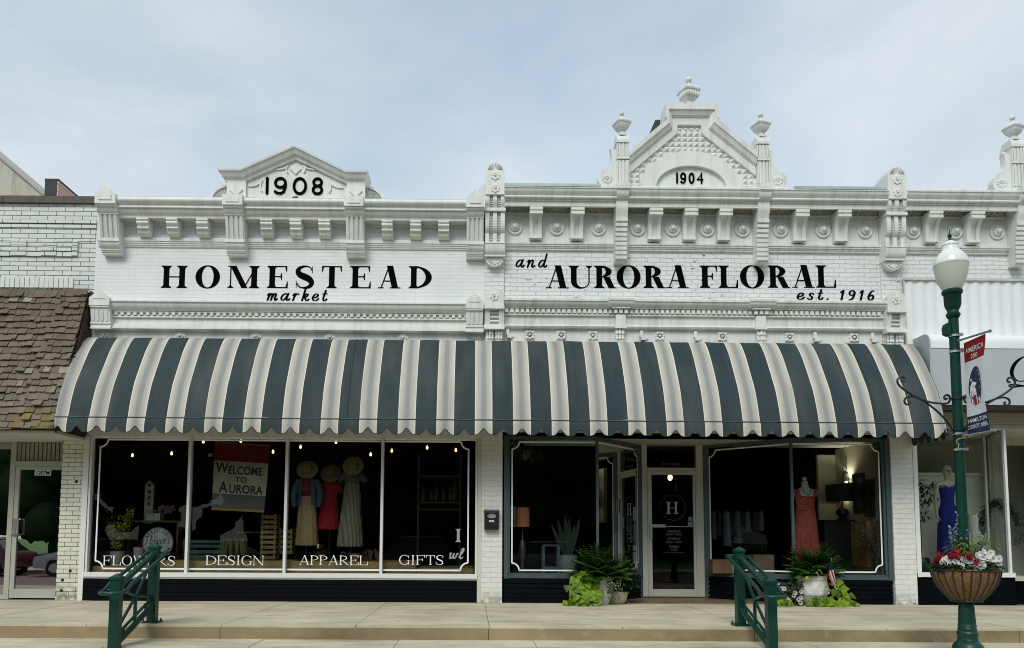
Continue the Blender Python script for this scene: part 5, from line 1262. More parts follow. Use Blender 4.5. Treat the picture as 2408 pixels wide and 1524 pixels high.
# ================================================================ street lamp
LY = -4.75
LX = sum(P('k7', u, v, LY)[0] for u, v in ((907, 100), (920, 700), (955, 1200))) / 3
zl = lambda c, u, v: P(c, u, v, LY)[1]
lamp = thing('street_lamp', 'green fluted street lamp with acorn glass globe at the kerb', 'street lamp', (LX, LY, -.33))
flute = lambda k: 1.0 if k % 2 else .93
def fl(m, prof, seg=32): return m.lathe(prof, (LX, LY, 0), seg, wob=flute)
m = MB()
zb = zl('k8', 980, 1340)
fl(m, [(.112, zb + .03), (.104, zb + .12), (.096, zb + .24), (.088, zl('k8', 970, 1140))]); m.build('lower_shaft', GREEN, lamp, smooth=60)
m = MB(); P_ = lambda v: zl('k8', 980, v)
m.lathe([(.26, -.33), (.26, -.27), (.235, -.255), (.215, -.20), (.205, -.15), (.195, P_(1510)), (.175, P_(1490)), (.15, P_(1475)), (.132, P_(1465)), (.135, P_(1455)), (.128, P_(1445)), (.133, P_(1425)), (.138, P_(1405)), (.13, P_(1390)), (.118, P_(1383)), (.122, P_(1370)), (.118, P_(1360)), (.112, P_(1352)), (.120, P_(1345)), (.114, P_(1335)), (.110, zb + .03)], (LX, LY, 0), 28); m.build('base', GREEN, lamp, smooth=40)
m = MB(); zt = zl('k7', 887, 30)
fl(m, [(.072, zl('k8', 970, 1140) - .01), (.064, 1.0), (.061, 2.0), (.058, zt)]); m.build('shaft', GREEND, lamp, smooth=60)
m = MB(); m.lathe([(.07, zt - .02), (.083, zt), (.085, zt + .02), (.07, zt + .03), (.066, zt + .06)], (LX, LY, 0), 24); m.build('neck_ring', GREEND, lamp, smooth=40)
g = lambda v: zl('c5', 1305, v)
m = MB(); fl(m, [(.064, zt + .05), (.068, g(1510)), (.085, g(1490)), (.098, g(1470)), (.102, g(1400)), (.110, g(1392))]); m.lathe([(.110, g(1395)), (.122, g(1388)), (.124, g(1372)), (.108, g(1362))], (LX, LY, 0), 28); m.build('fitter', GREEND, lamp, smooth=40)
def globe_mat():
    m, t, b, o = newmat('prismatic_globe'); b.inputs['Base Color'].default_value = (.80, .84, .77, 1); b.inputs['Roughness'].default_value = .12
    b.inputs['Subsurface Weight'].default_value = .0
    tr = t.nodes.new('ShaderNodeBsdfTranslucent'); tr.inputs[0].default_value = (.85, .90, .80, 1); x = t.nodes.new('ShaderNodeMixShader'); x.inputs[0].default_value = .45
    tp = t.nodes.new('ShaderNodeBsdfTransparent'); tp.inputs[0].default_value = (.9, .93, .9, 1); y = t.nodes.new('ShaderNodeMixShader'); y.inputs[0].default_value = .12
    t.links.new(b.outputs[0], x.inputs[1]); t.links.new(tr.outputs[0], x.inputs[2]); t.links.new(x.outputs[0], y.inputs[1]); t.links.new(tp.outputs[0], y.inputs[2]); t.links.new(y.outputs[0], o.inputs[0])
    w_ = t.nodes.new('ShaderNodeTexWave'); w_.wave_type = 'RINGS'; w_.rings_direction = 'Z'; w_.inputs['Scale'].default_value = 0
    return m
GLOBE = globe_mat()
rb = lambda k: 1 if k % 2 else .975
k_ = (13 + LY) / 8.7
m = MB(); m.lathe([(.108 * k_, g(1370)), (.135 * k_, g(1345)), (.168 * k_, g(1310)), (.192 * k_, g(1265)), (.207 * k_, g(1220)), (.2125 * k_, g(1190)), (.213 * k_, g(1182))], (LX, LY, 0), 48, caps=False, wob=rb); m.build('globe', GLOBE, lamp, smooth=60)
m = MB(); m.lathe([(.216 * k_, g(1186)), (.218 * k_, g(1176)), (.213 * k_, g(1168)), (.205 * k_, g(1148)), (.185 * k_, g(1126)), (.158 * k_, g(1106)), (.130 * k_, g(1094)), (.118 * k_, g(1088)), (.112 * k_, g(1080)), (.104 * k_, g(1066)), (.102 * k_, g(1050)), (.108 * k_, g(1044)), (.106 * k_, g(1038)), (.085 * k_, g(1030)), (.060 * k_, g(1022)), (.035 * k_, g(1010))], (LX, LY, 0), 40); m.build('globe_roof', pm('frosted_roof_glass', (.74, .78, .77), .1, var=.05), lamp, smooth=35)
m = MB(); m.lathe([(.032, g(1012)), (.034, g(1006)), (.018, g(1000)), (.014, g(990)), (.026, g(978)), (.026, g(970)), (.012, g(962)), (.010, g(955)), (.004, g(925))], (LX, LY, 0), 12); m.build('finial', GREEND, lamp, smooth=40)
# clamps and small control box
m = MB(); a = zl('k7', 840, 205); b = zl('k7', 840, 110)
m.prism([(LX - .085, a), (LX - .13, a + .02), (LX - .135, b - .03), (LX - .115, b + .01), (LX - .07, b + .03), (LX - .06, a)], LY - .045, LY + .045); m.build('control_box', GREEND, lamp)
for v in (205, 343, 750, 1020, 1057, 1195):
    z = zl('k7', 900, v); m = MB(); m.lathe([(.064, z - .012), (.069, z - .012), (.069, z + .012), (.064, z + .012)], (LX, LY, 0), 24); m.box(LX + .02, LX + .06, LY - .10, LY - .07, z - .014, z + .014)
    m.build('band_clamp', STEEL if v in (205, 343, 1057, 1195) else BLACKM, lamp)
# a round post far off the axis looks wide in the picture: bring the turned parts back to their true girth
for o_ in lamp.children:
    for v in o_.data.vertices: v.co.x = LX + (v.co.x - LX) * (.75 if o_.name.startswith(('base', 'lower_shaft')) else .84); v.co.y = LY + (v.co.y - LY) * (.75 if o_.name.startswith(('base', 'lower_shaft')) else .84)
# scroll brackets
for sg, c in ((-1, 'L'), (1, 'R')):
    m = MB()
    top = [(870, 750), (868, 728), (845, 718), (822, 730), (822, 750), (835, 756), (845, 745)]
    s1 = [(845, 745), (836, 757), (822, 748), (824, 727), (848, 719), (868, 735), (866, 770), (845, 790), (790, 793), (700, 782), (620, 755), (560, 737), (515, 734), (482, 748), (474, 775), (488, 800), (515, 798), (522, 780), (510, 772)]
    s2 = [(458, 598), (448, 603), (436, 592), (440, 568), (462, 562), (476, 580), (474, 592)]
    s3 = [(455, 597), (468, 600), (477, 585), (466, 564), (438, 561), (414, 585), (418, 620), (455, 660), (530, 712), (620, 760), (700, 812), (780, 880), (840, 945), (882, 1010), (886, 1045), (862, 1066), (832, 1052), (828, 1025), (845, 1014), (858, 1024)]
    for s in (s1, s3):
        p3 = []
        for u, v in s:
            x, z = P('k7', u, v, LY); p3.append((LX + sg * -(x - LX) if sg > 0 else x, LY, z))
        m.tube([tuple(q) for q in cat_rom(p3, 5)], .0115, 7)
    m.build('scroll_bracket', BLACKM, lamp, smooth=50)

# ================================================================ banner on the lamp
NAVYC = (.018, .03, .085)
bn = thing('street_banner', 'red, white and navy street banner with eagle emblem hung on the lamp', 'banner', (LX + .1, LY, 2.2))
zT, zB = zl('k7', 945, 262) - .01, zl('k7', 1000, 1100) + .03
ang = rad(90); BW = .36; bx, by = LX + .095, LY - .01
def bpt(u, v, off=0):
    """u 0..1 out from the pole, v 0..1 down; the cloth twists and cups in the wind"""
    pinch = .42 * math.sin(PI * min(1, max(0, (v - .04) / .92))) ** 1.3
    a = ang + pinch * .10 * u; uu = u * BW * (1 - .42 * pinch)
    cup = .02 * math.sin(PI * u) * math.sin(PI * v)
    x = bx + uu * math.cos(a) + cup; y = by - uu * math.sin(a)
    z = zT - (zT - zB) * v + .012 * u
    return (x - off, y, z)
def cloth(u0, u1, v0, v1, name, mat_, off=0, nu=12, nv=24, th=.002):
    m = MB(); fr = [[bpt(u0 + (u1 - u0) * i / nu, v0 + (v1 - v0) * j / nv, off) for i in range(nu + 1)] for j in range(nv + 1)]
    m.loft(fr, closed=False); return m.build(name, mat_, bn, smooth=60, normals=False)
def cl(name, c): return pm(name, c, .7, var=.08, bmp=.15, bs=40, trans=.2)
BR, BWh, BN = cl('banner_red', (.30, .012, .018)), cl('banner_white', (.78, .80, .84)), cl('banner_navy', NAVYC)
cloth(0, 1, 0, .215, 'top_band', BR); cloth(0, 1, .215, .80, 'field', BWh); cloth(0, 1, .80, 1, 'bottom_band', BN)
def on_banner(polys, mat_, name, off0=.004):
    m = MB()
    for k, p in enumerate(polys): m.face([bpt(u, v, off0 + .0002 * (k % 9)) for u, v in p])
    return m.build(name, mat_, bn, normals=False)
def btext(tx, uc, v, su, sv, name, bold=.012, sx=1.0):
    t = MB(); sans(t, tx, 0, 0, 1, 0, .001, 'CENTER', bold, sx); polys = []
    for f in t.f:
        q = [t.v[i] for i in f]
        if max(abs(p[1] - q[0][1]) for p in q) < 1e-6 and q[0][1] < -.0005: polys.append([(uc + p[0] * su, v - p[2] * sv) for p in q])
    on_banner(polys, LETW, name)
btext('AMERICA', .50, .125, .205, .078, 'lettering'); btext('250', .46, .195, .22, .066, 'lettering')
btext('HAMILTON', .50, .872, .178, .062, 'lettering'); btext('COUNTY, NEBR.', .50, .938, .128, .060, 'lettering')
egg = [(.50 + .36 * math.cos(a) * (1 - .12 * math.sin(a)), .49 - .20 * math.sin(a)) for a in [2 * PI * k / 40 for k in range(40)]]
on_banner([egg], pm('emblem_navy', NAVYC, .7, var=0), 'emblem_oval', .0035)
head = [(.20, .57), (.22, .49), (.34, .43), (.52, .41), (.66, .43), (.76, .46), (.78, .49), (.68, .495), (.60, .51), (.64, .56), (.72, .62), (.74, .69), (.60, .64), (.58, .70), (.48, .66), (.42, .71), (.36, .68), (.28, .66), (.22, .62)]
on_banner([head], LETW, 'emblem_eagle', .006)
for k, pl_ in enumerate(([(.42, .56), (.52, .60), (.50, .70), (.40, .69), (.38, .63)], [(.57, .60), (.62, .62), (.66, .69), (.60, .69)])): on_banner([pl_], pm('emblem_red', (.30, .012, .018), .7, var=0), 'emblem_stripe', .0085)
for u0, v0, u1, v1 in ((.30, .54, .27, .66), (.44, .53, .36, .68), (.54, .55, .53, .68)):
    on_banner(ribbon([(u0, v0), ((u0 + u1) / 2 - .02, (v0 + v1) / 2), (u1, v1)], .018), pm('emblem_line', NAVYC, .7, var=0), 'emblem_line', .0095)
st = lambda cx, cy, r: [(cx + r * (1 if k % 2 == 0 else .42) * math.sin(PI * k / 5) * 1.6, cy - r * (1 if k % 2 == 0 else .42) * math.cos(PI * k / 5) * .62) for k in range(10)]
on_banner([st(.46, .362, .05), st(.27, .42, .032), st(.62, .345, .03), st(.75, .39, .028), st(.80, .45, .026), st(.79, .53, .024)], LETW, 'emblem_star', .006)
on_banner([round_cap(.64, .465, .018, 8)], BLACK, 'emblem_eye', .009)
for z, nm in ((zT + .012, 'top_rod'), (zB - .012, 'bottom_rod')):
    m = MB(); d = Vector((math.cos(ang), -math.sin(ang), .02)); a = Vector((LX, LY, z)) + d * .07; e = Vector((bx, by, z)) + d * (BW + .07); m.tube([tuple(a), tuple(e)], .012, 8); m.ball(tuple(e), .018); m.build(nm, pm('grey_rod', (.16, .19, .21), .4), bn, smooth=40)
m = MB(); zc = zl('k7', 900, 1115); m.tube([(tuple(q)) for q in cat_rom([(LX + .10, LY - .1, zl('k7', 1005, 1080)), (LX + .0, LY - .11, zl('k7', 950, 1100)), (LX - .07, LY - .09, zc), (LX - .075, LY - .085, zc - .04), (LX - .055, LY - .085, zc - .05), (LX - .07, LY - .085, zc - .10)], 4)], .005, 5); m.build('tie_cord', pm('tan_cord', (.36, .28, .17), .8), bn)

# ================================================================ basket ring planter on the lamp
k_ = (13 + LY) / 8.7 * .86
BZ1, BZ0 = zl('k8', 970, 880), zl('k8', 970, 1138); BR_ = .394 * k_; BX = LX + .005
pb = thing('lamp_basket', 'round black wire basket with brown coir liner encircling the lamp post', 'planter', (BX, LY, BZ0))
def coir():
    m, t, b, o = newmat('coir_liner'); v = obj_vec(t)
    f = noise_n(t, obj_vec(t, (1, 1, .5)), 90, 6, .75); g_ = noise_n(t, v, 9, 5, .7)
    c = mixc(t, ramp(t, f, .3, .72), (.13, .065, .022), (.34, .18, .07)); c = mixc(t, ramp(t, g_, .45, .62), c, mixc(t, 1.0, c, (.62, .55, .48), 'MULTIPLY'))
    t.links.new(c, b.inputs['Base Color']); b.inputs['Roughness'].default_value = .95; bump(t, b, f, .8, .012); return m
prof = lambda q, s=1: (BR_ * s * math.sin(PI / 2 * (.26 + .74 * q)) ** .92, BZ0 + (BZ1 - BZ0) * q)
lin = []
m = MB(); rg = []
for j in range(17):
    r, z = prof(j / 16, .985); rg.append([])
    for k in range(72):
        A = 2 * PI * k / 72; bul = 1 + .018 * abs(math.sin(A * 12)) + .012 * noise.noise(Vector((math.cos(A) * 6, math.sin(A) * 6, j * .6))); rg[-1].append((BX + r * bul * math.cos(A), LY + r * bul * math.sin(A), z + .02 * (j == 16) * noise.noise(Vector((A * 4, 3, 1)))))
m.loft(rg); m.build('coir_liner', coir(), pb, smooth=70)
for k in range(24):
    A = 2 * PI * (k + .5) / 24; m = MB(); m.tube([(BX + (prof(j / 12, 1.012)[0]) * math.cos(A), LY + prof(j / 12, 1.012)[0] * math.sin(A), prof(j / 12)[1]) for j in range(13)], .0075, 6); m.build('wire_rib', BLACKM, pb, smooth=50)
for q in (0.01, 1.0):
    m = MB(); r, z = prof(q, 1.015); m.tube([(BX + r * math.cos(2 * PI * k / 48), LY + r * math.sin(2 * PI * k / 48), z) for k in range(48)], .010, 6, closed=True); m.build('rim_ring', BLACKM, pb, smooth=50)
m = MB(); m.lathe([(.10, BZ0 - .012), (.13, BZ0 - .004), (.13, BZ0 + .012)], (BX, LY, 0), 20); m.lathe([(BR_ * .96, BZ1 - .04), (.08, BZ1 - .02)], (BX, LY, 0), 24, caps=False); m.build('soil', pm('potting_soil', (.025, .018, .012), .95), pb)
# ================================================================ plants
LEAF = attr_mat('leaf', .5, .35, .2, 40, trans=.28)
PETAL = attr_mat('petal', .6, .2, 0, 40, trans=.25)
class LB(MB):
    """leaf builder: every face keeps a tone"""
    def __init__(s): super().__init__(); s.c = []
    def leaf(s, base, d, up, L_, W_, col, curl=.25, fold=.15, shape=((0, .0), (.12, .62), (.35, 1), (.65, .72), (1, 0))):
        d = Vector(d).normalized(); up = Vector(up); sd_ = d.cross(up)
        if sd_.length < .01: sd_ = d.cross(Vector((1, 0, 0)))
        sd_.normalize(); n = sd_.cross(d).normalized(); base = Vector(base); Lf = []; Md = []; Rt = []
        for t, w_ in shape:
            c = base + d * L_ * t - n * curl * L_ * t * t
            Md.append(c); Lf.append(c + sd_ * W_ / 2 * w_ + n * fold * W_ * w_); Rt.append(c - sd_ * W_ / 2 * w_ + n * fold * W_ * w_)
        for i in range(len(shape) - 1):
            for A, B in ((Lf, Md), (Md, Rt)):
                q = [A[i], A[i + 1], B[i + 1], B[i]]
                if (q[0] - q[3]).length < 1e-6: q = [q[0], q[1], q[2]]
                elif (q[1] - q[2]).length < 1e-6: q = [q[0], q[1], q[3]]
                s.face(q); s.c.append(col)
    def heart(s, base, d, up, L_, col, curl=.2):
        s.leaf(base, d, up, L_, L_ * .95, col, curl, .10, ((-.02, .0), (-.15, .42), (-.12, .78), (.0, 1.0), (.2, 1.02), (.42, .82), (.66, .48), (.85, .2), (1, 0)))
    def flower(s, c, n, r, col, eye, lobes=5, deep=.35):
        n = Vector(n).normalized(); a = n.cross(Vector((.1, .2, 1)))
        if a.length < .05: a = n.cross(Vector((1, 0, 0)))
        a.normalize(); b = n.cross(a); c = Vector(c); K = lobes * 4; ring = []; mid = []
        for k in range(K):
            A = 2 * PI * k / K; q = r * (.86 + .14 * abs(math.cos(lobes * A / 2))); d = a * math.cos(A) + b * math.sin(A)
            ring.append(c + d * q + n * r * .06 * math.cos(A * lobes)); mid.append(c + d * r * .28 - n * r * deep)
        for k in range(K):
            j = (k + 1) % K; s.face([mid[k], ring[k], ring[j], mid[j]]); s.c.append([x * random.uniform(.92, 1.0) for x in col]); s.face([c - n * r * (deep + .15), mid[k], mid[j]]); s.c.append(eye)
    def stem(s, pts, r, col, seg=5):
        n0 = len(s.f); s.tube(pts, r, seg); s.c += [col] * (len(s.f) - n0)
    def done(s, name, par=None, mat_=None):
        o = s.build(name, mat_ or LEAF, par, normals=False); set_tone(o, s.c); return o
def jit(c, a, r): f = 1 + r.uniform(-a, a); return (c[0] * f * r.uniform(.9, 1.1), c[1] * f, c[2] * f * r.uniform(.8, 1.2))

def fern(c, n, L_, seed, spread=1.0, broad=1.0, droop=.8, flat=1.0):
    r = random.Random(seed); b = LB()
    for i in range(n):
        A = 2 * PI * i / n * 2.399 * 7 + r.uniform(-.2, .2); el = r.uniform(.12, 1.35); l = L_ * r.uniform(.65, 1.08) * (.75 + .25 * math.sin(el)); pts = []
        d = Vector((math.cos(A) * math.cos(el) * spread, math.sin(A) * math.cos(el) * spread * .8 * flat, math.sin(el))); p = Vector(c) + Vector((d.x, d.y, 0)) * .05
        K = 13; cols = jit((.040, .125, .014), .35, r)
        if r.random() < .3: cols = jit((.085, .24, .020), .2, r)
        v = d.normalized()
        for k in range(K + 1):
            pts.append(p.copy()); p = p + v * l / K; v = (v + Vector((0, 0, -droop * 1.6 / K * (k / K + .25)))).normalized()
        b.stem([tuple(q) for q in pts], .003, (.05, .08, .02), 4)
        for k in range(1, K):
            t = k / K; dd = (pts[k + 1] - pts[k]).normalized(); sd_ = dd.cross(Vector((0, 0, 1)));
            if sd_.length < .1: sd_ = Vector((1, 0, 0))
            sd_.normalize(); w_ = .115 * L_ / .6 * broad * math.sin(PI * min(1, .18 + t * .80)) ** .8 * r.uniform(.9, 1.1)
            for sg in (-1, 1):
                b.leaf(pts[k], sd_ * sg + dd * .45, Vector((0, 0, 1)), w_, l / K * 1.05, jit(cols, .16, r), .25, .1, ((0, .9), (.5, 1), (1, .15)))
    return b
def plant(name, label, cat, b, loc, group=None):
    o = b.done(name); o.data.transform(Matrix.Translation((-loc[0], -loc[1], -loc[2]))); o.location = loc; tag(o, label, cat, group); return o

def faceted_pot(c, r0, r1, h, label, neck=True):
    t = thing('white_planter', label, 'planter', c)
    m = MB(); n = 9
    R = [(r0 * .92, 0), (r0, .03), (r1 * .99, h * .36), (r1, h * .60), (r1 * .93, h * .84)]
    rings = []
    for j, (r, z) in enumerate(R):
        rings.append([(c[0] + r * (1 + .10 * ((k * 7 + j * 3) % 3 - 1)) * math.cos(2 * PI * (k + .5 * (j % 2)) / n), c[1] + r * math.sin(2 * PI * (k + .5 * (j % 2)) / n), c[2] + z) for k in range(n)])
    vs_ = [p for q in rings for p in q]; fs = []
    for j in range(len(R) - 1):
        for k in range(n):
            a, b_, c_, d_ = j * n + k, j * n + (k + 1) % n, (j + 1) * n + k, (j + 1) * n + (k + 1) % n
            fs += [(a, b_, c_), (b_, d_, c_)] if j % 2 == 0 else [(a, b_, d_), (a, d_, c_)]
    fs.append(tuple(range(n))); m.mesh(vs_, fs)
    m.build('bowl', paint('white_stoneware', (.66, .655, .62), .45, .35, dirtcol=(.35, .33, .27)), t)
    m = MB(); m.lathe([(r1 * .93, h * .82), (r1 * .98, h * .86), (r1 * .98, h * .98), (r1 * .90, h), (r1 * .80, h * .9)], c, 24); m.build('rim', paint('white_stoneware_rim', (.66, .655, .62), .45, .3), t)
    m = MB(); m.lathe([(r1 * .84, h * .93), (.02, h * .95)], c, 18); m.build('soil', pm('dark_soil', (.02, .014, .01), .95), t)
# -- left of the door
xA, _ = P('k5', 805, 1300, -.18)
faceted_pot((xA, -.20, 0), .15, .215, .44, 'white faceted planter left of the shop door, half hidden by lime leaves')
b = fern((xA + .0, -.20, .42), 120, .60, 11, 1.1, 1.5, .62, .8); plant('fern', 'dark green fern in the white planter left of the shop door', 'fern', b, (xA, -.2, .42), 'ferns in the white planters')
LIME = (.215, .355, .012)
def vine(cells, seed, size, col=LIME):
    """heart leaves along trailing stems; cells: list of (x, y, z, spread)"""
    r = random.Random(seed); b = LB()
    for (p0, p1, n, sp) in cells:
        p0 = Vector(p0); p1 = Vector(p1); pts = [p0.lerp(p1, t / 6) + Vector((r.uniform(-.02, .02), r.uniform(-.02, .02), .05 * math.sin(PI * t / 6))) for t in range(7)]
        b.stem([tuple(q) for q in pts], .004, (.14, .2, .03), 4)
        for i in range(n):
            t = r.random(); q = p0.lerp(p1, t) + Vector((r.uniform(-sp, sp), r.uniform(-sp * .55, sp * .25) - .02, r.uniform(-sp, sp) * .8)); q.z = max(.03, q.z)
            d = Vector((r.uniform(-.7, .7), r.uniform(-.65, -.15), -.75 + r.uniform(-.3, .6))); s = size * r.uniform(.5, 1.15)
            nrm = Vector((r.uniform(-.35, .35), -1, r.uniform(.15, .9)))
            b.heart(q, d, nrm, s, jit(col, .2, r) if r.random() < .72 else jit((.10, .19, .012), .3, r), r.uniform(.1, .5))
    return b
q = lambda u, v, y: (P('k5', u, v, y)[0], y, max(.03, P('k5', u, v, y)[1]))
b = vine([(q(700, 1190, -.30), q(640, 1440, -.55), 34, .13), (q(660, 1200, -.3), q(560, 1450, -.52), 30, .12), (q(740, 1230, -.38), q(740, 1440, -.55), 26, .10), (q(640, 1190, -.3), q(650, 1300, -.42), 22, .11), (q(800, 1320, -.45), q(780, 1430, -.55), 12, .06), (q(640, 1400, -.5), q(540, 1462, -.5), 14, .05), (q(700, 1300, -.42), q(620, 1420, -.55), 24, .12)], 21, .122)
plant('sweet_potato_vine', 'lime green trailing vine spilling from the white planter left of the door', 'vine', b, (xA - .2, -.4, .02), 'lime vines in the white planters')
def tuft(cx, cy, cz, rx, ry, rz_, n, seed, col, size, ratio=.55, down=.2):
    r = random.Random(seed); b = LB()
    for i in range(n):
        A = r.uniform(0, 2 * PI); e = math.asin(r.uniform(-.55, 1)); q = r.uniform(.45, 1.0)
        d = Vector((math.cos(A) * math.cos(e), math.sin(A) * math.cos(e), math.sin(e))); p = Vector((cx + d.x * rx * q, cy + d.y * ry * q, max(.02, cz + d.z * rz_ * q)))
        b.leaf(p, d + Vector((r.uniform(-.7, .7), r.uniform(-.7, .7), r.uniform(-.5, .5) - down)), Vector((0, -.3, 1)), size * r.uniform(.6, 1.3), size * ratio * r.uniform(.7, 1.2), jit(col, .35, r), .2)
    return b
xs_, _ = P('k5', 955, 1420, -.12)
t = thing('terracotta_pot', 'small pale clay pot beside the white planter left of the door', 'pot', (xs_, -.12, 0)); m = MB(); m.lathe([(.10, .0), (.145, .05), (.165, .16), (.16, .20), (.14, .19)], (xs_, -.12, 0), 20); m.build('bowl', paint('pale_clay', (.42, .36, .28), .7, .4), t, smooth=50)
b = tuft(xs_ + .13, -.05, .40, .28, .22, .27, 620, 5, (.018, .052, .018), .06, .5); plant('bushy_herb', 'dark bushy green plant in the pale clay pot by the door', 'plant', b, (xs_, -.12, .18))
r = random.Random(8); b = LB()
for i in range(120):
    x, z = xA + .10 + abs(r.gauss(0, .11)), .42 - abs(r.gauss(0, .15)); y = -.42 + r.uniform(-.03, .05)
    b.leaf((x, y, max(.05, z)), (r.uniform(-.5, .8), -.3, -.8), (0, -1, .4), .05, .018, jit((.10, .14, .04), .3, r), .3)
for i in range(34): b.flower((xA + .06 + r.uniform(-.05, .24), -.45 + r.uniform(-.02, .02), .46 - r.random() ** 1.2 * .28), (r.uniform(-.5, .5), -1, r.uniform(-.2, .6)), r.uniform(.007, .014), (.72, .70, .55), (.5, .45, .2))
plant('trailing_flower', 'tiny white flowers trailing over the front of the white planter by the door', 'flowers', b, (xA + .1, -.42, .4))
# -- right of the door
xB, _ = P('k6', 1010, 1400, -.20)
faceted_pot((xB, -.22, 0), .13, .235, .50, 'white faceted planter with a flat rim under the right display window')
b = fern((xB + .04, -.22, .50), 150, .55, 33, 1.0, 1.0, .72, .85); plant('fern', 'green fern in the white planter with the small flag', 'fern', b, (xB, -.22, .5), 'ferns in the white planters')
q = lambda u, v, y: (P('k6', u, v, y)[0], y, max(.03, P('k6', u, v, y)[1]))
b = vine([(q(960, 1440, -.45), q(1330, 1455, -.45), 62, .085), (q(1180, 1260, -.3), q(1300, 1450, -.42), 22, .10), (q(1200, 1230, -.28), q(1260, 1330, -.3), 14, .08), (q(700, 1440, -.42), q(830, 1450, -.42), 20, .075), (q(1000, 1420, -.5), q(1250, 1470, -.55), 30, .06), (q(1250, 1400, -.4), q(1370, 1465, -.4), 16, .06)], 41, .125)
plant('sweet_potato_vine', 'lime green vine lying on the pavement around the flag planter', 'vine', b, (xB, -.4, .02), 'lime vines in the white planters')
r = random.Random(9); b = LB()
for i in range(330):
    u, v = r.uniform(720, 930), r.uniform(1280, 1450); x, y_, z = q(u, v, -.36 + r.uniform(-.06, .08))
    b.leaf((x, y_, z), (r.uniform(-.8, .8), -.4, r.uniform(-.6, .6)), (0, -1, .5), .06, .026, jit((.045, .065, .018) if v > 1330 else (.02, .05, .02), .4, r), .3)
for u, v in ((765, 1330), (785, 1330), (875, 1365), (865, 1385), (925, 1357), (920, 1405), (802, 1408), (820, 1422), (920, 1445), (715, 1305), (700, 1380), (740, 1290), (905, 1418)):
    x, y_, z = q(u, v, -.45); b.flower((x, y_, z), (r.uniform(-.3, .3), -1, r.uniform(0, .4)), .040 if v not in (1380, 1290) else .02, (.62, .55, .60), (.018, .008, .022), 5, .3)
plant('petunia', 'pale petunias with dark throats at the left foot of the flag planter', 'flowers', b, (xB - .4, -.4, .02))
r = random.Random(10); b = LB()
for u, v in ((1065, 1180), (1080, 1185), (1075, 1178), (970, 1238), (965, 1250), (985, 1240), (1130, 1335), (1145, 1335), (1150, 1365), (1200, 1320), (1155, 1345), (1090, 1205), (1060, 1215), (1210, 1330), (1130, 1305), (1050, 1200)):
    x, y_, z = q(u, v, -.5); b.flower((x, y_, z), (r.uniform(-.3, .3), -1, .4), .017, (.72, .68, .25), (.4, .3, .05), 5, .2); b.stem([(x, y_, z), (x - .01, y_ + .08, z - .08)], .002, (.06, .1, .02), 4)
plant('yellow_blossom', 'small yellow blossoms peeping from the fern beside the flag', 'flowers', b, (xB, -.5, .4))
fx, fz = P('k6', 1168, 1120, -.72)
fg = thing('stick_flag', 'small stars and stripes flag on a stick in the fern planter', 'flag', (fx + .05, -.70, .35))
m = MB(); m.tube([(fx + .05, -.66, .35), (fx + .01, -.705, fz + .06)], .005, 6); m.ball((fx + .01, -.706, fz + .065), .009); m.build('stick', pm('gold_stick', (.32, .22, .08), .5), fg)
tl, bl = Vector((fx + .0, -.71, fz)), Vector((fx + .035, -.69, fz - .17)); tr_ = Vector(P('k6', 1212, 1315, -.73) + (0,)); tr_ = Vector((tr_.x, -.73, tr_.y)); br = Vector((tr_.x - .03, -.72, tr_.z - .005)); 
e0 = [(P('k6', u, v, -.72)) for u, v in ((1172, 1100), (1185, 1170), (1205, 1240), (1213, 1300))]; e1 = [(P('k6', u, v, -.72)) for u, v in ((1152, 1135), (1143, 1190), (1150, 1250), (1196, 1322))]
e0 = [Vector((a, 0, b_)) for a, b_ in e0]; e1 = [Vector((a, 0, b_)) for a, b_ in e1]
E0 = cat_rom(e0, 6); E1 = cat_rom(e1, 6); nn = len(E0)
def fpt(s, t): 
    i = s * (nn - 1); k = min(int(i), nn - 2); f = i - k; a = E0[k].lerp(E0[k + 1], f); c = E1[k].lerp(E1[k + 1], f); p = c.lerp(a, t); return (p.x, -.72 - .018 * math.sin(t * 9 + s * 2), p.z)
RED, WHI = pm('flag_red', (.24, .012, .03), .7, var=0, trans=.2), pm('flag_white', (.74, .70, .72), .7, var=0, trans=.2)
for k in range(7):
    m = MB(); s0 = .34 if k > 2 else .34
    m.loft([[fpt(s0 + (1 - s0) * j / 14, (k + i / 3) / 7) for i in range(4)] for j in range(15)], closed=False); m.build('stripe', RED if k % 2 == 0 else WHI, fg, normals=False)
m = MB(); m.loft([[fpt(.34 * j / 8, i / 8) for i in range(9)] for j in range(9)], closed=False); m.build('canton', pm('flag_navy', (.012, .018, .06), .7, var=0), fg, normals=False)
m = MB()
for j in range(5):
    for i in range(4):
        x, y_, z = fpt(.05 + .27 * j / 4.4, .16 + .22 * i); m.disc((x, y_ - .004, z), [(.001, 0), (.0065, 0)], 6)
m.build('star', LETW, fg)
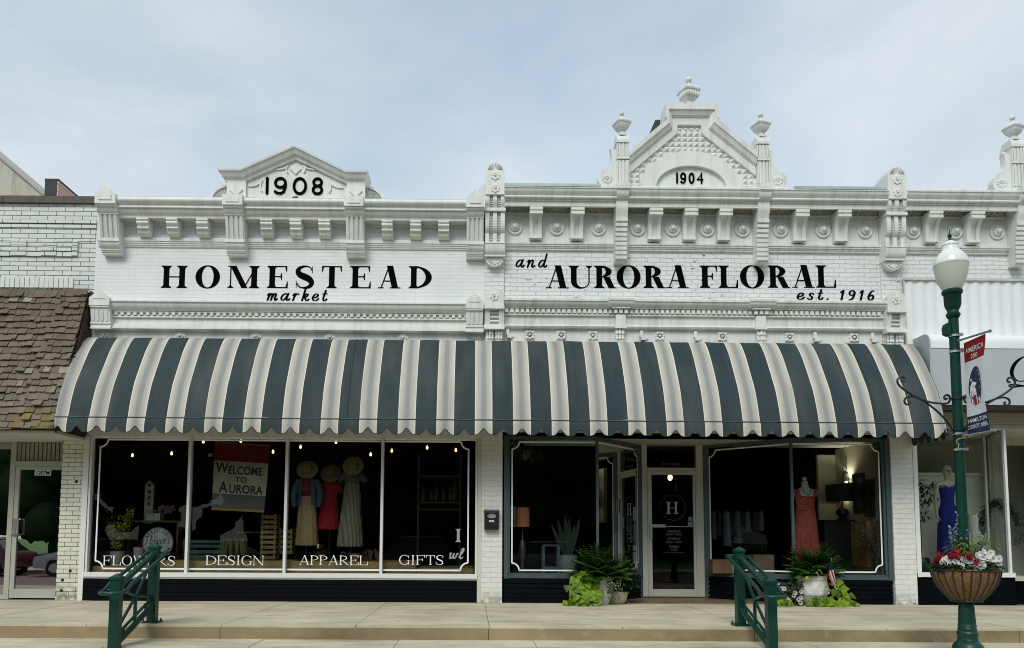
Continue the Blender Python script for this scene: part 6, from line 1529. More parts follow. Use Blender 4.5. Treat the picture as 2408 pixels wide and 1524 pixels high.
# -- lamp basket flowers
def bq(u, v, dy):
    s_ = max(-.98, min(.98, (u - 971) / 290)); f_ = max(0, min(1, -dy / .25)); dy = BR_ * (-s_ * .53 - math.sqrt(1 - s_ * s_) * .85 * f_)
    x, z = P('k8', u, v, LY + dy); return Vector((x, LY + dy, z))
r = random.Random(14); b = LB()
for i in range(560):
    A = r.uniform(0, 2 * PI); q_ = BR_ * math.sqrt(r.random()) * 1.02; h = .02 + .10 * r.random() * (1.2 - q_ / BR_)
    p = (BX + q_ * math.cos(A), LY + q_ * math.sin(A), BZ1 + h); b.leaf(p, (math.cos(A) + r.uniform(-.6, .6), math.sin(A) + r.uniform(-.6, .6), r.uniform(-.4, .8)), (0, 0, 1), .055 * r.uniform(.7, 1.3), .03, jit((.035, .075, .018), .4, r), .25)
for i in range(60):
    u = r.uniform(690, 790); v = r.uniform(835, 895); p = bq(u, v, -.25 * (1 if u > 720 else .6)); b.leaf(p, (r.uniform(-1, .3), -.5, r.uniform(-.8, .3)), (0, -1, .6), .06, .05, jit((.035, .02, .028), .4, r), .3)
plant('basket_foliage', 'low dark green foliage filling the rim of the lamp basket', 'plant', b, (BX, LY, BZ1))
r = random.Random(15); b = LB()
for u, v in ((775, 800), (800, 790), (790, 825), (825, 835), (775, 845), (815, 810), (870, 815), (890, 820), (930, 850), (995, 805), (1050, 765), (1075, 750), (1105, 730), (1095, 780), (1125, 790), (1085, 800), (1060, 870), (1045, 865), (1090, 845), (1140, 770), (1160, 745), (1200, 800), (1225, 810), (1200, 845), (1238, 878), (1110, 760), (1075, 775), (850, 780), (1180, 790), (1130, 770), (760, 825), (1215, 795)):
    p = bq(u, v, -.22 - .12 * r.random() if 720 < u < 1200 else -.08); b.flower(p, (r.uniform(-.5, .5), -1, r.uniform(.1, .7)), .036 * r.uniform(.85, 1.15), (.84, .84, .85), (.55, .60, .35), 5, .25)
for i in range(26):
    u, v = r.uniform(745, 1235), r.uniform(770, 865); p = bq(u, v, -.25 * r.uniform(.5, 1)); b.flower(p, (r.uniform(-.6, .6), -1, r.uniform(.1, .9)), .033 * r.uniform(.8, 1.1), (.84, .84, .85), (.55, .60, .35), 5, .25)
plant('petunia', 'white petunias along the front rim of the lamp basket', 'flowers', b, (BX, LY, BZ1), 'petunias in the lamp basket')
r = random.Random(16); b = LB()
for u, v in ((735, 780), (755, 775), (705, 800), (715, 815), (740, 795), (865, 735), (880, 730), (860, 745), (835, 770), (850, 765), (820, 775), (965, 770), (1000, 770), (985, 775), (1040, 820), (885, 775), (870, 765)):
    for k in range(3):
        p = bq(u + r.uniform(-9, 9), v + r.uniform(-8, 8), -.2 - .1 * r.random()); b.flower(p, (r.uniform(-.6, .6), -1, r.uniform(0, .8)), .026, (.34 * r.uniform(.7, 1.15), .008, .014), (.12, .003, .006), 6, .25)
for i in range(22):
    u, v = r.choice((r.uniform(700, 900), r.uniform(940, 1060))), r.uniform(745, 830); p = bq(u, v, -.22 * r.uniform(.4, 1)); b.flower(p, (r.uniform(-.6, .6), -1, r.uniform(0, .8)), .024, (.34 * r.uniform(.6, 1.1), .008, .014), (.12, .003, .006), 6, .25)
plant('geranium', 'deep red blossoms among the white flowers of the lamp basket', 'flowers', b, (BX, LY, BZ1))
r = random.Random(17); b = LB()
for i in range(420):
    A = r.uniform(0, 2 * PI); q_ = .17 * math.sqrt(r.random()); h = r.uniform(.06, .42) * (1 - q_ * 2.0); x0 = BX + .06
    b.leaf((x0 + q_ * math.cos(A) * 1.15, LY + q_ * math.sin(A) - .05, BZ1 + h), (math.cos(A) + r.uniform(-.7, .7), math.sin(A) - .3, r.uniform(-.2, 1)), (0, 0, 1), .10 * r.uniform(.6, 1.3), .020, jit((.13, .235, .035), .35, r), .5)
plant('spiky_grass_plant', 'fresh green narrow leaved plant rising in the middle of the lamp basket', 'plant', b, (BX, LY, BZ1))
r = random.Random(18); b = LB()
for u, v in ((823, 545), (855, 562), (875, 525), (880, 430), (950, 570), (1105, 605), (835, 600), (840, 640), (905, 600)):
    top = bq(u, v, -.06); bot = Vector((BX + (top.x - BX) * .5, LY - .05, BZ1 + .02)); b.stem([tuple(bot), tuple(bot.lerp(top, .6)), tuple(top)], .0025, (.07, .14, .05), 4)
    for k in range(14):
        p = top + Vector((r.uniform(-.014, .014), r.uniform(-.014, .014), -.010 * k + .03)); b.flower(p, (r.uniform(-1, 1), r.uniform(-1, .3), .2), .010, (.33, .40, .52), (.25, .3, .45), 4, .2)
    for k in range(5): b.leaf(bot.lerp(top, .25 + .12 * k), (r.uniform(-1, 1), -.5, .4), (0, 0, 1), .06, .014, jit((.06, .13, .05), .2, r), .3)
plant('blue_salvia', 'tall pale blue flower spikes rising from the lamp basket', 'flowers', b, (BX, LY, BZ1))
# ================================================================ things in the windows
def X(c, u, v, y): return P(c, u, v, y)[0]
def Z(c, u, v, y): return P(c, u, v, y)[1]
WOODD = pm('dark_wood', (.10, .065, .03), .7, var=.35, vs_=12)
WOODL = pm('pale_crate_wood', (.27, .19, .095), .75, var=.3, vs_=14)
# ---- hanging bulbs
BULB = emit('warm_filament', (1, .60, .26), 3.2)
def bulb(c, u, v, y, label, ceil=2.88, s=.72):
    x, z = P(c, u, v, y)
    t = thing('light_bulb', label, 'light bulb', (x, y, z), 'bare bulbs hanging in the shop windows')
    m = MB(); m.lathe([(.004, -.042 * s), (.02 * s, -.034 * s), (.029 * s, -.012 * s), (.026 * s, .012 * s), (.015 * s, .038 * s), (.012 * s, .05 * s)], (x, y, z), 14); m.build('glass', BULB, t, smooth=60)
    m = MB(); m.lathe([(.014, z + .05 * s), (.016, z + .055 * s), (.016, z + .10 * s), (.006, z + .115 * s)], (x, y, 0), 10); m.tube([(x, y, z + .11 * s), (x, y, max(ceil, z + .13))], .003, 5); m.build('socket_cord', BLACKM, t)
BL = [('k2', 905, 207, .9, 'bare bulb high in the FLOWERS window, left one of two near its top'), ('k2', 1173, 195, .9, 'bare bulb high in the FLOWERS window, nearest its right mullion'), ('k2', 685, 112, .55, 'bare bulb in the top left corner of the FLOWERS window'),
      ('k3', 230, 135, .5, 'bare bulb left of the welcome banner, DESIGN window'), ('k3', 535, 130, .75, 'bare bulb right behind the welcome banner top rod'), ('k3', 797, 218, .9, 'bare bulb right of the welcome banner, DESIGN window'),
      ('k3', 1020, 178, .9, 'bare bulb above the straw hat of the denim jacket figure'), ('k3', 1308, 138, .7, 'bare bulb above the red dress figure'), ('k3', 1590, 240, .9, 'bare bulb right of the striped dress hat'),
      ('k4', 340, 210, .9, 'bare bulb nearest the left mullion of the GIFTS window'), ('k4', 627, 185, .9, 'bare bulb in the middle of the GIFTS window'), ('k4', 860, 205, .9, 'bare bulb at the right of the GIFTS window')]
for a in BL: bulb(*a)
bulb('k5', 1382, 424, 2.6, 'glowing bulb seen through the glass of the shop door', 2.8, 1.7)

# ---- welcome banner
y = .30
wb = thing('welcome_banner', 'hanging cloth banner reading WELCOME TO AURORA in red, cream and grey', 'banner', (X('k3', 540, 400, y), y, 1.9))
c_ = [P('k3', 325, 138, y), P('k3', 773, 168, y), P('k3', 724, 712, y), P('k3', 296, 690, y)]
def wp(s, t, o=0): 
    a = Vector(c_[0]).lerp(Vector(c_[1]), s); b_ = Vector(c_[3]).lerp(Vector(c_[2]), s); p = a.lerp(b_, t); return (p.x, y - o + .010 * math.sin(s * 7 + t * 3) * t, p.y)
def wcloth(t0, t1, col, nm):
    m = MB(); m.loft([[wp(i / 10, t0 + (t1 - t0) * j / 8) for i in range(11)] for j in range(9)], closed=False); return m.build(nm, pm('cloth_' + nm, col, .85, var=.15, bmp=.1), wb, normals=False)
wcloth(0, .27, (.22, .012, .012), 'red_band'); wcloth(.27, .755, (.52, .47, .33), 'cream_band'); wcloth(.755, .965, (.13, .12, .11), 'grey_band'); wcloth(.965, 1, (.34, .20, .05), 'fringe')
m = MB(); a, b = wp(-.01, 0), wp(1.01, 0); m.tube([a, b], .012, 8); mid = wp(.5, 0); m.tube([mid, (mid[0], mid[1], 2.85)], .003, 5); m.build('rod', WOODL, wb)
def wtext(tx, s, t, ss, st_, bold=.02, sx=1, nm='lettering'):
    tb = MB(); sans(tb, tx, 0, 0, 1, 0, .001, 'CENTER', bold, sx); m = MB()
    for f in tb.f:
        q_ = [tb.v[i] for i in f]
        if max(abs(p[1] - q_[0][1]) for p in q_) < 1e-6 and q_[0][1] < -.0005: m.face([wp(s + p[0] * ss, t - p[2] * st_, .003) for p in q_])
    m.build(nm, pm('navy_cloth_print', (.012, .018, .05), .8, var=0), wb, normals=False)
wtext('W', .155, .445, .215, .215, .02); wtext('ELCOME', .585, .455, .168, .165, .022)
wtext('TO', .52, .575, .135, .115, .02, 1.15); wtext('A', .20, .735, .22, .235, .02); wtext('URORA', .62, .735, .185, .175, .022)
m = MB(); x, z = P('k3', 286, 245, .12); m.box(x - .035, x + .035, .12, .123, z - .03, z + .03); tag(m.build('price_card', LETG), 'small pale card stuck inside the glass left of the welcome banner', 'card')

# ---- dressed forms
def oval(cx, cy, z, rx, ry, n=40, pl=0, k=9, ph=0): return [(cx + rx * (1 + pl * math.sin(k * A + ph)) * math.cos(A), cy + ry * (1 + pl * math.sin(k * A + ph)) * math.sin(A), z) for A in [2 * PI * i / n for i in range(n)]]
def garment(secs, mat_, name, par, n=56, caps=False):
    m = MB(); m.loft([oval(*s[:5], n, *(s[5:])) for s in secs], True, caps); return m.build(name, mat_, par, smooth=60)
def cloth_m(name, col, col2=None, stripes=0, spots=0):
    m, t, b, o = newmat(name); v = obj_vec(t); c = mixc(t, ramp(t, noise_n(t, v, 30, 4), .3, .7), [x * .8 for x in col], [min(1, x * 1.15) for x in col])
    if stripes:
        w_ = nd(t, 'ShaderNodeTexWave', Scale=stripes, Distortion=1.2, Detail=2); t.links.new(v, w_.inputs['Vector']); c = mixc(t, ramp(t, w_.outputs['Fac'], .35, .6), c, col2)
    if spots:
        w_ = nd(t, 'ShaderNodeTexVoronoi', Scale=spots); t.links.new(v, w_.inputs['Vector']); c = mixc(t, ramp(t, w_.outputs['Distance'], .26, .34, (1, 1, 1), (0, 0, 0)), c, col2)
    t.links.new(c, b.inputs['Base Color']); b.inputs['Roughness'].default_value = .9; bump(t, b, noise_n(t, obj_vec(t, (1, 1, .25)), 26, 4), .4, .02); return m
def hat(cx, cy, z, r, mat_, par, tilt=58, yaw=0, lean=0):
    m = MB(); R_ = Matrix.Translation((cx, cy, z)) @ Matrix.Rotation(rad(lean), 4, 'Y') @ Matrix.Rotation(rad(yaw), 4, 'Z') @ Matrix.Rotation(rad(tilt), 4, 'X')
    m.lathe([(.01, .115 * r / .18), (.045 * r / .18, .13 * r / .18), (.075 * r / .18, .115 * r / .18), (.085 * r / .18, .03 * r / .18), (.092 * r / .18, .0), (.13 * r / .18, -.008), (r, .006), (r, .012), (.12 * r / .18, .004)], (0, 0, 0), 36, caps=False)
    m.xf(R_); h = m.build('hat', mat_, par, smooth=50)
    m = MB(); m.lathe([(.089 * r / .18, .005), (.0885 * r / .18, .028)], (0, 0, 0), 30, caps=False); m.xf(R_); m.build('hat_band', pm('hat_ribbon', (.10, .07, .04), .8), h)
def stand(cx, cy, z0, z1, par):
    m = MB(); m.tube([(cx, cy, z0 + .02), (cx, cy, z1)], .014, 8); m.lathe([(.15, 0), (.15, .015), (.02, .03)], (cx, cy, z0), 20); m.build('stand', BLACKM, par)
PZ = .66; y = .62
zK = lambda v: Z('k3', 1080, v, y)
# 1 denim jacket over maroon shirt and tan skirt
cx = X('k3', 1078, 500, y); t = thing('dressed_form', 'dress form in denim jacket, maroon shirt, tan skirt and wide straw hat', 'mannequin', (cx, y, PZ))
stand(cx, y, PZ, zK(600), t)
garment([(cx, y, zK(420), .055, .05), (cx, y, zK(440), .10, .07), (cx, y, zK(470), .135, .09), (cx, y, zK(540), .13, .095), (cx, y, zK(600), .12, .09)], cloth_m('maroon_jersey', (.19, .012, .025)), 'shirt', t)
garment([(cx, y, zK(575), .12, .09), (cx, y, zK(620), .145, .11, .01, 12), (cx + .005, y, zK(760), .17, .13, .025, 12), (cx + .01, y, zK(900), .185, .15, .035, 12), (cx + .01, y, zK(978), .20, .16, .045, 12)], cloth_m('tan_woven_cotton', (.42, .30, .155)), 'skirt', t)
DEN = cloth_m('faded_denim', (.085, .125, .155)); m = MB()
for sg in (-1, 1):
    m.loft([[(cx + sg * r * math.cos(A), y - q * math.sin(A), z) for A in [rad(a) for a in range(-100, 66, 10)]] for z, r, q in ((zK(425), .085, .07), (zK(445), .15, .09), (zK(480), .165, .115), (zK(560), .165, .12), (zK(640), .18, .13), (zK(655), .18, .13))], closed=False)
    p = [(cx + sg * .145, y, zK(450)), (cx + sg * .205, y - .01, zK(510)), (cx + sg * .235, y - .03, zK(570)), (cx + sg * .225, y - .05, zK(620)), (cx + sg * .21, y - .06, zK(665))]; m.tube(p, [.058, .056, .054, .050, .040], 12)
m.build('jacket', DEN, t, smooth=60)
m = MB(); 
for tx, v in (('C', 470), ('IS', 500), ('KIND', 530)): sans(m, tx, cx - .0, zK(v), .058, y - .101, .002, 'CENTER', .002)
m.build('lettering', pm('salmon_print', (.42, .10, .08), .8, var=0), t)
STRAW = cloth_m('straw', (.42, .30, .17)); hat(cx, y - .06, zK(368), .185, STRAW, t, 62, 0, 4)
# 2 red dress
cx = X('k3', 1265, 500, y + .15); yy = y + .15; t = thing('dressed_form', 'dress form in short red dress and brown wide hat', 'mannequin', (cx, yy, PZ)); zr = lambda v: Z('k3', 1265, v, yy)
stand(cx, yy, PZ, zr(500), t)
garment([(cx, yy, zr(450), .06, .05), (cx, yy, zr(470), .13, .08), (cx, yy, zr(510), .145, .10), (cx - .01, yy, zr(600), .135, .10), (cx - .015, yy, zr(640), .15, .11, .02, 14), (cx - .025, yy, zr(760), .175, .13, .04, 14), (cx - .03, yy, zr(848), .19, .14, .05, 14)], cloth_m('red_cotton', (.30, .010, .022), (.42, .05, .05), 0, 38), 'dress', t)
m = MB(); 
for sg in (-1, 1): m.tube([(cx + sg * .12, yy, zr(480)), (cx + sg * .165, yy - .01, zr(520)), (cx + sg * .17, yy - .02, zr(550))], [.05, .055, .06], 10)
m.build('sleeve', cloth_m('red_cotton_b', (.26, .010, .02)), t, smooth=60)
hat(cx + .01, yy - .06, zr(400), .182, cloth_m('brown_straw', (.27, .18, .10)), t, 60, 0, -3)
# 3 grey tee and striped long dress
cx = X('k3', 1440, 500, y); t = thing('dressed_form', 'dress form in grey top with long striped pleated skirt and straw hat', 'mannequin', (cx, y, PZ)); stand(cx, y, PZ, zK(500), t)
garment([(cx, y, zK(370), .06, .05), (cx, y, zK(388), .12, .08), (cx, y, zK(420), .145, .10), (cx, y, zK(480), .13, .095), (cx, y, zK(495), .13, .095)], cloth_m('grey_jersey', (.12, .115, .10)), 'shirt', t)
m = MB()
for sg in (-1, 1): m.tube([(cx + sg * .11, y, zK(390)), (cx + sg * .18, y - .01, zK(425)), (cx + sg * .235, y - .02, zK(458))], [.05, .058, .06], 10)
m.build('sleeve', cloth_m('grey_jersey_b', (.11, .105, .09)), t, smooth=60)
garment([(cx, y, zK(478), .128, .10, .02, 18), (cx - .005, y, zK(640), .165, .13, .045, 18), (cx - .01, y, zK(700), .17, .14, .03, 18), (cx - .015, y, zK(850), .20, .16, .05, 18), (cx - .02, y, zK(985), .22, .17, .06, 18)], cloth_m('pale_striped_gauze', (.36, .34, .24), (.10, .09, .06), 14), 'skirt', t)
hat(cx + .02, y - .06, zK(335), .185, STRAW, t, 66, 0, -5)
m = MB(); m.tube([tuple(q) for q in cat_rom([(cx - .05, y - .16, zK(405)), (cx + .0, y - .165, zK(385)), (cx + .02, y - .165, zK(370)), (cx + .07, y - .16, zK(385))], 4)], .008, 5); m.build('ribbon', cloth_m('cream_ribbon', (.5, .42, .3)), t)

# ---- pots, crates, slabs in the design and apparel windows
def clay_pot(c, u, v, y, r, h, label, par_z=PZ, col=(.30, .11, .05)):
    x = X(c, u, v, y); t = thing('flower_pot', label, 'flower pot', (x, y, par_z)); m = MB(); m.lathe([(r * .7, 0), (r * .95, h * .75), (r * 1.08, h * .76), (r * 1.1, h), (r * .95, h), (r * .9, h * .85)], (x, y, par_z), 20); m.build('body', pm('terracotta', col, .8, var=.2), t, smooth=40)
    m = MB(); m.lathe([(r * .93, h * .88), (.01, h * .92)], (x, y, par_z), 16, caps=False); m.build('soil', pm('soil', (.02, .015, .01), .95), t); return x
xp = clay_pot('k3', 1185, 1050, .45, .075, .12, 'terracotta pot between the denim and red forms'); b = tuft(xp, .45, PZ + .18, .11, .09, .09, 90, 61, (.05, .10, .04), .05, .5, .3); plant('potted_plant', 'small leafy plant in the terracotta pot between two forms', 'plant', b, (xp, .45, PZ + .1))
clay_pot('k3', 1465, 1050, .45, .08, .13, 'terracotta pot under the long striped skirt')
m = MB(); x, z = P('k3', 1163, 985, .42); m.box(x - .018, x + .018, .42, .424, z - .035, z + .035); tag(m.build('price_card', LETW), 'upright white card in the small potted plant', 'card')
m = MB(); pz_ = [P('k3', u, v, .4) for u, v in ((1350, 1060), (1352, 1040), (1370, 1032), (1385, 1045), (1380, 1065), (1362, 1066), (1356, 1052))]; m.tube([(v.x, .4, v.y) for v in cat_rom([(a, b_, 0) for a, b_ in pz_], 5)], .006, 6)
pz_ = [P('k3', u, v, .4) for u, v in ((1395, 1068), (1410, 1050), (1425, 1022))]; m.tube([(a, .4, b_) for a, b_ in pz_], .005, 6); m.tube([(P('k3', 1368, 1066, .4)[0], .4, PZ), (P('k3', 1400, 1066, .4)[0], .4, PZ + .005)], .006, 5)
tag(m.build('curled_wire_stand', pm('pale_iron', (.22, .25, .25), .5)), 'curled pale wire stand beside the terracotta pot of the striped form', 'stand')
def crate(name, c, u0, u1, v0, v1, y, n, mat_, label, dep=.28, grp=None):
    x0, z1 = P(c, u0, v0, y); x1, z0 = P(c, u1, v1, y); z0 = max(z0, .57)
    t = thing(name, label, 'crate', ((x0 + x1) / 2, y, z0), grp)
    for yy_ in (y, y + dep):
        for xx in (x0, x1 - .03):
            m = MB(); m.box(xx, xx + .03, yy_, yy_ + .018, z0, z1); m.build('upright', mat_, t)
    st_ = (z1 - z0) / n; m = MB()
    for k in range(n):
        z = z0 + st_ * k + .006
        for yy_ in (y - .008, y + dep + .018): m.box(x0 - .004, x1 + .004, yy_, yy_ + .008, z, z + st_ * .62)
        m.box(x0 - .012, x0 - .004, y, y + dep, z, z + st_ * .62); m.box(x1 + .004, x1 + .012, y, y + dep, z, z + st_ * .62)
    m.build('slats', mat_, t)
crate('wooden_crate', 'k3', 705, 812, 722, 1092, .75, 9, WOODL, 'tall pale slatted crate standing right below the welcome banner')
crate('wooden_crate', 'k3', 850, 948, 840, 1050, .95, 5, WOODL, 'slatted crate behind the mullion between DESIGN and APPAREL windows')
DTEAL = pm('dim_teal_stool_paint', (.022, .05, .05), .7, var=.35)
TEAL = pm('teal_crate_paint', (.055, .12, .115), .7, var=.35)
crate('painted_crate', 'k3', 70, 378, 925, 1000, .85, 2, TEAL, 'upper teal slatted crate in the DESIGN window', .3); crate('painted_crate', 'k3', 70, 378, 1004, 1090, .85, 2, TEAL, 'lower teal slatted crate in the DESIGN window', .3)
crate('painted_crate', 'k2', 1228, 1300, 785, 905, 1.0, 3, TEAL, 'teal slatted crate behind the mullion beside the FLOWERS window', .3)
def slabs_(c, u0, u1, v0, v1, y, n, label, seed):
    r = random.Random(seed); x0, z1 = P(c, u0, v0, y); x1, z0 = P(c, u1, v1, y); z0 = PZ; t = thing('bark_log_bundle', label, 'logs', ((x0 + x1) / 2, y, z0))
    for k in range(n):
        x = x0 + (x1 - x0) * (k + .5) / n; ln = r.uniform(-.05, .07); m = MB(); m.tube([(x + ln, y + r.uniform(-.03, .03), z0 + .01), (x, y + r.uniform(-.03, .03), z1 - r.uniform(0, .04))], (x1 - x0) / n * .52, 7); m.build('log', pm('barky_wood', (.13, .085, .045), .9, var=.4, vs_=20) if k == 0 else bpy.data.materials['barky_wood'], t)
slabs_('k3', 390, 560, 915, 1090, .8, 8, 'bundle of barky logs standing under the welcome banner', 4)
slabs_('k3', 1515, 1655, 1005, 1085, .8, 7, 'low bundle of barky logs right of the striped form', 5)
x, z = P('k3', 610, 868, 1.0); t = thing('round_side_table', 'small round side table behind the crate under the welcome banner', 'table', (x, 1.0, PZ)); m = MB(); m.lathe([(.28, z - .02), (.28, z)], (x, 1.0, 0), 28); m.build('table_top', WOODD, t)
for k in range(3):
    A = 2 * PI * k / 3 + .4; m = MB(); m.tube([(x + .16 * math.cos(A), 1.0 + .16 * math.sin(A), z - .02), (x + .22 * math.cos(A), 1.0 + .22 * math.sin(A), PZ)], .014, 6); m.build('leg', WOODD, t)
b = tuft(x, 1.0, z + .16, .22, .18, .16, 130, 71, (.018, .04, .02), .07, .5); plant('potted_plant', 'dim leafy plant on the round side table', 'plant', b, (x, 1.0, z))
# ---- flowers window
x, z0 = P('k2', 798, 945, .55); z0 = .56; zt_ = Z('k2', 798, 862, .55); t = thing('flower_bucket', 'larger white bucket holding the yellow branches', 'bucket', (x, .55, z0)); m = MB(); m.lathe([(.095, 0), (.125, zt_ - z0), (.13, zt_ - z0), (.118, zt_ - z0 - .02)], (x, .55, z0), 22); m.build('body', pm('white_enamel_bucket', (.36, .37, .35), .5, var=.1), t, smooth=50)
r = random.Random(51); b = LB()
for i in range(34):
    A = r.uniform(0, 2 * PI); l = r.uniform(.35, .88); d = Vector((math.cos(A) * .36, math.sin(A) * .25, 1)).normalized(); p0 = Vector((x, .55, zt_ - .03)); p1 = p0 + d * l; b.stem([tuple(p0), tuple(p0.lerp(p1, .5) + Vector((0, 0, .02))), tuple(p1)], .004, (.06, .05, .02), 4)
    for k in range(22):
        p = p0.lerp(p1, r.uniform(.15, 1)) + Vector((r.uniform(-.035, .035), r.uniform(-.035, .035), r.uniform(-.02, .02)))
        col = jit((.62, .50, .03), .3, r) if r.random() < .55 else jit((.08, .13, .03), .4, r)
        b.leaf(p, (r.uniform(-1, 1), r.uniform(-1, .4), r.uniform(-.5, 1)), (0, -1, .3), .042, .028, col, .1)
plant('yellow_branches', 'bunch of yellow flowering branches in the white bucket', 'flowers', b, (x, .55, zt_))
x = X('k2', 950, 900, .6); zt_ = Z('k2', 950, 835, .6); t = thing('flower_bucket', 'smaller white bucket right of the yellow branches', 'bucket', (x, .6, .56)); m = MB(); m.lathe([(.07, 0), (.10, zt_ - .56), (.105, zt_ - .56), (.09, zt_ - .58)], (x, .6, .56), 20); m.build('body', bpy.data.materials['white_enamel_bucket'], t, smooth=50)
b = tuft(x, .6, zt_ + .05, .10, .08, .08, 70, 77, (.10, .02, .02), .045, .7); plant('dried_flowers', 'dim reddish dried flowers in the smaller white bucket', 'flowers', b, (x, .6, zt_))
y = .95; x0, z1 = P('k2', 993, 378, y); x1, z0 = P('k2', 1044, 600, y); t = thing('arrow_sign', 'upright weathered arrow board with round bulb holes', 'sign', ((x0 + x1) / 2, y, z0)); cx = (x0 + x1) / 2
m = MB(); m.prism([(x0, z0 - .2), (x1, z0 - .2), (x1, z1 - .09), (cx, z1), (x0, z1 - .09)], y, y + .05); m.build('board', pm('weathered_cream_board', (.36, .33, .25), .8, var=.3), t)
for v in (413, 457, 498, 540): m = MB(); zz = Z('k2', 1018, v, y); m.disc((cx, y - .001, zz), [(.001, -.004), (.026, -.004), (.03, 0)], 12); m.build('bulb_hole', BLACKM, t)
x0, z1 = P('k2', 998, 602, .75); x1, z0 = P('k2', 1092, 652, .75); t = thing('small_chest', 'small pale metal box with a round knob under the arrow board', 'box', ((x0 + x1) / 2, .75, z0)); m = MB(); m.box(x0, x1, .75, .93, z0, z1); m.build('body', pm('pale_green_tin', (.33, .35, .27), .6), t); m = MB(); m.ball(((x0 + x1) / 2, .74, (z0 + z1) / 2 + .03), .018); m.build('knob', STEEL, t)
m = MB(); xa = x0 - .35; xb = x1 + .35; m.box(xa, xb, .74, 1.0, z0 - .035, z0 - .003); sh_ = m
t = thing('wall_shelf', 'dark wooden shelf carrying the pale box in the FLOWERS window', 'shelf', ((xa + xb) / 2, .8, .56)); m.build('board', WOODD, t)
for xx in (xa + .03, xb - .06):
    m = MB(); m.box(xx, xx + .03, .78, .96, .56, z0 - .036); m.build('bracket', WOODD, t)
xr, zr_ = P('k2', 1110, 578, .85); b = LB(); r = random.Random(5)
for i in range(46): b.flower((xr + r.uniform(-.14, .20), .85 + r.uniform(-.05, .05), zr_ + r.uniform(-.06, .06)), (r.uniform(-.5, .5), -1, r.uniform(-.2, .7)), .028, jit((.33, .22, .17), .2, r), (.2, .1, .06), 5, .2)
plant('dried_roses', 'pale pink dried roses right above the pale box', 'flowers', b, (xr, .85, zr_))
y = .42; x, z = P('k2', 1078, 805, y); R_ = (X('k2', 1182, 800, y) - X('k2', 974, 800, y)) / 2
t = thing('round_sign', 'round whitewashed board reading FRESH CUT Flowers', 'sign', (x, y, z - R_)); m = MB(); m.disc((x, y, z), [(.001, 0), (R_ * .985, 0), (R_, .004), (R_, .022), (.001, .022)], 48); m.build('board', pm('whitewashed_board', (.42, .46, .47), .8, var=.25, vs_=12), t)
INK = pm('charcoal_ink', (.035, .04, .045), .8, var=0)
m = MB()
for r_ in (.72, .955):
    a0, a1 = (20, 160) if r_ == .72 else (0, 360)
    for k, q_ in enumerate(ribbon([(x + R_ * r_ * math.cos(rad(a)), z + R_ * r_ * math.sin(rad(a))) for a in range(a0, a1 + 1, 5)], .007)): m.prism(q_, y - .0012 - .0001 * (k % 5), y)
for k, q_ in enumerate(ribbon([(x + R_ * .72 * math.cos(rad(a)), z + R_ * .72 * math.sin(rad(a))) for a in range(200, 341, 5)], .007)): m.prism(q_, y - .0012 - .0001 * (k % 5), y)
def ringtext(tx, r_, a0, a1, s_, flip):
    for i, ch in enumerate(tx):
        if ch == ' ': continue
        A = rad(a0 + (a1 - a0) * i / (len(tx) - 1)); rot = (A - PI / 2) if not flip else (A + PI / 2); px, pz_ = x + r_ * math.cos(A), z + r_ * math.sin(A)
        sans(m, ch, 0, 0, s_, 0, .001, 'CENTER', .002, 1, 0, lambda a, b_, c: (px + a * math.cos(rot) - (b_ - s_ * .35) * math.sin(rot), y - .0012 - abs(c), pz_ + a * math.sin(rot) + (b_ - s_ * .35) * math.cos(rot)))
ringtext('FRESH CUT', R_ * .84, 152, 28, R_ * .24, False); ringtext('SEED & STEM', R_ * .84, 208, 332, R_ * .2, True)
p_, wd_ = script_polys('Flowers', .10, .17); put(m, p_, x - R_ * .84, z - R_ * .16, R_ * 1.62 / wd_, R_ * .34, y, .0014, .06, .12)
m.build('lettering', INK, t)

# ---- gifts window: dim shelves with bottles
y = 1.6; xa, za = P('k4', 560, 625, y); xb, zb_ = P('k4', 890, 410, y)
t = thing('display_shelf', 'dim wall shelf unit with bottles in the GIFTS window', 'shelf', ((xa + xb) / 2, y, .5))
for k, v in enumerate((410, 625, 680)):
    m = MB(); zz = Z('k4', 700, v, y); m.box(xa, xb, y, y + .3, zz - .025, zz); m.build('board', WOODD, t)
for xx in (xa - .03, xb): m = MB(); m.box(xx, xx + .03, y, y + .3, .0, zb_ + .4); m.build('upright', WOODD, t)
for k, (u, h, r_) in enumerate(((590, .30, .07), (660, .22, .05), (700, .34, .055), (760, .26, .06), (815, .30, .05), (850, .42, .07))):
    x = X('k4', u, 600, y); zz = Z('k4', 700, 625, y); m = MB(); m.lathe([(r_, 0), (r_, h * .6), (r_ * .4, h * .8), (r_ * .35, h), (r_ * .42, h)], (x, y + .14, zz), 16)
    tag(m.build('glass_bottle', pm('dusky_bottle', (.06, .065, .05), .15, var=.3), None, 50), 'dark bottle on the middle board of the dim shelf, GIFTS window', 'bottle', 'bottles on the dim shelf')

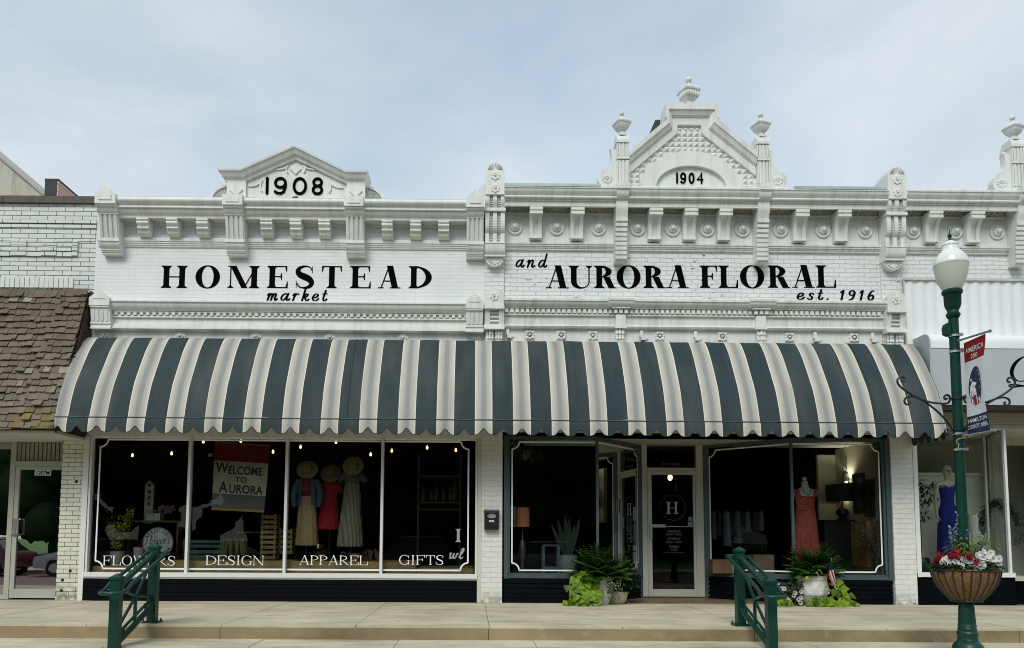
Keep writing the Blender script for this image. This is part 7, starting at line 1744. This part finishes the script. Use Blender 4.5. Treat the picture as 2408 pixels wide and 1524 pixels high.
# ---- left display of the ornate shop
y = .45; x, zt_ = P('k5', 182, 672, y); zb_ = Z('k5', 182, 828, y); w_ = (X('k5', 242, 700, y) - X('k5', 124, 700, y)) / 2
t = thing('table_lamp', 'lamp with terracotta coloured drum shade by the left window post', 'lamp', (x, y, .47)); m = MB(); m.lathe([(w_ * .98, zt_), (w_, zb_)], (x, y, 0), 30, caps=False); m.build('shade', pm('rust_linen', (.36, .155, .085), .9, var=.1, trans=.3), t, smooth=60)
m = MB(); m.lathe([(.10, .47), (.10, .49), (.03, .52), (.025, .7), (.07, .85), (.05, 1.0), (.015, 1.05), (.012, zb_ + .05)], (x, y, 0), 16); m.build('base', pm('dark_ceramic', (.03, .03, .03), .4), t, smooth=60)
y = .9; x0, z1 = P('k5', 52, 668, y); x1, z0 = P('k5', 125, 822, y); t = thing('framed_picture', 'small framed grass print behind the rust lamp', 'picture', ((x0 + x1) / 2, y, z0)); m = MB(); m.box(x0, x1, y, y + .02, z0, z1); m.build('print', pm('ochre_print', (.30, .20, .08), .7, var=.5, vs_=20), t)
m = MB(); m.box(x0, x1, y - .012, y, z1 - .02, z1 + .01); m.box(x0, x1, y - .012, y, z0 - .01, z0 + .02); m.box(x1 - .02, x1 + .004, y - .011, y, z0 + .02, z1 - .02); m.build('frame', pm('cream_frame', (.5, .46, .36), .6), t)
y = .4; x, z = P('k5', 200, 240, y); r = random.Random(31); b = LB()
for i in range(70):
    A = r.uniform(0, 2 * PI); d = Vector((math.cos(A), math.sin(A) * .7, r.uniform(.1, .9))).normalized(); p = Vector((x, y, z + .06)); pts = []
    for k in range(7): pts.append(p.copy()); p = p + d * .07; d = (d + Vector((0, 0, -.32))).normalized()
    for k in range(6): b.leaf(pts[k], pts[k + 1] - pts[k], (0, 0, 1), .075, .014, jit((.05, .085, .05), .3, r), .0, .1, ((0, 1), (1, .9)))
plant('spider_plant', 'spider plant hanging in the top left corner of the left display', 'plant', b, (x, y, z), None)
t = thing('hanging_pot', 'dark hanging pot carrying the spider plant', 'hanging pot', (x, y, z - .12)); m = MB(); m.lathe([(.06, -.10), (.11, -.02), (.12, .06), (.105, .05)], (x, y, z), 18); m.build('bowl', pm('dark_glaze', (.03, .03, .028), .4), t); m = MB()
for k in range(3): A = 2 * PI * k / 3; m.tube([(x + .115 * math.cos(A), y + .115 * math.sin(A), z + .05), (x, y, z + .45)], .003, 4)
m.tube([(x, y, z + .45), (x, y, 2.80)], .003, 4); m.build('cord', BLACKM, t)
y = .35; x, z = P('k5', 105, 155, y); b = LB(); r = random.Random(32)
for i in range(70): b.leaf((x + r.uniform(-.12, .16), y + r.uniform(-.06, .06), z + r.uniform(-.10, .07)), (r.uniform(-1, 1), -.6, r.uniform(-1, .6)), (0, -1, 0), .07, .045, jit((.42, .19, .04), .35, r), .3)
plant('dried_wreath', 'golden orange dried leaves in the top left corner of the left display', 'wreath', b, (x, y, z))
y = .55; x0, z1 = P('k5', 352, 972, y); x1, _ = P('k5', 478, 972, y); t = thing('step_stool', 'teal painted step stool in the left display', 'stool', ((x0 + x1) / 2, y, .47)); m = MB(); m.box(x0, x1, y, y + .24, z1 - .03, z1); m.build('seat', DTEAL, t)
for xx in (x0 - .02, x1 - .03): m = MB(); m.box(xx, xx + .05, y + .0, y + .24, .47, z1 - .03); m.build('leg', DTEAL, t)
m = MB(); m.box(x0 + .0, x1, y + .005, y + .24, .50, .58); m.build('stretcher', DTEAL, t)
y = .6; x, z = P('k5', 555, 1060, y); t = thing('plant_pot', 'grey patterned pot of the snake plant', 'flower pot', (x, y, .47)); m = MB(); m.lathe([(.12, .47), (.155, .55), (.16, z), (.14, z)], (x, y, 0), 24); m.build('body', pm('grey_pattern_pot', (.10, .125, .125), .6, var=.5, vs_=40), t, smooth=50)
b = LB(); r = random.Random(6)
for u, v in ((445, 800), (485, 760), (535, 720), (560, 750), (600, 800), (635, 745), (520, 860), (580, 880)):
    tx, tz = P('k5', u, v, y); b.leaf((x + (tx - x) * .25, y + r.uniform(-.04, .04), z), (tx - x * 1, r.uniform(-.05, .05), tz - z), (0, -1, 0), math.hypot(tx - x, tz - z), .075, jit((.016, .032, .018), .2, r), .03, .12, ((0, .6), (.3, .9), (.6, 1), (.85, .6), (1, 0)))
plant('snake_plant', 'upright striped snake plant in the grey pot of the left display', 'plant', b, (x, y, z))

# ---- right display: red dress, lamp, frames
y = .75; zk = lambda v: Z('k6', 955, v, y); cx = X('k6', 955, 560, y)
t = thing('dressed_form', 'white dress form with wooden neck knob in a coral red long dress and necklace', 'mannequin', (cx, y, .47)); FORM = pm('ivory_form', (.55, .55, .48), .6, var=.05)
m = MB(); m.loft([oval(cx, y, zk(500 + 0), .062, .055), oval(cx, y, zk(478), .056, .05), oval(cx, y, zk(465), .054, .05)] , True, True)
m.loft([oval(cx, y, z, a, b_) for z, a, b_ in ((zk(760), .10, .08), (zk(640), .13, .10), (zk(585), .165, .115), (zk(550), .175, .10), (zk(528), .16, .08), (zk(512), .085, .06), (zk(500), .064, .055), (zk(480), .057, .05))]); m.build('torso', FORM, t, smooth=60)
m = MB(); m.lathe([(.058, zk(466)), (.05, zk(460)), (.022, zk(455)), (.03, zk(445)), (.042, zk(436)), (.036, zk(426)), (.012, zk(420))], (cx, y, 0), 18); m.build('neck_knob', FORM, t, smooth=60)
CORAL = cloth_m('coral_print', (.42, .065, .05), (.62, .34, .25), 0, 42)
garment([(cx, y, zk(580), .172, .122), (cx, y, zk(620), .165, .122), (cx - .0, y, zk(665), .155, .115), (cx, y, zk(680), .16, .12, .02, 16), (cx, y, zk(780), .18, .14, .045, 16), (cx, y, zk(950), .205, .16, .05, 16), (cx + .01, y, zk(1100), .225, .17, .055, 16), (cx + .01, y, zk(1160), .23, .18, .06, 16)], CORAL, 'dress', t)
for sg in (-1, 1):
    m = MB(); m.tube([(cx + sg * .12, y + .02, zk(540)), (cx + sg * .175, y, zk(548)), (cx + sg * .225, y - .01, zk(575))], [.045, .06, .058], 12); m.tube([(cx + sg * .135, y - .085, zk(585)), (cx + sg * .15, y - .06, zk(540)), (cx + sg * .12, y + .02, zk(530))], .03, 8); m.build('sleeve', CORAL, t, smooth=60)
m = MB(); m.tube([tuple(q) for q in cat_rom([(cx - .075, y - .06, zk(520)), (cx - .05, y - .10, zk(550)), (cx + .01, y - .125, zk(572)), (cx + .055, y - .10, zk(548)), (cx + .08, y - .06, zk(520))], 5)], .006, 6); m.build('necklace', BLACKM, t); stand(cx, y, .47, zk(1000), t)
# cabinet, lamp, frames, sconce, vase
y = 1.0; x0, z1 = P('k6', 1112, 785, y); xm, _ = P('k6', 1328, 800, y); x1, z0 = P('k6', 1500, 1145, y)
t = thing('side_cabinet', 'black fronted cabinet with a tan end panel beneath the table lamp', 'cabinet', ((x0 + x1) / 2, y, .0)); m = MB(); m.box(x0, 6.86, 1.0, 1.65, .0, z1); m.build('front', pm('black_lacquer', (.008, .008, .009), .4), t); m = MB(); m.box(6.87, 6.945, .46, 1.12, z0, z1); m.build('end_panel', pm('tan_veneer', (.30, .19, .06), .6, var=.25, vs_=5), t); m = MB(); m.box(x0 - .02, 6.945, y - .03, 1.67, z1 + .002, z1 + .03); m.build('top', pm('black_top', (.01, .01, .01), .35), t)
ztop = z1 + .03
y = 1.3; xs0, zs1 = P('k6', 1132, 487, y); xs1, zs0 = P('k6', 1375, 625, y); cx = (xs0 + xs1) / 2; R_ = (xs1 - xs0) / 2
t = thing('table_lamp', 'table lamp with a wide black drum shade on the cabinet', 'lamp', (cx, y, ztop)); m = MB(); m.lathe([(R_, zs1), (R_ * 1.01, zs0)], (cx, y, 0), 36, caps=False); m.build('shade', pm('black_shade', (.012, .011, .012), .8), t, smooth=60)
m = MB(); m.lathe([(.10, ztop), (.10, ztop + .03), (.05, ztop + .05), (.12, ztop + .14), (.10, ztop + .20), (.03, ztop + .24), (.012, zs0), (.012, zs1 + .03), (.02, zs1 + .05)], (cx, y, 0), 18); m.build('base', pm('black_glaze', (.012, .012, .012), .15), t, smooth=60)
m = MB(); m.ball((cx, y, zs0 + .05), .035); m.build('bulb', emit('lamp_bulb', (1, .85, .55), 10), t, smooth=60)
y = 1.15; sx, sz = 6.95, Z('k6', 1345, 468, 1.15); t = thing('wall_sconce', 'wall sconce throwing light up the cream side wall', 'sconce', (sx, y, sz)); m = MB(); m.lathe([(.03, -.07), (.055, -.02), (.062, 0), (.055, 0), (.02, -.05)], (sx - .07, y, sz), 16); m.box(sx - .06, sx - .001, y - .02, y + .02, sz - .06, sz - .03); m.build('cup', STEEL, t, smooth=50)
m = MB(); m.ball((sx - .07, y, sz - .005), .028); m.build('lamp', emit('sconce_lamp', (1, .93, .70), 12), t, smooth=60)
ld = bpy.data.lights.new('sconce_light', 'SPOT'); ld.energy = 13; ld.color = (1, .93, .70); ld.spot_size = rad(125); ld.spot_blend = .8; ld.shadow_soft_size = .03; lo = bpy.data.objects.new('sconce_light', ld); C.objects.link(lo); lo.location = (sx - .075, y, sz + .03); lo.rotation_euler = Vector((-.12, 0, -1)).to_track_quat('-Z', 'Y').to_euler(); lo.rotation_euler = (rad(180), 0, 0); lo.parent = t; lo.matrix_parent_inverse = Matrix.Translation(-Vector(t.location))
m = MB(); y = 1.28
for u, v, r_ in ((1275, 350, .055), (1300, 395, .075), (1285, 440, .085)):
    x, z = P('k6', u, v, y); m.tube([(x, y + r_ * 1.3 * math.cos(2 * PI * k / 24), z + r_ * 1.1 * math.sin(2 * PI * k / 24)) for k in range(24)], .009, 6, closed=True)
tag(m.build('ring_sculpture', BLACKM, None, 50), 'sculpture of linked black rings behind the black lamp shade', 'sculpture')
for (y0, y1, v0, v1, lb_) in ((.60, .98, 395, 720, 'taller dark picture frame leaning on the cream side wall beside the black lamp'), (.27, .57, 440, 745, 'shorter dark picture frame against the side wall nearest the window')):
    z1 = Z('k6', 1420, v0, (y0 + y1) / 2); z0 = max(Z('k6', 1420, v1, (y0 + y1) / 2), ztop + .003); t = thing('picture_frame', lb_, 'frame', (6.93, (y0 + y1) / 2, z0)); fw_ = .03
    m = MB(); m.box(6.905, 6.945, y0, y1, z1 - fw_, z1); m.box(6.905, 6.945, y0, y1, z0, z0 + fw_); m.box(6.906, 6.944, y0, y0 + fw_, z0 + fw_, z1 - fw_); m.box(6.906, 6.944, y1 - fw_, y1, z0 + fw_, z1 - fw_); m.build('frame', pm('ebony_frame', (.012, .01, .009), .4), t)
    m = MB(); m.box(6.925, 6.94, y0 + fw_, y1 - fw_, z0 + fw_, z1 - fw_); m.build('picture', pm('dark_picture', (.04, .037, .03), .5, var=.5), t)
y = .19; x, z0 = P('k6', 1537, 1180, y); zt_ = Z('k6', 1537, 1085, y); t = thing('ribbed_vase', 'dark ribbed metal vase by the right window post', 'vase', (x, y, .47)); m = MB(); m.lathe([(.05, .47)] + [q_ for k in range(6) for q_ in ((.062, .48 + (zt_ - .48) * k / 6), (.055, .48 + (zt_ - .48) * (k + .5) / 6))] + [(.055, zt_), (.04, zt_)], (x, y, 0), 18); m.build('body', pm('dark_tin', (.06, .062, .06), .35, .5), t, smooth=40)
b = LB(); r = random.Random(12)
for i in range(30):
    u, v = r.uniform(1365, 1590), r.uniform(740, 980); tx, tz = P('k6', u, v, y + .1); tx = min(tx, 6.93); p0 = Vector((x, y, zt_)); p1 = Vector((tx, y + r.uniform(-.05, .25), tz)); mid = p0.lerp(p1, .5) + Vector((0, 0, .08)); pts = cat_rom([p0, mid, p1], 5); b.stem([tuple(q_) for q_ in pts], .0035, (.10, .08, .05), 4)
    for k in range(12):
        q_ = pts[min(len(pts) - 1, int(r.uniform(3, len(pts))))] + Vector((r.uniform(-.03, .03), r.uniform(-.03, .03), r.uniform(-.03, .03))); b.leaf(q_, (r.uniform(-1, 1), -.5, r.uniform(-.4, 1)), (0, -1, 0), .028, .016, jit((.32, .29, .17) if r.random() < .6 else (.09, .09, .04), .3, r), .2)
plant('dried_branches', 'dry catkin branches fanning out of the ribbed vase', 'branches', b, (x, y, zt_))
# clothes rail and boxes
y = 1.9; xa, za = P('k6', 190, 690, y); xb, _ = P('k6', 600, 690, y); t = thing('clothes_rail', 'dark clothes rail deep in the right display', 'clothes rail', ((xa + xb) / 2, y, 0)); m = MB(); m.tube([(xa, y, .0), (xa, y, za), (xb, y, za), (xb, y, .0)], .014, 6); m.build('rail', BLACKM, t)
for k, (u, v1, hw, col) in enumerate(((205, 930, .055, (.20, .22, .20)), (250, 900, .04, (.08, .09, .10)), (320, 985, .075, (.26, .32, .34)), (355, 900, .05, (.07, .07, .08)), (405, 960, .07, (.22, .23, .21)), (445, 880, .05, (.05, .05, .05)), (480, 870, .07, (.17, .20, .21)), (540, 850, .06, (.06, .05, .05)), (590, 820, .055, (.22, .22, .20)))):
    x, z0 = P('k6', u, v1, y); m = MB(); m.loft([oval(x, y, zz, a, .14, 20, .05, 5, k) for zz, a in ((za - .03, hw * .35), (za - .09, hw * .8), (za - .4, hw * .9), ((za + z0) / 2, hw), (z0, hw * 1.15))]); m.tube([(x, y, za - .03), (x + .01, y, za + .015)], .004, 4)
    tag(m.build('hanging_garment', cloth_m('garment_%d' % k if False else 'garment_cloth', col), None, 60), 'garment hanging in the row on the dark clothes rail', 'garment', 'garments on the clothes rail')
for (u0, v0, u1, v1, y, col, lb_, nm) in ((540, 1056, 706, 1172, .6, (.20, .155, .095), 'brown cardboard box behind the right hand rail', 'cardboard_box'), (205, 1095, 360, 1160, .75, (.13, .075, .04), 'low reddish wooden box at the left of the right display', 'wooden_box'), (362, 1096, 400, 1160, .75, (.14, .19, .17), 'pale green book standing beside the reddish wooden box', 'book')):
    x0, z1 = P('k6', u0, v0, y); x1, _ = P('k6', u1, v1, y); t = thing(nm, lb_, 'box' if nm != 'book' else 'book', ((x0 + x1) / 2, y, .47)); m = MB(); m.box(x0, x1, y, y + .25, .472, z1); m.build('body', pm(nm + '_card', col, .85, var=.25), t)
    m = MB(); m.box(x0 - .004, x1 + .004, y - .004, y + .254, z1 - .02, z1 + .004); m.build('lid', pm(nm + '_lid', [c * .85 for c in col], .85), t)

# ---- bridal window: blue gown on a mannequin
def skinbody(nodes, edges, name, mat_, par, lvl=2):
    me = bpy.data.meshes.new(name); me.from_pydata([n[:3] for n in nodes], edges, []); o = bpy.data.objects.new(name, me); C.objects.link(o)
    o.modifiers.new('s', 'SKIN'); 
    if not me.skin_vertices: 
        bm = bmesh.new(); bm.from_mesh(me); bm.verts.layers.skin.verify(); bm.to_mesh(me); bm.free()
    for i, n in enumerate(nodes): me.skin_vertices[0].data[i].radius = (n[3], n[4] if len(n) > 4 else n[3])
    me.skin_vertices[0].data[0].use_root = True
    sb = o.modifiers.new('u', 'SUBSURF'); sb.levels = lvl; sb.render_levels = lvl
    dg = bpy.context.evaluated_depsgraph_get(); dg.update(); nm = bpy.data.meshes.new_from_object(o.evaluated_get(dg)); bpy.data.objects.remove(o)
    nm.materials.clear(); nm.materials.append(mat_); nm.polygons.foreach_set('use_smooth', [True] * len(nm.polygons)); ob = bpy.data.objects.new(name, nm); C.objects.link(ob); ob.parent = par; ob.matrix_parent_inverse = Matrix.Translation(-par.location); return ob
y = .75; k8x = lambda u: X('k8', u, 300, y); k8z = lambda v: Z('k8', 800, v, y); cx = k8x(800)
t = thing('gown_mannequin', 'pale bald mannequin in a long royal blue gown behind the lamp post', 'mannequin', (cx, y, .47))
SKIN = pm('mannequin_plastic', (.42, .40, .31), .35, var=.04)
hz = k8z(75)
nodes = [(cx, y, k8z(330), .10, .075), (cx, y, k8z(260), .105, .08), (cx, y, k8z(200), .125, .085), (cx, y, k8z(172), .115, .065), (cx + .005, y, k8z(148), .05, .05), (cx + .01, y - .01, k8z(128), .042, .042), (cx + .01, y - .015, k8z(105), .062, .072), (cx + .01, y - .01, hz, .078, .090), (cx + .01, y, k8z(40), .070, .082), (cx + .01, y + .01, k8z(20), .035, .04),
         (cx - .175, y, k8z(180), .045), (cx - .20, y, k8z(250), .040), (cx - .205, y + .01, k8z(340), .036), (cx - .21, y - .02, k8z(430), .024), (cx - .205, y - .03, k8z(455), .026, .016), (cx + .18, y, k8z(180), .045), (cx + .21, y, k8z(250), .040), (cx + .22, y + .01, k8z(340), .036), (cx + .215, y - .02, k8z(430), .024), (cx + .21, y - .03, k8z(455), .026, .016)]
ed = [(i, i + 1) for i in range(9)] + [(3, 10), (10, 11), (11, 12), (12, 13), (13, 14), (3, 15), (15, 16), (16, 17), (17, 18), (18, 19)]
for sx, wr in ((-1, 14), (1, 19)):
    w0 = nodes[wr]
    for f in range(4):
        n0 = len(nodes); a = -.022 + f * .0145; ln = (.055, .066, .064, .050)[f]
        nodes += [(w0[0] + a * .8, w0[1] + a * .4, w0[2] - .035, .008), (w0[0] + a, w0[1] + a * .5 - .004, w0[2] - .035 - ln * .6, .0075), (w0[0] + a * .9, w0[1] + a * .5 + .006, w0[2] - .035 - ln, .006)]; ed += [(wr, n0), (n0, n0 + 1), (n0 + 1, n0 + 2)]
    n0 = len(nodes); nodes += [(w0[0] - sx * .028, w0[1] - .022, w0[2] - .02, .0085), (w0[0] - sx * .036, w0[1] - .03, w0[2] - .055, .007)]; ed += [(wr, n0), (n0, n0 + 1)]
skinbody(nodes, ed, 'body', SKIN, t)
fy = y - .098
m = MB(); m.prism([(cx + .01 - .012, hz - .032), (cx + .01 + .012, hz - .032), (cx + .01, hz + .01)], fy - .014, fy + .02); m.build('nose', SKIN, t, smooth=80)
for sg in (-1, 1): m = MB(); m.ball((cx + .01 + sg * .030, fy + .008, hz + .004), .016, 1.15, .5, .5); m.build('eye', pm('painted_eye', (.03, .025, .02), .4), t, smooth=60); m = MB(); m.tube([(cx + .01 + sg * .012, fy + .003, hz + .022), (cx + .01 + sg * .032, fy + .003, hz + .030), (cx + .01 + sg * .050, fy + .014, hz + .022)], .004, 5); m.build('brow', pm('painted_brow', (.10, .08, .06), .6), t)
m = MB(); m.ball((cx + .01, fy + .008, hz - .056), .020, 1, .4, .42); m.build('lips', pm('painted_lips', (.05, .012, .015), .4), t, smooth=60)
for sg in (-1, 1): m = MB(); m.ball((cx + .01 + sg * .079, y, hz - .005), .022, .4, .7, 1.3); m.build('ear', SKIN, t, smooth=60)
BLUE = cloth_m('royal_blue_satin', (.008, .018, .21))
garment([(cx - .0, y, k8z(208), .128, .095), (cx, y, k8z(225), .134, .102), (cx, y, k8z(275), .118, .092), (cx, y, k8z(335), .112, .088), (cx, y, k8z(380), .145, .115, .01, 7), (cx, y, k8z(440), .168, .125, .02, 7), (cx, y, k8z(560), .185, .14, .035, 7), (cx, y, k8z(700), .20, .155, .05, 7), (cx, y, .475, .225, .18, .06, 7)], BLUE, 'gown', t)
m = MB()
for sg in (-1, 1): m.tube([(cx + sg * .085, y - .088, k8z(212)), (cx + sg * .095, y - .07, k8z(180)), (cx + sg * .09, y, k8z(160))], .006, 5)
m.build('strap', BLUE, t)
m = MB()
for sg in (-1, 1): m.ball((cx + sg * .058, y - .062, k8z(222)), .062, 1, .75, .9, 14, 10)
m.build('bodice', BLUE, t, smooth=60)
# potted tree, small white dress, leafy arch
y = .9; b = LB(); r = random.Random(91); x = k8x(570); tr_ = [(x - .02, y, .47), (x, y, 1.2), (x - .03, y + .02, 1.9)]; b.stem(tr_, .014, (.05, .035, .02), 6)
for (u, v, n_, sp) in ((590, 200, 46, .15), (600, 250, 46, .16), (620, 300, 26, .12), (570, 340, 34, .13), (660, 210, 22, .08), (580, 440, 26, .12), (600, 460, 18, .09), (560, 170, 12, .08)):
    for i in range(n_):
        p = Vector((X('k8', u, v, y) + r.gauss(0, sp * .6), y + r.gauss(0, .08), Z('k8', u, v, y) + r.gauss(0, sp * .5))); b.leaf(p, (r.uniform(-1, 1), r.uniform(-.8, .4), r.uniform(-.9, .4)), (0, -.4, 1), .085, .032, jit((.022, .045, .018), .35, r), .3)
plant('indoor_tree', 'dark leafy indoor tree at the left side of the bridal window', 'tree', b, (x, y, .47))
t = thing('tree_pot', 'dark ribbed pot of the indoor tree in the bridal window', 'flower pot', (x, y, .47)); m = MB(); m.lathe([(.10, 0), (.15, .15), (.13, .26), (.11, .30), (.09, .28)], (x, y, .47), 18); m.build('body', pm('dark_green_pot', (.02, .028, .024), .4), t, smooth=50)
y = .85; kz = lambda v: Z('k8', 1010, v, y); cx = X('k8', 1012, 500, y); t = thing('child_dress_form', 'small white sleeveless dress on a form right of the lamp post', 'mannequin', (cx, y, .47)); stand(cx, y, .47, kz(600), t)
WHD = cloth_m('white_organza', (.60, .60, .56)); garment([(cx, y, kz(430), .075, .05), (cx, y, kz(470), .09, .07), (cx, y, kz(545), .08, .065), (cx, y, kz(560), .09, .08, .03, 11), (cx + .01, y, kz(640), .17, .14, .06, 11), (cx + .01, y, kz(720), .22, .17, .07, 11)], WHD, 'dress', t)
m = MB()
for sg in (-1, 1): m.tube([(cx + sg * .06, y - .03, kz(440)), (cx + sg * .065, y, kz(420)), (cx + sg * .05, y + .03, kz(440))], .018, 6)
m.build('strap', WHD, t)
b = LB(); r = random.Random(92); y = 1.1
for i in range(620):
    A = r.uniform(-.25, PI + .25); cxx, czz = P('k8', 1235, 520, y); rx, rz_ = .33 + r.gauss(0, .035), .42 + r.gauss(0, .04); p = (cxx + rx * math.cos(A), y + r.gauss(0, .05), czz + rz_ * math.sin(A) - (.0 if math.sin(A) > 0 else .3 * r.random()))
    b.leaf(p, (r.uniform(-1, 1), r.uniform(-1, .3), r.uniform(-1, 1)), (0, -1, .3), .05, .022, jit((.028, .036, .02), .4, r), .2)
plant('leafy_arch', 'dim arch wreath of dark leaves behind the bridal window mullion', 'wreath', b, (cxx, y, 1.2))
t = thing('veil_display', 'pale gauzy veil hanging inside the leafy arch', 'veil', (cxx, y, .47)); garment([(cxx, y + .1, Z('k8', 1235, 440, y), .10, .05, .06, 9), (cxx, y + .1, Z('k8', 1235, 600, y), .19, .08, .08, 9), (cxx, y + .1, .475, .26, .12, .10, 9)], cloth_m('grey_gauze', (.20, .22, .19)), 'veil', t)
# ================================================================ cars at the far kerb (mirrored in the glass)
TYRE = pm('tyre_rubber', (.012, .012, .012), .8); CGL = pm('dark_car_glass', (.01, .013, .016), .05, spec=.8); RIMM = pm('alloy_rim', (.45, .46, .47), .3, 1)
def car(x, y, col, label, tall=1.0):
    z0 = -.48; t = thing('parked_car', label, 'car', (x, y, z0), 'cars parked at the far kerb'); PAINT = pm('car_paint', col, .25, var=.05, spec=.6)
    side = [(-2.15, .32), (-2.2, .55), (-2.12, .74), (-1.3, .92), (-.95, .95), (1.45, .98), (2.0, .93), (2.15, .70), (2.15, .35), (1.75, .26), (-1.75, .26)]
    m = MB(); sec = []
    for w_, k in ((-.88, .93), (-.84, 1), (.84, 1), (.88, .93)): sec.append([(x + a * (1 if abs(w_) < .86 else .985), y + w_, z0 + (b * k if b > .5 else b)) for a, b in side])
    m.loft(sec); m.build('body', PAINT, t, smooth=35)
    m = MB(); lo = [(-1.1, .93), (1.75, .95)]; hi = [(-.35, 1.42 * tall), (1.15, 1.43 * tall)]
    ring = lambda pts, w_: [(x + pts[0][0], y - w_, z0 + pts[0][1]), (x + pts[1][0], y - w_, z0 + pts[1][1]), (x + pts[1][0], y + w_, z0 + pts[1][1]), (x + pts[0][0], y + w_, z0 + pts[0][1])]
    m.loft([ring(lo, .80), ring(hi, .62)]); m.build('window', CGL, t, smooth=30)
    m = MB(); m.loft([ring([(-.40, 1.40 * tall), (1.20, 1.41 * tall)], .64), ring([(-.28, 1.45 * tall), (1.08, 1.46 * tall)], .56)]); m.build('roof', PAINT, t, smooth=30)
    for a in (-1.35, 1.35):
        for s in (-1, 1):
            m = MB(); m.disc((0, 0, 0), [(.001, -.1), (.30, -.1), (.325, -.07), (.325, .07), (.30, .1), (.001, .1)], 20); m.v = [(x + a + p[0], y + s * .80 + p[1], z0 + .325 + p[2]) for p in m.v]; wh = m.build('wheel', TYRE, t, smooth=40)
            m = MB(); m.disc((0, 0, 0), [(.001, -.105), (.19, -.105), (.2, 0), (.19, .105), (.001, .105)], 14); m.v = [(x + a + p[0], y + s * .80 + p[1], z0 + .325 + p[2]) for p in m.v]; m.build('rim', RIMM, wh)
    for s in (-1, 1):
        m = MB(); m.ball((x - 2.1, y + s * .62, z0 + .66), .09, .7, 1.3, .7, 8, 6); m.build('headlight', pm('headlight_glass', (.6, .62, .64), .1), t, smooth=60)
car(-19.6, -17.3, (.10, .02, .02), 'dark red car mirrored in the glass of the left shop door')
car(-14.6, -17.3, (.42, .43, .44), 'silver car mirrored at the pier edge of the left shop door')
car(-2.4, -17.3, (.10, .16, .20), 'blue grey car mirrored in the GIFTS window', 1.12)
car(2.6, -17.3, (.50, .52, .54), 'pale car mirrored low in the left display window of the ornate shop')
